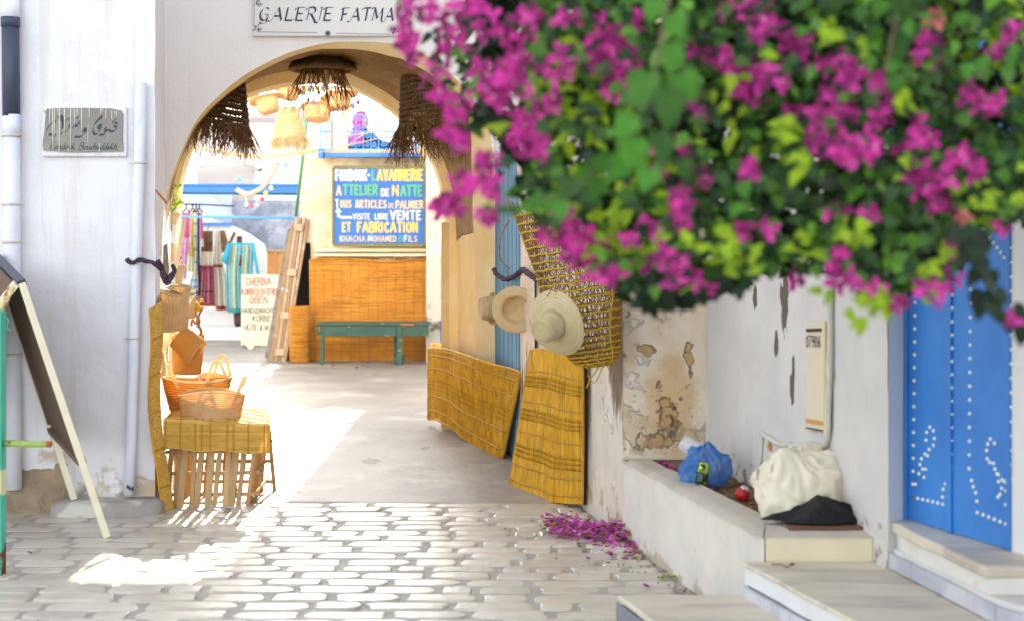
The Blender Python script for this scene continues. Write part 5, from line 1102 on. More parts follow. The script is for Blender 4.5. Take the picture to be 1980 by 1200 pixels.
for i in range(80):
    a0 = rnd.uniform(0, 6.283); a1 = a0+rnd.uniform(-.8, .8); r1_ = rnd.uniform(.17, .34); z1_ = rnd.uniform(-.2, -.43)
    P = [Vector((.165*math.cos(a0), .165*math.sin(a0), -.03)), Vector((lerp(.165,r1_,.5)*math.cos(lerp(a0,a1,.5)), lerp(.165,r1_,.5)*math.sin(lerp(a0,a1,.5)), z1_*.55)), Vector((r1_*math.cos(a1), r1_*math.sin(a1), z1_))]
    f.tube([m_ @ q for q in P], [.0045,.0038,.002], 4, False)
f.build('stems', m_fringe, dl, kind='stuff')
for k in range(7): f = MB(); f.lathe([(.018+.004*math.sin(k),-.03-.022*k),(.026+.005*k*(1-k/7),-.040-.022*k),(.018,-.05-.022*k)], 14, m_ @ Matrix.Translation((.03,0,0))); f.build('bulb_ring', m_palef, dl)
f = MB(); f.tube([W(624,112,12.9)+Vector((0,0,.0)), W(624,92,12.9)+Vector((0,0,.06))], .05, 10); f.build('stem', m_dark, dl)

# ================================================================ HATS
def hat(name, label, o, axis, R0, rc, hc, mat, group=None, droop=.0, cat='hat', rings=7, wav=.03):
    t = thing(name, label, cat, tuple(o), group); m_ = axm(o, axis); wf = lambda a, z_: 0
    f = MB(); n = 36; prof = [(.0001,hc),(rc*.35,hc),(rc*.75,hc*.985),(rc*.95,hc*.90),(rc*1.0,hc*.6),(rc*1.05,hc*.25),(rc*1.12,.012)]
    f.lathe(prof, n, m_); f.build('crown', mat, t, solid=.004)
    f = MB(); nv = 8; vs_ = []
    for j in range(nv+1):
        r_ = lerp(rc*1.12, R0, j/nv)
        for k in range(n): a = 2*math.pi*k/n; vs_.append(m_ @ Vector((r_*math.cos(a), r_*math.sin(a), .012-droop*(j/nv)**1.5+wav*R0*math.sin(2*a+1)*(j/nv)**2*2)))
    f.add(vs_, [(i*n+k, i*n+(k+1) % n, (i+1)*n+(k+1) % n, (i+1)*n+k) for i in range(nv) for k in range(n)]); f.build('brim', mat, t, solid=.005)
    f = MB()
    for j in range(1, 7):
        r_ = lerp(rc*1.12, R0, j/6.0); z_ = .012-droop*((j/6.0))**1.5
        P = [m_ @ Vector((r_*math.cos(a*.2094), r_*math.sin(a*.2094), z_+.002+wav*R0*math.sin(2*a*.2094+1)*(j/6.0)**2*2)) for a in range(31)]; f.tube(P, .0032, 4, False)
    for j in range(6): r_ = rc*(.15+.15*j); f.tube([m_ @ Vector((r_*math.cos(a*.2618), r_*math.sin(a*.2618), hc*1.0+.001)) for a in range(25)], .0028, 4, False)
    for j in range(5): z_ = hc*(.15+.17*j); f.tube([m_ @ Vector((rc*1.05*math.cos(a*.2618), rc*1.05*math.sin(a*.2618), z_)) for a in range(25)], .0028, 4, False)
    f.build('braid', mat, t, kind='stuff'); return t
hat('straw_hat', 'pale wide brimmed straw hat, crown forward, hung on the fish trap', W(1074,626,7.95), (-.62,-.76,-.26), .172, .064, .125, m_strawl, droop=.03)
hat('straw_hat', 'yellow straw hat showing its hollow inside, hung on the blue plank door', W(996,600,10.92), (.10,.98,.12), .165, .092, .11, m_straw, droop=-.01, wav=.01)
tq = hat('straw_hat', 'small straw hat seen side on, left of the inside out hat', W(962,596,11.95), (-.93,-.35,.0), .125, .088, .13, m_straw, droop=-.03)
f = MB(); f.tube([W(1058,574,7.9), W(1066,560,7.9), W(1080,566,7.92), W(1086,580,7.93)], .0035, 5); tag(f.build('hat_cord', m_twig), 'thin cord loop above the pale wide brimmed hat', 'cord')

# ================================================================ FISH TRAP BASKET
ft = thing('fish_trap', 'tall open woven reed fish trap with yellow rope rings, hanging on the peeling wall', 'basket', tuple(W(1158, 704, 8.25)))
Zt = 8.22
ctrl = [(706,1158,24),(698,1153,42),(680,1147,52),(650,1139,61),(610,1130,70),(570,1124,77),(530,1120,81),(490,1113,87),(450,1104,93),(405,1094,98)]
def trap(k):                                            # k 0..1 up -> centre, radius
    x = k*(len(ctrl)-1); i = min(int(x), len(ctrl)-2); t = x-i; a, b = ctrl[i], ctrl[i+1]
    y, cx, r = (lerp(a[j], b[j], t) for j in range(3)); return W(cx, y, Zt), r/F*Zt
def tp(k, a):
    c, r = trap(k); tilt = .16; return c+Vector((r*math.cos(a), r*math.sin(a)*.92, -r*math.cos(a)*-tilt*.9-r*math.sin(a)*.02))
nring = 24
for i in range(nring):
    k = (i/(nring-1))**.94; f = MB(); P = [tp(k, 2*math.pi*j/40)+Vector((0,0,.003*math.sin(j*1.9+i))) for j in range(41)]
    f.tube(P, [.0058+.0022*math.sin(j*2.6) for j in range(41)], 5, False); f.build('ring', m_ropey, ft)
f = MB(); nst = 58
for i in range(nst):
    for sgn in (1, -1):
        P = [tp(k/24, 2*math.pi*i/nst+sgn*(.055*math.sin(k*2.6+i)+.03*math.sin(k*.7+i*2))) for k in range(25)]
        f.tube(P, .0030, 3, False)
f.build('weave', m_twig, ft, kind='stuff')
f = MB()
for i in range(44):
    a = 2*math.pi*i/44; p_ = tp(1, a); f.tube([p_, p_+Vector((rnd.uniform(-.04,.02)+.03*math.cos(a), rnd.uniform(-.02,.02), rnd.uniform(.05,.13)))], [.004,.0015], 3, False)
f.build('reed_ends', m_twig, ft, kind='stuff')
f = MB()
for (x0, y0, y1) in ((1182,530,700),(1112,500,610)): f.tube([W(x0+3*math.sin(t), lerp(y0,y1,t/8), Zt-.235) for t in range(9)], .0035, 4)
f.tube(smooth([W(1160,706,Zt-.05), W(1150,720,Zt-.05), W(1140,735,Zt-.05), W(1134,750,Zt-.05)],3), .0035, 4); f.tube(smooth([W(1165,706,Zt-.05), W(1160,722,Zt-.05), W(1148,740,Zt-.05), W(1136,722,Zt-.05)],3), .003, 4); f.tube([W(1172,704,Zt-.05), W(1181,718,Zt-.05)], .003, 4)
f.build('loose_string', m_ropey, ft, kind='stuff')
f = MB(); f.tube([tp(1, 1.0)+Vector((0,0,-.05)), Vector((RW(8.6), 8.6, HW(380,8.5)))], .006, 5); f.build('hanging_cord', m_ropey, ft)

# ================================================================ REED MATS
def matting(name, label, bot, top, nreed, mat, bands, zrow, amp=.006, wav=None, cat='mat'):
    t = thing(name, label, cat, tuple(bot[len(bot)//2]))
    Bp = resample(smooth(bot, 6), 60); Tp = resample(smooth(top, 6), 60)
    def fn(u, v):
        x = u*59; i = min(int(x), 58); a = Bp[i].lerp(Bp[i+1], x-i); b = Tp[i].lerp(Tp[i+1], x-i); q_ = a.lerp(b, v); q_.y += (wav(u, v) if wav else 0); return q_
    nrm = Vector((-.75,-.66,0))
    reed_sheet('reeds', fn, nreed, 22, amp, nrm, mat, t)
    for (v0, r_) in bands:
        f = MB(); f.tube([fn(min(max(k/90, .002), .998), v0+.003*math.sin(k*1.3))+nrm*amp*1.2 for k in range(91)], [r_*(1+.35*math.sin(k*2.4)) for k in range(91)], 4); f.build('binding', m_bind, t)
    for v0, v1 in zrow:
        f = MB(); 
        for rr_ in range(3): 
            vv = lerp(v0, v1, rr_/2); f.tube([fn(min(max(k/200, .002), .998), vv+(.010 if k % 2 else -.010))+nrm*amp*1.3 for k in range(201)], amp*.42, 3)
        f.build('twined_row', mat, t)
    for u in (.0, 1.): f = MB(); f.tube([fn(u, k/20) for k in range(21)], amp*1.6, 5); f.build('selvedge', m_bind, t)
    for v in (.0, 1.): f = MB(); f.tube([fn(k/60, v) for k in range(61)], [amp*(1.2+.3*(k % 2)) for k in range(61)], 5); f.build('edge_roll', mat, t)
    return t
def gp_(px, py, h=.0): v = G(px, py, h); return v
m1b = [W(829,809,13.75), W(848,812,13.4), W(872,823,13.1), W(900,846,12.6), gp_(930,866), gp_(955,881), gp_(972,884)]
Zm = [v.y for v in m1b]
m1t = [W(830,672,13.8), W(855,673,13.2), W(880,678,12.7), W(905,687,12.15), W(925,694,11.95), W(950,702,11.8), W(985,711,11.5), W(1008,718,11.2)]
matting('long_reed_mat', 'long golden reed mat with brown stitched bands standing wavily along the passage wall', m1b, m1t, 190, m_reed, [(.12,.008),(.33,.008),(.72,.007),(.90,.009),(.965,.006)], [(.44,.56)], amp=.008,
    wav=lambda u, v: -.05-.04*max(0,1-u*4)+.07*math.sin(u*9+.6)*(1-v*.8)*(1 if u < .3 else .5)+.02*math.sin(u*23))
m2b = [W(986,936,10.3), W(1010,945,10.12), W(1035,950,9.98), W(1052,958,9.8), W(1066,968,9.6), W(1095,971,9.42), W(1128,971,9.24)]
m2t = [W(1026,676,10.4), W(1045,674,10.2), W(1060,674,10.0), W(1075,676,9.8), W(1090,680,9.6), W(1108,686,9.35), W(1127,690,9.18)]
matting('short_reed_mat', 'tall golden reed mat leaning on the peeling wall, in front under the straw hat', m2b, m2t, 110, m_reed, [(.045,.007),(.16,.006),(.40,.005),(.62,.005),(.84,.005)], [(.23,.30),(.50,.56),(.74,.80)], amp=.006,
    wav=lambda u, v: -.03+.07*math.sin(u*7.2+2.2)*(1-v*.7)*(1-u*.7))
f = MB(); f.tube([W(1133,700,9.15), W(1134,800,9.15), W(1131,975,9.12)], .009, 6); tag(f.build('dark_cable', m_hole), 'dark cable running down the peeling wall beside the tall leaning mat', 'cable')
f = MB()
for i in range(26): a = G(982, 880)+Vector((rnd.uniform(.0,.14), rnd.uniform(-.1,.3), .01)); f.tube([a, a+Vector((rnd.uniform(-.08,.08), rnd.uniform(-.06,.06), rnd.uniform(.05,.22)))], .003, 3)
tag(f.build('dry_twigs', m_twig, kind='stuff'), 'dry twigs between the two leaning golden reed mats', 'twigs')
# ================================================================ LEFT SIDE: PIPES, BOARD, POST
dp = thing('dark_downpipe', 'thick downpipe at the far left, dark above and whitewashed below its clamp', 'downpipe', (-2.99, 9.24, 0))
xa, Zq = XW(21, 9.24), 9.235
def px_(p, y): return Vector((XW(p, Zq), Zq, HW(y, Zq)))
f = MB(); f.tube([px_(18,-420), px_(19,-200), px_(20,34)], .054, 20); f.build('upper_pipe', m_pipe_w, dp)
f = MB(); f.tube([px_(20,34), px_(20,52)], .056, 20); f.tube([px_(20,48), px_(21,140), px_(22,225)], .0515, 20); f.build('bare_pipe', m_pipe_b, dp)
f = MB(); f.tube([px_(22,222), px_(23,262)], .0515, 20); f.tube([px_(22,258), px_(23,400), px_(24,700), px_(26,945)], .0505, 20); f.build('lower_pipe', m_pipe_w, dp)
f = MB(); f.tube([px_(20,-10), px_(20,36)], .0545, 20); f.build('collar', m_pipe_w, dp)
for y in (262, 395, 468, 685):
    f = MB(); f.lathe([(.052,-.008),(.058,-.008),(.058,.008),(.052,.008)], 20, Matrix.Translation(px_(22,y))); f.tube([px_(3,y), px_(43,y-2)], .006, 6); f.build('clamp', m_clamp, dp)
wp = thing('white_downpipe', 'slim whitewashed downpipe near the wall corner, tied with a dark rope', 'downpipe', (XW(252, 9.25), 9.25, .08))
Zq = 9.245; f = MB(); f.tube([px_(272,160), px_(270,300), px_(264,500), px_(258,700), px_(253,860), px_(250,955)], .034, 18); f.build('pipe', m_pipe_w, wp)
for x, y in ((269,315),(258,653)):
    f = MB(); f.lathe([(.035,-.006),(.040,-.006),(.040,.006),(.035,.006)], 16, Matrix.Translation(px_(x,y))); f.tube([px_(x-19,y+1), px_(x+16,y)], .005, 6); f.build('clamp', m_clamp, wp)
f = MB(); P = smooth([px_(247,502)+Vector((0,-.03,0)), px_(258,509)+Vector((0,-.045,0)), px_(272,503)+Vector((0,-.05,0)), px_(288,505)+Vector((0,-.05,0)), px_(303,510)+Vector((0,-.05,0)), px_(315,525), px_(322,538), px_(330,525)+Vector((0,.1,0)), px_(326,512)+Vector((0,.1,0))], 6)
rope(f, P, .014); rope(f, smooth([px_(303,505), px_(312,518), px_(318,540), px_(326,545), px_(333,528)], 6), .018); tag(f.build('dark_rope', m_rope_d), 'knotted dark purple rope tied round the slim whitewashed downpipe', 'rope')
f = MB(); f.prism([px_(300,370), px_(300,366), px_(322,390), px_(322,396)], (0,.02,0)); tag(f.build('rusty_spike', m_rust, flat=True), 'small rusty iron spike sticking out of the wall corner by the arch', 'spike')

bdn = thing('sandwich_board', 'folding sandwich board with a cream frame seen from behind, at the left', 'sign', tuple(G(212, 1040)))
F1, F2 = G(207, 1038), Vector((XW(143, 9.2), 9.2, .082)); T1 = W(42, 548, 8.42); T2 = W(-8, 497, 9.2)
ln = (T2-T1).normalized(); upv = (T1-F1).normalized(); nv = ln.cross(upv).normalized()
f = MB(); f.bar(F1, T1, .036, .05, ln); f.build('leg', m_board_w, bdn, flat=True, bev=.003)
f = MB(); f.bar(F2, T2, .036, .05, ln); f.build('leg', m_board_w, bdn, flat=True, bev=.003)
k1 = .30
a1, a2 = F1.lerp(T1, k1), F2.lerp(T2, k1-.01)
f = MB(); f.prism([a1, a2, T2, T1], nv*.010); f.build('panel', m_board_b, bdn, flat=True)
f = MB(); f.bar(a1, a2, .05, .035, upv); f.build('rail', M('brown_rail', (.20,.14,.09), (.15,.10,.07), scale=6, bump=.2), bdn, flat=True, bev=.003)
f = MB(); f.bar(T1, T2, .05, .035, upv); f.build('rail', m_pipe_b, bdn, flat=True, bev=.003)
f = MB(); f.bar(F2.lerp(T2, .31), T2, .03, .06, ln); f.build('stile', m_board_b, bdn, flat=True, bev=.003)
H1 = Vector((T1.x-1.15, T1.y+.15, 0)); H2_ = Vector((T2.x-1.15, T2.y+.15, 0))
f = MB(); f.bar(H1, T1+Vector((-.03,0,0)), .036, .04, ln); f.build('leg', m_board_w, bdn, flat=True, bev=.003); f = MB(); f.bar(H2_, T2+Vector((-.03,0,0)), .036, .04, ln); f.build('leg', m_board_w, bdn, flat=True, bev=.003)
f = MB(); f.prism([H1.lerp(T1,.3), H2_.lerp(T2,.3), T2+Vector((-.04,0,0)), T1+Vector((-.04,0,0))], (-.01,0,0)); f.build('panel', m_board_b, bdn, flat=True)
f = MB(); f.bar(W(2, 600, 7.55), W(22, 556, 7.6), .03, .02, (0,1,0)); 
tg = thing('turquoise_post', 'peeling turquoise metal post with a mossy side bar at the far left edge', 'post', (XW(2, 7.5), 7.5, 0))
f.build('strut', M('rusty_cream_paint', (.62,.55,.30), (.30,.14,.05), scale=14, thr=.55, soft=.05, bump=.4), tg, flat=True)
f = MB(); f.box((XW(-14, 7.5), 7.46, -.02), (XW(7, 7.5), 7.54, HW(600, 7.5))); f.build('upright', m_postg, tg, flat=True, bev=.004)
f = MB(); f.tube([W(6,856,7.5), W(60,858,7.42), W(94,858,7.38)], [.016,.0155,.015], 12); f.build('side_bar', m_bargr, tg)
f = MB(); f.tube([W(92,858,7.385), W(96,858,7.375)], .016, 12); f.build('end_cap', m_rust, tg)
f = MB(); f.tube(smooth([W(10,612,7.5), W(16,618,7.5), W(14,632,7.5), W(20,640,7.5)], 4), .004, 5); f.build('wire_hook', m_postg, tg)

# ================================================================ BASKET STALL
tb = thing('bamboo_crate_table', 'slatted bamboo stick crate used as a table for the straw baskets', 'table', (-1.85, 9.6, 0))
Xc0, Xc1, Zc0, Zc1, Ht = -2.08, -1.54, 9.42, 10.05, .43
def stick(a, b, r, nm='stick'):
    f = MB(); f.bar(a, b, r*2, r*1.3, (0,-1,0)); f.build(nm, m_bamboo, tb, flat=True, bev=.003)
for i, (xb, xt) in enumerate(((322,334),(340,352),(348,362),(370,378),(380,392),(402,410),(414,428),(436,444),(447,458),(460,476))):
    stick(Vector((XW(xb, Zc0), Zc0, -.0)), Vector((XW(xt, Zc0)+.0, Zc0+.02, Ht+.02)), .0145+.003*(i % 3))
for i in range(9):
    x0 = lerp(Xc0+.02, Xc1, i/8)+rnd.uniform(-.02,.02); stick(Vector((x0, Zc1-.05, 0)), Vector((x0+rnd.uniform(-.05,.05), Zc1-.05, Ht)), .012)
for i in range(6):
    y_ = lerp(Zc0+.08, Zc1-.1, i/5); stick(Vector((Xc0+.02, y_, 0)), Vector((Xc0+.04+rnd.uniform(-.03,.03), y_+rnd.uniform(-.05,.05), Ht)), .012); stick(Vector((Xc1-.08, y_, 0)), Vector((Xc1-.02, y_+rnd.uniform(-.05,.05), Ht)), .012)
for h in (.07, .33, .20):
    stick(Vector((Xc0-.03, Zc0+.03, h)), Vector((Xc1+.0, Zc0+.035, h+.005)), .011, 'cross_stick'); stick(Vector((Xc0-.03, Zc1-.07, h)), Vector((Xc1, Zc1-.07, h)), .011, 'cross_stick'); stick(Vector((Xc1-.03, Zc0, h)), Vector((Xc1-.05, Zc1, h)), .011, 'cross_stick'); stick(Vector((Xc0+.01, Zc0, h+.015)), Vector((Xc0+.01, Zc1, h+.015)), .011, 'cross_stick')
# mat over it, folded down at the front
am = thing('table_mat', 'pale gold reed mat laid over the crate and folded down at its front', 'mat', (-1.8, 9.6, .43))
XA, XB, ZA = XW(316, 9.33), XW(521, 9.33), 9.33
def apr(u, v):
    if v < .38: k = v/.38; z = lerp(HW(866, ZA), HW(813, ZA)-.004, k); return Vector((lerp(XA, XB, u)+(0 if k else 0), ZA-.004*math.sin(u*9)+.006*k, z-.030*u+.006*math.sin(u*14)))
    k = (v-.38)/.62; return Vector((lerp(XA, XB, u)-.10*k*u, ZA+.006+k*.62, HW(812, ZA)-.030*u+.03*math.sin(k*2.2)))
mb = MB(); rws = []
nr2 = 64
def rf(u, v): return apr(v, u)
vs_ = []
for i in range(nr2):
    for a_, h_ in ((.1,0),(.35,1),(.65,1),(.9,0)):
        v_ = (i+a_)/nr2; nn = Vector((0,-1,0)) if v_ < .38 else Vector((0,0,1))
        for k in range(41): vs_.append(apr(k/40, v_)+nn*(h_*.005+.0025*math.sin(i*7.1+k*.5)))
m4 = nr2*4; mb.add(vs_, [(j*41+i, j*41+i+1, (j+1)*41+i+1, (j+1)*41+i) for j in range(m4-1) for i in range(40)]); mb.build('reeds', m_reed2, am, kind='stuff')
for u in (.02, .16, .30, .36, .44, .60, .66, .80, .95, .985):
    f = MB(); f.tube([apr(u+.002*(k % 2), k/40)+(Vector((0,-.006,0)) if k < 16 else Vector((0,0,.006))) for k in range(41)], .0042, 4); f.build('binding', m_bind, am)
f = MB(); f.tube([apr(k/50, 0) for k in range(51)], [.006+.002*(k % 2) for k in range(51)], 5); f.build('edge_roll', m_reed2, am)
# mat standing along the left wall
sm_ = thing('standing_mat', 'narrow golden reed mat standing on edge against the left wall behind the crate', 'mat', (-2.15, 9.4, 0))
def stm(u, v):
    xb = ipl([(0,316),(.12,306),(.3,297),(.6,292),(.85,290),(1,289)], v); wd = ipl([(0,14),(.3,12),(1,15)], v); z = lerp(.0, HW(596-14*u, 9.24), v); Zl = lerp(9.22, 9.34, u)
    return Vector((XW(xb+wd*u, 9.24)+.012*math.sin(v*9), Zl, z))
reed_sheet('reeds', lambda u, v: stm(v, u), 70, 10, .005, Vector((-.2,-1,0)), m_reed2, sm_)
f = MB(); f.tube([stm(0, k/30)+Vector((0,-.004,0)) for k in range(31)], [.005+.001*(k % 2) for k in range(31)], 5); f.build('edge_roll', m_reed, sm_)
f = MB(); f.sheet(lambda u, v: stm(1, v)+Vector((-.24*u, 1.0*u, 0)), 6, 20); f.build('backing', m_reed, sm_)
for v in (.12,.3,.48,.66,.84): f = MB(); f.tube([stm(k/4, v)+Vector((0,-.008,0)) for k in range(5)], .005, 4); f.build('binding', m_bind, sm_)

def basket(name, label, base, r0, r1, H_, mat, ell=.8, wavy=.02, handles=(), coils=18, rotz=0, tilt=(0,0,1)):
    t = thing(name, label, 'basket', tuple(base)); m_ = axm(base, tilt) @ Matrix.Rotation(rotz, 4, 'Z')
    def pt(k, a, o=0): r_ = lerp(r0, r1, k**.8)+o; return m_ @ Vector((r_*math.cos(a), r_*ell*math.sin(a), k*H_+wavy*math.sin(2*a+1.2)*k**4))
    f = MB(); f.sheet(lambda u, v: pt(v, 2*math.pi*u), 40, 12); f.sheet(lambda u, v: m_ @ Vector(((r0*v)*math.cos(6.2832*u), r0*v*ell*math.sin(6.2832*u), .004)), 30, 2); f.build('body', mat, t, solid=.007)
    f = MB()
    for i in range(coils): k = (i+.5)/coils; f.tube([pt(k, 2*math.pi*j/40, .003) for j in range(41)], H_/coils*.34, 5, False)
    f.build('coil', mat, t, kind='stuff')
    f = MB(); f.tube([pt(1, 2*math.pi*j/40)+Vector((0,0,.001*(j % 2))) for j in range(41)], .0085, 6, False); f.build('rim', m_strawp, t)
    for (a0, a1, hh, lean) in handles:
        f = MB(); A_, B_ = pt(.93, a0), pt(.93, a1); P = []
        for i in range(15): s_ = i/14; p_ = A_.lerp(B_, s_); P.append(p_+Vector(lean)*math.sin(math.pi*s_)+Vector((0,0,hh*math.sin(math.pi*s_)**.7)))
        f.tube(P, .0105, 7); f.build('handle', m_strawp, t)
    return t
zt_ = .465
basket('straw_basket', 'large coiled straw basket with two upright loop handles, behind the paler basket', Vector((-1.985, 9.78, zt_+.01)), .135, .215, .27, m_strawy, handles=((2.0+math.pi, 2.75+math.pi, .14, (0,0,0)), (.2, 1.2, .16, (0,0,0))), ell=.75, wavy=.01)
basket('straw_basket', 'pale coiled straw basket with flared stick handles, frontmost on the reed covered crate', Vector((-1.84, 9.50, zt_-.005)), .155, .20, .225, m_strawp, ell=.62, wavy=-.016, coils=20)
for (x0, y0, x1, y1, lab) in ((452,775,474,726,'right handle stick of the palest basket, leaning outwards'), (345,752,324,704,'left handle stick of the palest basket, leaning outwards')):
    f = MB(); f.tube([W(x0,y0,9.47), W(x1,y1,9.44)], .0115, 7); f.tube([W(x0,y0,9.47), W(x1+2,y1+2,9.50)], .009, 7); q_ = f.build('handle', m_strawp, bpy.data.objects['straw_basket.001'])
# loose basket rim / flat straw ring behind
f = MB(); mm_ = axm(W(412,733,9.95), (.2,-.3,1)); f.lathe([(.085,0),(.095,.012),(.105,0),(.095,-.008)], 30, mm_, close=True); f.lathe([(.0001,-.02),(.06,-.015),(.09,0)], 24, mm_); tag(f.build('straw_dish', m_strawp), 'small round straw dish lying in the large handled basket', 'dish')
# stack of hanging baskets / hats on the left wall
def wall_basket(name, label, o, ax, r0, r1, H_, mat, n=34, pleat=.035, scal=.02, ell=.7):
    t = thing(name, label, 'basket', tuple(o)); m_ = axm(o, ax)
    f = MB(); f.sheet(lambda u, v: m_ @ Vector((lerp(r0, r1, v**.7)*math.cos(6.2832*u)*(1+pleat*math.sin(n*6.2832*u)), ell*lerp(r0, r1, v**.7)*math.sin(6.2832*u)*(1+pleat*math.sin(n*6.2832*u)), v*H_+scal*math.sin(3*6.2832*u+1)*v)), 136, 10)
    f.sheet(lambda u, v: m_ @ Vector((r0*v*math.cos(6.2832*u), ell*r0*v*math.sin(6.2832*u), 0)), 24, 2); f.build('body', mat, t, solid=.006)
    f = MB(); f.tube([m_ @ Vector((r1*math.cos(.157*j), ell*r1*math.sin(.157*j), H_+scal*math.sin(3*.157*j+1))) for j in range(41)], .006, 5, False); f.build('rim', m_straw, t); return t
wall_basket('fan_basket', 'fan shaped pleated straw basket hung lowest left against the wall', W(338,638,10.55), (-.12,-.1,1), .082, .125, .255, m_straw, ell=.8)
wall_basket('square_basket', 'pale straw basket with a cut square rim, right of the fan shaped one', W(352,614,10.80), (.05,.0,1), .085, .085, .13, m_straw, n=20, pleat=.01, scal=.03)
hat('straw_hat', 'round straw hat with its open brim turned up, topmost of the left pile', W(350,556,10.70), (-.25,.25,-1), .097, .066, .066, m_straw, wav=.06)
wall_basket('tilted_basket', 'deep orange straw basket tilted sideways below the fan shaped one', W(345,650,10.75), (.75,-.1,-.62), .082, .095, .175, m_strawy, n=24, pleat=.02, scal=.005)
wall_basket('upright_basket', 'yellow ribbed straw basket standing behind the handled baskets', W(362,722,10.90), (.02,0,1), .092, .108, .27, m_strawy, n=30, pleat=.03, scal=.01)
f = MB(); f.box(W(326,640,11.0), W(340,790,11.1)); tag(f.build('pale_slab', m_creampost, flat=True, bev=.004), 'pale upright board behind the basket pile at the left wall', 'board')
f = MB(); f.sheet(lambda u, v: W(lerp(302,326,u), lerp(730,640,v), 10.75)+Vector((0,.03*math.sin(v*9),0)), 4, 10); tag(f.build('sacking', M('floral_sacking', (.72,.55,.36), (.36,.20,.10), scale=26, thr=.6, soft=.05, bump=.5, tr=.2)), 'faded patterned cloth hanging behind the basket pile', 'cloth')
# wrought iron plant stand twigs
f = MB(); f.tube(smooth([W(379,592,10.9), W(376,605,10.9), W(385,618,10.9), W(384,628,10.9), W(389,640,10.9), W(386,650,10.9), W(380,655,10.9)], 5), .010, 6); f.tube(smooth([W(392,596,10.9), W(386,606,10.9), W(379,625,10.9), W(372,618,10.9), W(370,630,10.9)], 5), .008, 6); tag(f.build('iron_scroll', M('rusted_iron', (.36,.17,.07), (.22,.10,.05), scale=20, bump=.4)), 'rusted scrolled iron plant stand right of the basket pile', 'stand')
f = MB()
for i in range(16): f.ball(W(rnd.uniform(376,392), rnd.uniform(578,600), 10.9+rnd.uniform(-.05,.05)), rnd.uniform(.010,.018), 6, 5)
tag(f.build('yellow_flowers', M('yellow_petals', (.72,.55,.05), rough=.6, bump=0, tr=.3), kind='stuff'), 'small yellow flowers on the rusted iron plant stand', 'flowers')
f = MB(); f.prism([W(316,475,11.2), W(323,470,11.2), W(326,520,11.2), W(322,545,11.2), W(314,540,11.2)], (0,.04,0)); f.wob(.01, 30); tag(f.build('bark_strip', M('grey_bark', (.22,.20,.18), (.34,.31,.28), scale=18, bump=1)), 'grey strip of bark hanging by the arch edge above the dark rope knot', 'bark')

# pots with succulents on the passage wall
def pot_plant(label, base, r0, r1, hh, leafy, lm, seedv, spread=.12, up_=.22, big=.028):
    r_ = random.Random(seedv); t = thing('potted_plant', label, 'plant', tuple(base)); m_ = Matrix.Translation(base)
    f = MB(); f.lathe([(.0001,0),(r0,0),(lerp(r0,r1,.5),hh*.5),(r1,hh*.88),(r1*1.12,hh*.88),(r1*1.12,hh),(r1*.95,hh),(r1*.9,hh*.85),(.0001,hh*.85)], 20, m_); f.build('pot', m_pot, t)
    f = MB()
    for i in range(leafy):
        a = r_.uniform(0, 6.28); p0 = base+Vector((0,0,hh*.85)); p1 = p0+Vector((math.cos(a)*r_.uniform(0,spread), math.sin(a)*r_.uniform(0,spread), r_.uniform(.03, up_)))
        if i % 4 == 0: f.tube([p0, p0.lerp(p1,.5)+Vector((.01,0,.01)), p1], .0035, 4)
        s_ = big*r_.uniform(.6, 1.2); d_ = Vector((math.cos(a), math.sin(a), r_.uniform(-.2,.9))).normalized(); q_ = axm(p1, d_); f.add([q_ @ Vector(v) for v in ((0,0,0),(s_*.5,0,s_*.5),(s_*.42,0,s_*1.1),(0,0,s_*1.4),(-s_*.42,0,s_*1.1),(-s_*.5,0,s_*.5),(0,s_*.18,s_*.7))], [(0,1,6),(1,2,6),(2,3,6),(3,4,6),(4,5,6),(5,0,6)])
    f.build('foliage', lm, t, kind='stuff'); return t
pot_plant('bright green succulent in a cream wall pot at the left edge of the arch opening', W(331,435,13.3), .045, .075, .10, 70, m_succ, 5, .075, .26)
pot_plant('pink tipped dry succulent in a cream pot lower on the passage wall', W(339,560,13.6), .05, .085, .22, 34, M('reddish_succulent', (.36,.16,.08), (.45,.28,.12), scale=20, bump=0, tr=.2), 6, .07, .2, .022)
pot_plant('small pink flowering plant above the bright green succulent', W(333,372,13.9), .02, .03, .04, 34, M('pink_flower_tuft', (.62,.34,.22), (.55,.5,.2), scale=20, bump=0, tr=.2), 9, .06, .17, .018)
f = MB(); f.bar(W(340,520,13.2), W(357,425,13.2), .035, .02, (0,1,0)); tag(f.build('leaning_batten', m_creampost, flat=True, bev=.003), 'pale leaning slat between the two wall pots in the passage', 'slat')
f = MB(); f.box(W(324,505,13.5), W(336,470,13.4)); tag(f.build('shelf_block', m_yel, flat=True, bev=.005), 'yellow block shelf on the passage wall between the pots', 'shelf')
f = MB(); f.bar(W(327,470,13.45), W(330,436,13.4), .03, .02, (0,1,0)); tag(f.build('brown_batten', m_oldwood, flat=True, bev=.003), 'short brown upright slat under the bright green succulent pot', 'slat')

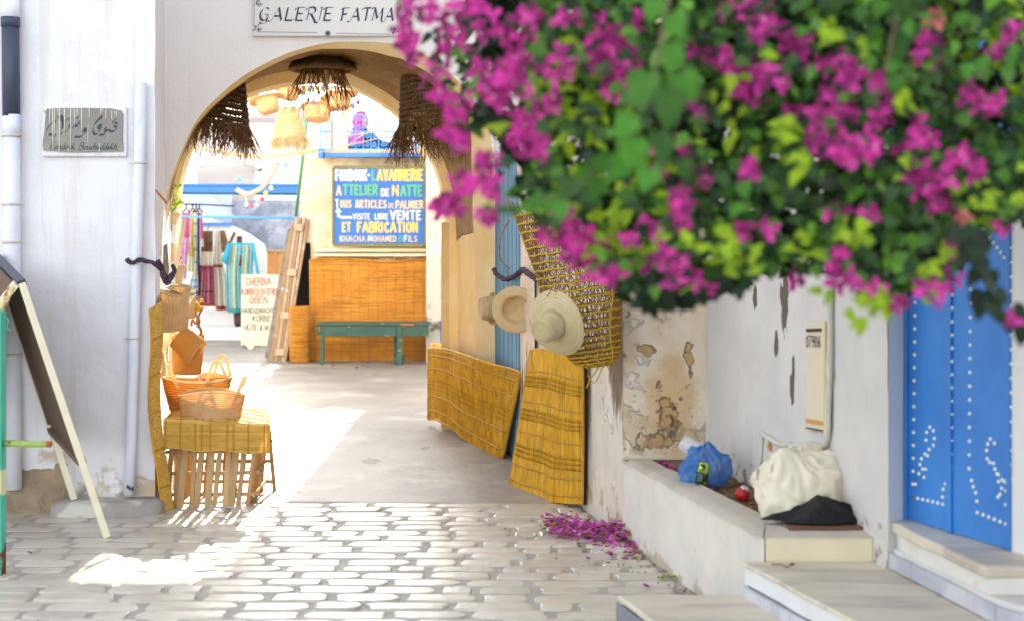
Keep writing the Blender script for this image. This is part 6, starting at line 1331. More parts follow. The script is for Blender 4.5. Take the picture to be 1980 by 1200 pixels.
# ================================================================ OVERHEAD THINGS IN THE COURTYARD
f = MB(); P = smooth([W(378,283,17.5), W(420,292,17.5), W(470,301,17.6), W(520,302,17.7), W(570,297,17.8), W(612,290,18)], 6); f.tube(P, [.022+.003*math.sin(i*2) for i in range(len(P))], 8); tag(f.build('bamboo_pole', M('pale_bamboo', (.72,.54,.33), (.62,.44,.25), scale=12, stretch=(4,1,1), bump=.4)), 'long curved pale bamboo pole hanging across the arch view below the shades', 'pole')
f = MB(); P = smooth([W(537,313,18), W(529,330,18), W(519,348,18), W(508,362,18), W(492,372,18), W(478,376,18), W(466,372,18), W(457,366,18)], 6); f.tube(P, [.022+.010*abs(math.sin(i*1.1)) for i in range(len(P))], 8); f.tube(smooth([W(474,375,18), W(477,388,18), W(480,400,18)],3), .01, 5); tag(f.build('crochet_rope', m_ropeg), 'knotted grey crocheted rope hanging in a curve above the blue rails', 'rope')
f = MB(); f.tube([W(378,331,17.8), W(440,322,17.8), W(530,306,17.8)], .008, 5); tag(f.build('white_line', m_court), 'thin white washing line rising to the right through the arch view', 'line')
f = MB(); f.tube(smooth([W(580,302,18.5), W(640,290,19), W(700,275,19.5), W(760,262,20)], 4), .008, 5); f.tube(smooth([W(660,295,19), W(700,262,19.5), W(770,240,20)], 4), .006, 5); tag(f.build('rope_line', m_rope_l), 'thin pale rope slanting across the blue scrolled railing', 'line')
f = MB(); P = smooth([W(568,278,18.5), W(620,266,19), W(660,264,19.3), W(700,259,19.6), W(740,254,19.8), W(765,247,20)], 5); f.tube(P, .006, 4)
for i in range(0, len(P), 3): f.ball(P[i], .022, 6, 5)
tag(f.build('bead_string', m_rope_l), 'string of small pale knots hanging across the blue scrolled railing', 'garland')
bc = [(462,348,18,(.1,.55,.5)),(541,336,18,(.75,.4,.3)),(533,352,18,(.5,.45,.8)),(524,364,18,(.80,.75,.15)),(514,374,18,(.7,.6,.1)),(507,386,18,(.7,.08,.12)),(486,398,18,(.65,.10,.15)),(496,397,18,(.7,.65,.9)),(477,396,18,(.62,.5,.85)),(552,320,18,(.2,.6,.5))]
nm_ = ['teal ball left of the knotted rope','salmon ball right of the knotted rope','lilac ball beside the knotted rope curve','lemon yellow ball on the deep blue beam','small mustard ball below the lemon one','rose red ball above the blue grey mottled wall','crimson ball left of the pale mauve one','pale mauve ball between the red balls','violet ball leftmost below the knotted rope','mint green ball highest of the hanging balls']
for i, (x, y, Z_, c_) in enumerate(bc):
    f = MB(); f.ball(W(x, y, Z_), .026, 10, 8); f.wob(.003, 60); f.tube([W(x,y,Z_), W(x,y-9,Z_)], .002, 3); tag(f.build('wool_ball', M('wool_%d' % i, c_, rough=.9, bump=.5, bscale=90)), nm_[i]+', hanging in the courtyard', 'ornament', 'coloured balls hanging in the courtyard')
mh = M('backlit_hat_straw', (.76,.52,.30), (.70,.44,.22), scale=10, bump=.3, tr=.35, rough=.8)
for i, (x, y, R_, rr, hh, ax, Z_, lab) in enumerate(((515,190,.21,.12,.17,(.30,-.15,-1),17.8,'peach straw hat hanging upside down left of the pale bell shade'), (616,206,.20,.14,.16,(-.05,-.25,-1),17.4,'peach straw hat hanging upside down under the disc lampshade stems'), (655,185,.23,.13,.16,(.2,-.2,-1),18.2,'peach straw hat hanging right of the disc lampshade stems'), (560,172,.20,.12,.13,(-.2,-.2,-1),18.6,'peach straw hat half hidden left of the disc lampshade stems'), (487,178,.17,.10,.12,(-.4,-.1,-1),18.4,'smallest peach straw hat beside the dark bell shade'))):
    hat('hanging_hat', lab, W(x,y,Z_), ax, R_, rr, hh, mh, group='straw hats hanging overhead in the courtyard', wav=.02); f = MB(); 
f = MB(); f.box((XW(480, 19), 19, HW(178, 19)), (XW(700, 19), 19.06, HW(166, 19))); hb2 = f.build('hanging_rail', m_creampost, flat=True); tag(hb2, 'pale rail high in the courtyard from which the straw hats hang', 'rail')
f = MB(); f.box((XW(470,26), 26, HW(236,26)), (XW(612,26), 26.2, HW(228,26))); tag(f.build('grey_roof_edge', M('grey_roof_edge', (.36,.32,.34), rough=.8), flat=True), 'grey roof edge line behind the pale bell shade', 'roof edge')
f = MB(); f.box((XW(470,26.1), 26.22, HW(228,26.1)), (XW(612,26.1), 26.4, HW(205,26.1))); tag(f.build('pink_parapet', M('pinkish_parapet', (.55,.44,.44), (.6,.5,.5), rough=.9), flat=True), 'pinkish parapet band above the grey roof edge', 'parapet')
f = MB(); f.tube([W(626,195,18), W(641,222,18)], .01, 4)
for i, (x, y, c_) in enumerate(((589,172,(.75,.65,.05)),(606,198,(.7,.1,.2)),(683,204,(.15,.12,.35)),(693,198,(.25,.08,.10)),(598,176,(.25,.35,.6)))):
    f = MB(); f.ball(W(x, y, 15.6), .02, 6, 5, (1,1,1.6)); f.tube([W(x,y,15.6), W(x,y-20,15.6)], .002, 3); tag(f.build('tassel', M('tassel_%d' % i, c_, rough=.9, bump=.3)), ['yellow','rose red','dark violet','maroon','slate blue'][i]+' tassel hanging among the loose lampshade stems', 'tassel', 'tassels among the lampshade stems')

# ================================================================ RUBBISH ON THE BENCH
def bag(name, label, c, sx, sy, sz, mat, seed, neck=None, flat_bottom=.0, n=110, m=70, am_=.10, fr=2.2, crease=0, spike=()):
    t = thing(name, label, 'bag', tuple(c)); f = MB(); vs_ = []
    for j in range(m+1):
        th = math.pi*j/m
        for k in range(n):
            a = 2*math.pi*k/n; x, y_, z_ = math.sin(th)*math.cos(a), math.sin(th)*math.sin(a), math.cos(th)
            q = 1+am_*1.6*noise.noise(Vector((x*fr+seed, y_*fr, z_*fr)))+am_*.8*(abs(noise.noise(Vector((x*fr*2.4+seed, y_*fr*2.4, z_*fr*1.2))))*2-.6)+am_*.22*math.sin(a*11+z_*3)*max(0, z_)
            if 0: q += crease*(1-abs(noise.noise(Vector((x*fr*1.5+seed, y_*fr*1.5+4, z_*fr*.7))))*4)*.5+crease*.5*(1-abs(noise.noise(Vector((x*fr*4, y_*fr*4+seed, z_*fr*1.6))))*4)*.4
            if crease:
                nk = Vector(spike[0][:3]).normalized(); pv = Vector((x, y_, z_)); e1 = nk.orthogonal().normalized(); e2 = nk.cross(e1); ph = math.atan2(pv.dot(e1), pv.dot(e2)); po = pv.angle(nk) if pv.length > 1e-5 else 0
                wv_ = noise.noise(pv*1.7+Vector((seed,0,0))); q += crease*.38*(abs(math.sin(ph*4.5+wv_*4+po*.8))-.5)*math.exp(-((po-.75)/.75)**2)*-1+crease*.16*math.sin(ph*17+wv_*9)*math.exp(-((po-.6)/.5)**2)
            for (sx_, sy_, sz_, sh) in spike: q += sh*math.exp(-((x-sx_)**2+(y_-sy_)**2+(z_-sz_)**2)/.045)
            if neck and z_ > .45: q *= 1-neck*(z_-.45)
            vs_.append(Vector((x*sx*q, y_*sy*q, max(-.62, z_*q)*sz)))
    mz = min(v.z for v in vs_); f.add([c+v-Vector((0,0,mz)) for v in vs_], [(j*n+k, (j+1)*n+k, (j+1)*n+(k+1) % n, j*n+(k+1) % n) for j in range(m) for k in range(n)])
    f.build('body', mat, t); return t
cb = W(1552, 1003, 6.62); cb.z = .425
wb = bag('white_rubbish_bag', 'bulging white plastic rubbish bag slumped on the planter bench below the meter panel', cb, .215, .155, .185, m_bag_w, 3.3, am_=.09, fr=1.6, crease=.22, spike=((-.42,-.35,.85,.26),(.55,-.1,.8,.14)))
f = MB(); f.sheet(lambda u, v: W(lerp(1505, 1530, u)-18*v*(1-u), lerp(905, 876, v)-6*math.sin(u*5), 6.62)+Vector((0, .03*math.sin(u*7+v*3), 0)), 8, 6); f.sheet(lambda u, v: W(lerp(1462, 1500, u), lerp(925, 905-14*u, v)+8*math.sin(u*4), 6.58)+Vector((0, .03*math.sin(u*7), 0)), 8, 5); f.build('loose_end', m_bag_w, wb, solid=.003)
cb2 = W(1363, 934, 7.62); cb2.z = .415
bb = bag('blue_rubbish_bag', 'translucent blue plastic bag full of cans, left of the white rubbish bag', cb2, .125, .10, .115, m_bag_b, 8.1, am_=.10, fr=1.6, crease=.34, spike=((.1,-.2,1,.25),(-.85,-.3,-.5,.3),(.75,-.1,.5,.22),(-.6,-.2,.6,-.12)))
for (x, y, ax, mt) in ((1358,916,(.2,.2,1),m_can),(1342,912,(-.3,.1,1),m_bag_b),(1380,910,(.5,0,1),m_pet)):
    f = MB(); f.lathe([(.0001,-.05),(.026,-.05),(.030,-.04),(.030,.04),(.024,.055),(.0001,.055)], 16, axm(W(x,y,7.52 if mt is m_can else 7.6), ax)); tag(f.build('drink_can' if mt is m_can else 'bottle', mt), {'m_can':'x'}.get('', '') or ('crushed lime green and black can at the front of the blue bag' if mt is m_can else 'dark blue bottle inside the translucent blue bag' if mt is m_bag_b else 'clear bottle inside the right of the translucent blue bag'), 'can' if mt is m_can else 'bottle')
f = MB(); f.lathe([(.0001,0),(.036,0),(.042,.02)]+[(.041+.003*(i % 2), .03+.014*i) for i in range(9)]+[(.040,.17),(.018,.21),(.016,.225),(.0001,.225)], 18, axm(W(1318,852,7.8), (.62,-.2,-.42))); tag(f.build('plastic_bottle', m_pet), 'clear ribbed plastic bottle leaning on the blue bag, base up', 'bottle')
f = MB(); f.lathe([(.0001,-.03),(.028,-.03),(.034,-.01),(.030,.012),(.026,.02),(.0001,.022)], 14, axm(W(1437,953,7.2), (.3,-.2,1)), wob=lambda a, z_: .12*math.sin(3*a+z_*60)); cr = f.build('crushed_can', m_canr); tag(cr, 'crushed red can on the soil between the blue and white bags', 'can')
f = MB(); f.lathe([(.0001,.026),(.016,.030),(.022,.020)], 10, axm(W(1437,951,7.2), (.3,-.2,1))); f.build('lid', m_foilw, cr)
cb3 = W(1580, 1022, 6.42); cb3.z = HB+.014
def sheetk(u, v):
    a = 2*math.pi*u; r_ = v; x = math.cos(a)*r_*(.20+.03*math.sin(3*a)+.02*math.sin(7*a)); y_ = math.sin(a)*r_*.10
    env = (1-r_**1.7); z = env*(.055*math.exp(-((x-.03)/.10)**2)+.05*math.exp(-((x-.16)/.04)**2)+.03)+.045*(.5-abs(noise.noise(Vector((x*8+y_*5,y_*12,1)))))*(1-r_**3)+.004*noise.noise(Vector((x*40,y_*40,4)))+.006
    return cb3+Vector((x+.005, y_, z))
f = MB(); f.sheet(sheetk, 140, 50); tag(f.build('black_plastic_sheet', m_bag_k, solid=.003), 'crumpled black plastic sheet in front of the white rubbish bag', 'sheet')
f = MB(); f.box((XW(1520,6.36), 6.29, HB+.001), (XW(1680,6.36), 6.46, HB+.013)); tag(f.build('brown_board', m_brownb, flat=True, bev=.003), 'flat brown board lying under the black plastic sheet', 'board')
# ================================================================ FALLEN PETALS
def petal(mb, c, s_, r_=rnd, lift=.4):
    a = r_.uniform(0, 6.28); d_ = Vector((math.cos(a), math.sin(a), r_.uniform(-.1, lift))).normalized(); q_ = axm(c, (r_.uniform(-.5,.5), r_.uniform(-.5,.5), 1), d_)
    mb.add([q_ @ Vector(v)*1 for v in ((-s_*.5,0,0),(-s_*.1,s_*.36,s_*.10),(s_*.5,0,s_*.22),(-s_*.1,-s_*.36,s_*.10),(0,0,-s_*.04))], [(0,4,1),(1,4,2),(2,4,3),(3,4,0)])
f = MB(); f2 = MB()
hr = random.Random(5)
for i in range(520):
    t_ = hr.random(); x = lerp(1058, 1232, t_)+hr.gauss(0, 5); y = ipl([(0,1028),(.3,1032),(.6,1040),(1,1052)], t_)+hr.gauss(0, 7+5*t_); c_ = G(x, y); hh = max(0, .10*(1-abs(y-ipl([(0,1028),(1,1048)], t_))/18))*hr.random()
    petal(f if hr.random() < .72 else f2, c_+Vector((0,0,.008+hh)), hr.uniform(.032,.052), hr, .9)
tag(f.build('petal_heap', m_petal, kind='stuff'), 'swept heap of magenta bougainvillea petals at the foot of the right wall', 'petals')
m_dry = M('dry_petals', (.34,.20,.06), (.22,.08,.04), scale=20, bump=.2, tr=.2, island=.4, space='O')
for i in range(160):
    x = hr.uniform(1040, 1250); y = 1052+hr.gauss(0, 22)+(x-1150)*.10; 
    if x < 980+(y-470)*.77-20+150 and y > 985: petal(f2, G(x, y)+Vector((0,0,.008)), hr.uniform(.012,.026), hr, .5)
for i in range(120):
    y = hr.uniform(972, 1150); x = 455+(y-470)/.763-hr.expovariate(.05)-4; petal(f2, G(x, y)+Vector((0,0,.01)), hr.uniform(.010,.024), hr, .5)
tag(f2.build('dry_litter', m_dry, kind='stuff'), 'brown and yellow dried petals scattered through and beside the magenta heap', 'litter')
for i, (x, y, s_, lab) in enumerate(((1253,1063,.045,'single magenta petal just right of the heap'),(1134,981,.05,'single magenta petal by the foot of the tall leaning mat'),(1136,1083,.03,'small magenta petal below the middle of the heap'),(1183,1075,.035,'magenta petal beside a dry brown leaf below the heap'),(1208,1084,.03,'pale magenta petal lower right of the heap'),(1250,1137,.04,'magenta petal nearest the low marble step'),(867,824,.04,'magenta petal at the bend of the long golden mat'),(977,1026,.02,'tiny magenta petal on the paving left of the heap'),(58,1072,.03,'tiny crimson petal on the cement near the turquoise post'))):
    f = MB()
    for k in range(3): petal(f, G(x+rnd.uniform(-3,3), y)+Vector((0,0,.012)), s_, rnd, .8)
    tag(f.build('fallen_petal', m_petal), lab, 'petal')
for i, (x, y) in enumerate(((643,709),(690,712),(702,708),(711,703),(764,706),(774,706),(688,714),(814,703),(425,722),(449,720),(620,704))):
    f = MB(); petal(f, G(x, y)+Vector((0,0,.02)), .055, rnd, .8); petal(f, G(x+2, y)+Vector((0,0,.02)), .045, rnd, .8); tag(f.build('fallen_bract', m_bract), 'small magenta petal on the pale courtyard floor, not far from the green bench', 'petal', 'magenta petals on the courtyard floor')
f = MB(); c_ = G(1292, 1121)
for (dx, a, s_) in ((-.02, .3, .05),(.03,-.2,.06),(.055,.5,.03)):
    q_ = axm(c_+Vector((dx,0,.012)), (0,-.3,1), (math.cos(a), math.sin(a), .25)); f.add([q_ @ Vector(v) for v in ((-s_*.6,0,0),(0,s_*.3,s_*.12),(s_*.6,0,s_*.2),(0,-s_*.3,s_*.12),(0,0,-.002))], [(0,4,1),(1,4,2),(2,4,3),(3,4,0)])
tag(f.build('yellow_leaf', m_leaf2), 'curled yellow green leaf on the paving near the low step', 'leaf')
f = MB(); f.tube(smooth([G(1492,1090,.335), G(1510,1090,.335), G(1525,1096,.335)],3), .0025, 4); q_ = axm(G(1531,1092,.345), (0,-.6,1)); f.add([q_ @ Vector(v) for v in ((-.015,0,0),(0,.01,.005),(.018,0,.01),(0,-.01,.005))], [(0,1,2,3)]); tag(f.build('dry_sprig', m_dry), 'dry sprig with a small green leaf on the marble platform', 'sprig')
f = MB(); f.sheet(lambda u, v: G(lerp(1032,1050,u), lerp(1040,1033,v))+Vector((0,0,.012+.01*math.sin(u*6+v*3))), 6, 4); tag(f.build('paper_scrap', m_bag_w, solid=.001), 'crumpled white paper scrap at the left end of the petal heap', 'litter')
for i, (x, y, lab) in enumerate(((1085,1107,'orange cigarette end on the paving below the heap'),(1177,1121,'pinkish cigarette end on the paving nearer the bottom'))):
    f = MB(); c_ = G(x, y)+Vector((0,0,.014)); f.tube([c_, c_+Vector((.022,.004,0))], .004, 8); o_ = f.build('cigarette_end', M('cork_tip_%d' % i, (.55,.24,.10), rough=.8, bump=0)); tag(o_, lab, 'litter'); f = MB(); f.tube([c_+Vector((.022,.004,0)), c_+Vector((.03,.0055,0))], .0041, 8); f.build('paper', m_cardw, o_)
f = MB()
for i in range(130): t_ = rnd.random(); c_ = Vector((lerp(.78,1.10,t_)+rnd.uniform(.0,.25), lerp(8.2,6.75,t_), .415)); petal(f, c_+Vector((0,0,rnd.uniform(0,.012))), rnd.uniform(.014,.03), rnd, .6)
tag(f.build('planter_litter', m_dry, kind='stuff'), 'dry leaves and petals strewn over the planter soil', 'litter')
f = MB()
for i in range(60): t_ = rnd.random()**1.6*.5; c_ = Vector((lerp(.76,1.08,t_)+rnd.uniform(.0,.05), lerp(8.25,6.7,t_), .42)); petal(f, c_+Vector((0,0,rnd.uniform(0,.02))), rnd.uniform(.02,.035), rnd, .8)
tag(f.build('planter_petals', m_bract, kind='stuff'), 'magenta petals gathered along the planter edge left of the blue bag', 'petals')
# ================================================================ FOLIAGE OVERHEAD
def leaf_mesh(L_, w, heart=.12, fold=.12, curl=.15):
    P = [(0,0),(heart*L_*-1,.0)]
    out = [(-.10*L_, .22*w), (.05*L_, .46*w), (.30*L_, .50*w), (.62*L_, .32*w), (.85*L_, .12*w), (1.0*L_, 0)]
    vs_ = [Vector((0,0,0)), Vector((.33*L_,0,-.02*L_)), Vector((.66*L_,0,-.05*L_*curl*6)), Vector((L_,0,-curl*L_))]
    for (x, y) in out[:5]: vs_.append(Vector((x, y, fold*abs(y)-curl*x*x/L_)))
    for (x, y) in out[:5]: vs_.append(Vector((x, -y, fold*abs(y)-curl*x*x/L_)))
    fs = [(0,5,4),(0,1,6,5),(1,2,7,6),(2,3,8,7),(0,9,10),(0,10,11,1),(1,11,12,2),(2,12,13,3)]
    return vs_, fs
def bract_mesh(s_):
    vs_ = []; fs = []
    for k in range(3):
        a = k*2*math.pi/3+rnd.uniform(-.2,.2); c, s = math.cos(a), math.sin(a); b = len(vs_)
        for (x, y, z) in ((0,0,0),(.35,.34,.22),(.75,.30,.40),(1.0,0,.42),(.75,-.30,.40),(.35,-.34,.22),(.5,0,.20)):
            vs_.append(Vector((x*c-y*s, x*s+y*c, z))*s_)
        fs += [tuple(b+i for i in q) for q in ((0,6,1),(1,6,2),(2,6,3),(3,6,4),(4,6,5),(5,6,0))]
    return vs_, fs
def frame(d, up=None):
    d = Vector(d).normalized(); up = Vector(up or (rnd.uniform(-.4,.4), -1, rnd.uniform(-.1,.8))).normalized(); y = up.cross(d)
    if y.length < 1e-3: y = Vector((0,0,1)).cross(d)
    y.normalize(); z = d.cross(y); return Matrix((d, y, z)).transposed().to_4x4()
bg_ = thing('bougainvillea', 'magenta flowering bougainvillea overhanging the right half of the lane', 'plant', (2.3, 3.9, 0))
hv = thing('heart_leaf_vine', 'bright green vine of large heart shaped leaves trailing through the bougainvillea', 'vine', (1.9, 2.6, 0))
def proto(vf, mat, nm):
    m_ = MB(); m_.add(*vf); o = m_.build(nm, mat, None, flat=False); d = o.data; bpy.data.objects.remove(o); return d
def collect(): return []
parts = {'leaf': [], 'young_leaf': [], 'flower': [], 'pale_flower': [], 'dark_leaf': []}
fr_ = random.Random(11)
# outline of the mass (photo px) used as the reach of the plant at each bearing
topl = [(740,-60),(775,-20),(810,90),(850,180),(900,250),(950,320),(1010,390),(1060,440),(1100,500),(1160,530),(1220,575),(1290,590),(1350,560),(1420,575),(1470,530),(1530,545),(1590,530),(1650,560),(1700,600),(1740,570),(1800,565),(1850,520),(1880,470),(1920,440),(1990,430),(2150,420)]
def inside(px, py, m=0): return py < ipl(topl, px)-m+22*noise.noise(Vector((px*.013, 3.3, 0)))
def dens(px, py):                                      # gaps
    g_ = noise.noise(Vector((px*.0075, py*.0075, 2.2)))
    if math.hypot((px-1530)/22, (py-415)/30) < 1: return 0
    if px < 1000 and g_ < .02: return .10
    return 1.0 if g_ > -.30 else .45
for i in range(5200):                                   # unseen leaf mass added above and behind to shade the part in view
    px = fr_.uniform(900, 2300); py = fr_.uniform(-620, -40) if i % 3 else fr_.uniform(-200, ipl(topl, px)-60); Z_ = fr_.uniform(3.4, 5.3) if i % 3 else fr_.uniform(4.4, 5.3)
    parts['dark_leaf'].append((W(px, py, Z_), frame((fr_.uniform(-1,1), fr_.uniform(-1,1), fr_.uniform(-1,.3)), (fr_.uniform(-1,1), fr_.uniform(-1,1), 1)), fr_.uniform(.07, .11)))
n_ = 0
while n_ < 12500:
    px = fr_.uniform(700, 2120); py = fr_.uniform(-160, 610)
    if px < 1010 and fr_.random() < .62: continue
    if px < 900 and fr_.random() < .5: continue
    if not inside(px, py, 12) or fr_.random() > dens(px, py): continue
    n_ += 1; dep = fr_.random()**.8; Z_ = lerp(3.15, 4.55, dep); c_ = W(px, py, Z_)
    d_ = Vector((fr_.uniform(-1,1), fr_.uniform(-.9,.3), fr_.uniform(-1.1,.3)))
    kind = 'dark_leaf' if dep > .55 else 'leaf'  # deeper leaves get a darker colour, painting shade inside the mass
    cl = noise.noise(Vector((c_.x*3.1, c_.y*3.1, c_.z*3.1+7)))
    if cl > .36 and dep < .5: kind = 'young_leaf'
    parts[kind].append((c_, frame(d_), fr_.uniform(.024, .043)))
FC = [(800,22,36),(840,10,36),(800,100,35),(870,75,40),(900,20,40),(845,150,30),(960,150,55),(1010,110,50),(890,200,26),(868,215,20),(1020,262,62),(985,180,50),(1080,130,35),(1180,110,60),(1200,160,45),(1150,90,35),(880,262,35),(915,328,52),(880,395,38),(945,378,30),(850,408,20),(860,185,25),(935,412,20),(1160,60,30),(790,70,28),(955,60,35),(1220,40,25),
(1070,440,35),(1110,470,45),(1150,500,40),(1172,522,30),(1090,415,25),(1426,21,35),(1477,32,40),(1471,59,25),(1351,107,25),(1397,117,28),(1439,149,38),(1487,160,30),(1450,190,25),(1530,107,35),(1538,80,25),(1349,187,22),(1349,215,16),(1645,128,42),(1605,115,25),(1637,165,25),(1597,213,38),(1541,227,28),(1794,96,38),(1810,30,22),(1960,70,25),(1927,101,14),(1693,160,14),(1709,203,22),(1698,235,25),(1645,216,15),(1874,181,25),(1911,208,32),(1655,283,48),(1581,272,25),(1618,299,24),(1783,267,28),(1746,299,20),(1858,320,42),(1799,341,36),(1762,373,28),(1821,405,28),(1863,427,18),(1767,229,30),(1274,341,20),(1354,347,30),(1319,395,34),(1450,331,12),(1274,293,15),(1319,291,16),(1437,443,16),(1482,445,13),(1293,517,40),(1357,544,26),(1309,437,15),(1610,483,24),(1541,533,14),(1602,539,20),(1641,541,26),(1687,560,17),(1794,571,30),(1839,539,20),(1842,480,18),(1943,437,18),(1738,581,12),(1687,411,12),(1613,413,16),(1954,624,12),(1240,505,20),(1020,25,30),(1100,30,24),(1060,200,26),(1255,440,20),(1210,470,16)]
for (px, py, r_) in FC:
    Zc = fr_.uniform(3.0, 3.35); cnt = max(3, int((r_/12)**2*.95)); sal = (px, py) in ((1810,30),(1863,427))
    for i in range(cnt):
        a = fr_.uniform(0, 6.283); q = r_*math.sqrt(fr_.random())*.85; c_ = W(px+q*math.cos(a), py+q*math.sin(a), Zc+fr_.uniform(-.08,.12))
        d_ = Vector((fr_.uniform(-1,1), fr_.uniform(-1,.0), fr_.uniform(-1,.6)))
        parts['pale_flower' if sal else 'flower'].append((c_, frame((fr_.uniform(-1,1), fr_.uniform(-.4,.4), fr_.uniform(-1,1)), (fr_.uniform(-.7,.7), -1, fr_.uniform(-.7,.9))), fr_.uniform(.017,.027)))
for (px, py, r_) in ((1511,250,32),(1549,320,30),(1650,459,34),(1677,590,42),(1700,575,26),(1800,548,34),(1751,197,25),(1757,315,20),(1885,368,32),(1613,64,30),(1965,10,28),(1975,380,25),(1400,465,32),(1550,475,26),(1330,470,24),(1280,480,20),(1590,560,16),(960,250,16),(1390,500,26),(1460,510,26),(1660,90,18),(1990,330,24),(1830,470,24),(1340,560,14)):
    for i in range(int((r_/9.0)**2)):
        a = fr_.uniform(0, 6.283); q = r_*math.sqrt(fr_.random()); c_ = W(px+q*math.cos(a), py+q*math.sin(a), fr_.uniform(3.0,3.3))
        parts['young_leaf'].append((c_, frame((fr_.uniform(-1,1), fr_.uniform(-.6,.2), fr_.uniform(-1,.5))), fr_.uniform(.024,.036)))
for (px, py, r_) in ((1240,575,22),(1275,570,26),(1310,560,28),(1350,560,22),(1385,550,20),(1320,585,12),(1250,585,12),(1420,540,22),(1700,540,24),(1210,560,14)):
    for i in range(int((r_/7.5)**2)):
        a = fr_.uniform(0, 6.283); q = r_*math.sqrt(fr_.random()); parts['dark_leaf'].append((W(px+q*math.cos(a), py+q*math.sin(a), fr_.uniform(3.2,3.5)), frame((fr_.uniform(-1,1), fr_.uniform(-.6,.2), fr_.uniform(-1,.5))), fr_.uniform(.03,.045)))
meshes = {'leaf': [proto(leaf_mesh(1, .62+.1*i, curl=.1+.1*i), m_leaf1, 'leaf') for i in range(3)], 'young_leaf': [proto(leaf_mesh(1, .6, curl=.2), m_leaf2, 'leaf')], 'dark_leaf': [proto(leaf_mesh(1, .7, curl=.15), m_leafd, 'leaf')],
          'flower': [proto(bract_mesh(1), m_bract, 'flower') for i in range(4)], 'pale_flower': [proto(bract_mesh(1), m_bract2, 'flower')]}
def emit(items, kinds, name, par, limit=300):
    items = sorted(items, key=lambda q: -q[1][2]/q[1][0].y); vis = [q for q in items if 0 < 990+F*q[1][0].x/q[1][0].y < 1980 and 0 < 470-F*(q[1][0].z-1.6)/q[1][0].y < 1200]
    vs_ = set(id(q) for q in vis[:limit]); org = ORG[par.name]
    bulk = {}
    for q in items:
        k, (c_, m_, s_) = q
        if id(q) in vs_:
            o = bpy.data.objects.new(name, fr_.choice(meshes[k])); COL.objects.link(o); o.parent = par; o.matrix_local = Matrix.Translation(c_-org) @ m_ @ Matrix.Scale(s_, 4)
        else: bulk.setdefault(k, MB())
        if id(q) not in vs_:
            me_ = fr_.choice(meshes[k]); T_ = Matrix.Translation(c_) @ m_ @ Matrix.Scale(s_, 4); bulk[k].add([T_ @ v.co for v in me_.vertices], [tuple(p_.vertices) for p_ in me_.polygons])
    for k, mb_ in bulk.items(): mb_.build(name, meshes[k][0].materials[0], par, kind='stuff')
emit([('leaf', q) for q in parts['leaf']]+[('young_leaf', q) for q in parts['young_leaf']]+[('dark_leaf', q) for q in parts['dark_leaf']], None, 'leaf', bg_)
emit([('flower', q) for q in parts['flower']]+[('pale_flower', q) for q in parts['pale_flower']], None, 'flower', bg_)
# flower tubes
f = MB()
for (c_, m_, s_) in parts['flower'][::5]:
    f.ball(c_+m_ @ Vector((0,0,s_*.5)), s_*.14, 5, 4)
f.build('flower_centre', m_fcen, bg_, kind='stuff')
# canes and trunk
f = MB(); f.tube(smooth([(2.3,3.9,0),(2.25,3.95,.8),(2.3,3.85,1.6),(2.1,3.8,2.3),(1.7,3.8,2.55)], 6), [.06-.001*i for i in range(25)], 8); f.build('trunk', m_bark, bg_)
for i in range(34):
    a = W(fr_.uniform(1500,2000), fr_.uniform(-120,200), 3.9); b_ = W(fr_.uniform(780,1950), fr_.uniform(0,480), fr_.uniform(3.3,4.1)); px = 990+F*b_.x/b_.y; py = 470-F*(b_.z-1.6)/b_.y
    if not inside(px, py, 30): continue
    mid_ = a.lerp(b_, .5)+Vector((fr_.uniform(-.1,.1), 0, .12)); f = MB(); P = smooth([Vector((1.75,3.85,2.5)), a, mid_, b_], 6); f.tube(P, [lerp(.011,.003,k/(len(P)-1)) for k in range(len(P))], 5); f.build('cane', m_bark, bg_)
# heart-leaved vine
hl = [(1240,180,95,-1.9),(1300,120,80,-1.5),(1310,50,70,-1.4),(1262,22,60,-1.8),(1295,215,95,-1.5),(1205,250,70,-2.2),(1222,300,80,-1.7),(1280,290,85,-1.4),(1190,330,70,-2.3),(1155,320,62,-2.6),(1120,345,66,-2.5),(1150,370,62,-1.9),(1095,372,64,-2.3),(1062,395,52,-2.7),(1085,410,46,-1.8),(1035,392,44,-2.9),(1012,402,34,-2.9),(990,408,28,3.1),(968,405,24,2.9),(940,402,22,3.0),(1330,170,70,-1.2),(1250,350,60,-1.9),(1210,380,40,-2.0),
      (1745,18,62,-1.4),(1700,20,44,-1.8),(1738,95,66,-1.6),(1690,72,46,-1.9),(1683,125,42,-1.5),(1760,60,40,-1.0),(1700,170,44,-1.7),(1735,165,40,-1.4),(1680,195,36,-2.0),(1665,30,36,-1.8),(1725,130,40,-1.9),(1872,140,38,-1.6),(1882,90,36,-1.5),(1905,125,36,-1.2),(1860,40,34,-1.6),(1955,118,36,-1.5),(1325,330,44,-1.4),(1605,240,30,-1.6),(1440,370,42,-1.6),(1400,350,36,-1.2),(1420,410,38,-1.9)]
lm_ = [proto(leaf_mesh(1, .86+.08*i, fold=.18, curl=.22), m_leafg, 'leaf') for i in range(3)]
dmesh = proto(leaf_mesh(1, .8, fold=.15, curl=.2), m_leafd, 'leaf')
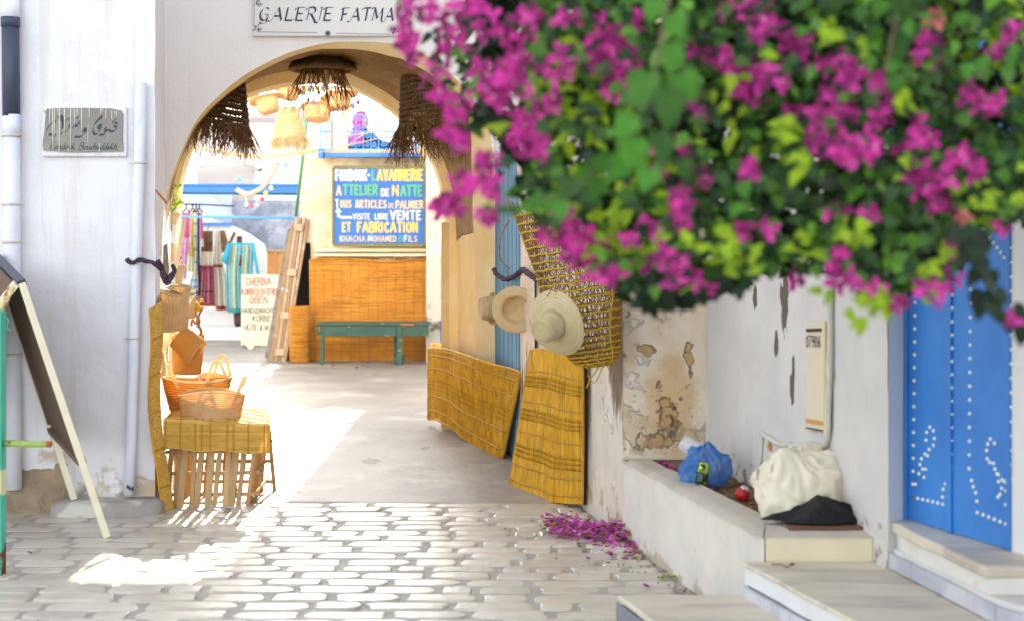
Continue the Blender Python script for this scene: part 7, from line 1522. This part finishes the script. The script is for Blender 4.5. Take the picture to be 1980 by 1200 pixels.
for (px, py, s_, ang) in hl:
    Z_ = 2.62 if px < 1350 else 2.95
    Z_ += fr_.uniform(-.08, .08); c_ = W(px, py, Z_); d_ = Vector((math.cos(ang), fr_.uniform(-.5,.1), math.sin(ang))).normalized(); sz = s_/F*Z_*.88
    o = bpy.data.objects.new('leaf', fr_.choice(lm_)); COL.objects.link(o); o.parent = hv; o.matrix_local = Matrix.Translation(c_-d_*sz*.5-ORG[hv.name]) @ frame(d_, (fr_.uniform(-.8,.8), -1, fr_.uniform(-.5,1.0))) @ Matrix.Scale(sz, 4)
f = MB(); P = smooth([W(1330,-120,2.75), W(1290,10,2.7), W(1270,120,2.68), W(1240,220,2.68), (W(1200,300,2.68)), W(1120,350,2.68), W(1040,390,2.66), W(950,402,2.64)], 5); f.tube(P, [lerp(.005,.0015,k/(len(P)-1)) for k in range(len(P))], 5); f.build('stem', m_bark, hv)
f = MB(); P = smooth([W(1330,-120,2.75), Vector((1.4,2.7,2.35)), Vector((1.9,2.65,2.2)), Vector((1.95,2.62,1.0)), Vector((1.9,2.6,0))], 6); f.tube(P, .008, 6); f.build('stem', m_bark, hv)
f = MB(); P = smooth([W(1760,-160,3.0), W(1735,20,2.98), W(1715,120,2.98), W(1690,210,3.0)], 5); f.tube(P, .003, 5); f.build('stem', m_bark, hv)
dv = thing('trailing_sprig', 'dark leafy sprig trailing in front of the blue studded door at the right edge', 'sprig', tuple(W(1890, 430, 3.1)))
P = smooth([W(1850,400,3.1), W(1880,450,3.08), W(1905,520,3.05), W(1930,590,3.05), W(1960,630,3.05), W(1995,650,3.05)], 5); f = MB(); f.tube(P, .0025, 5); f.build('stem', m_bark, dv)
for (px, py, s_, ang) in ((1870,465,60,-2.2),(1888,490,62,-1.9),(1862,500,44,-2.4),(1902,520,52,-1.2),(1880,540,40,-2.2),(1915,545,44,-1.6),(1895,590,62,-1.9),(1925,600,50,-1.3),(1940,575,40,-.6),(1950,625,44,-1.5),(1975,610,44,-.8),(1975,650,44,-1.6),(1848,455,44,-2.4),(1905,465,40,-.7)):
    c_ = W(px, py, 3.05+fr_.uniform(-.06,.06)); d_ = Vector((math.cos(ang), fr_.uniform(-.5,.1), math.sin(ang))).normalized(); sz = s_/F*3.05
    o = bpy.data.objects.new('leaf', dmesh); COL.objects.link(o); o.parent = dv; o.matrix_local = Matrix.Translation(c_-d_*sz*.5-ORG[dv.name]) @ frame(d_, (fr_.uniform(-.5,.5), -1, fr_.uniform(-.2,.6))) @ Matrix.Scale(sz, 4)
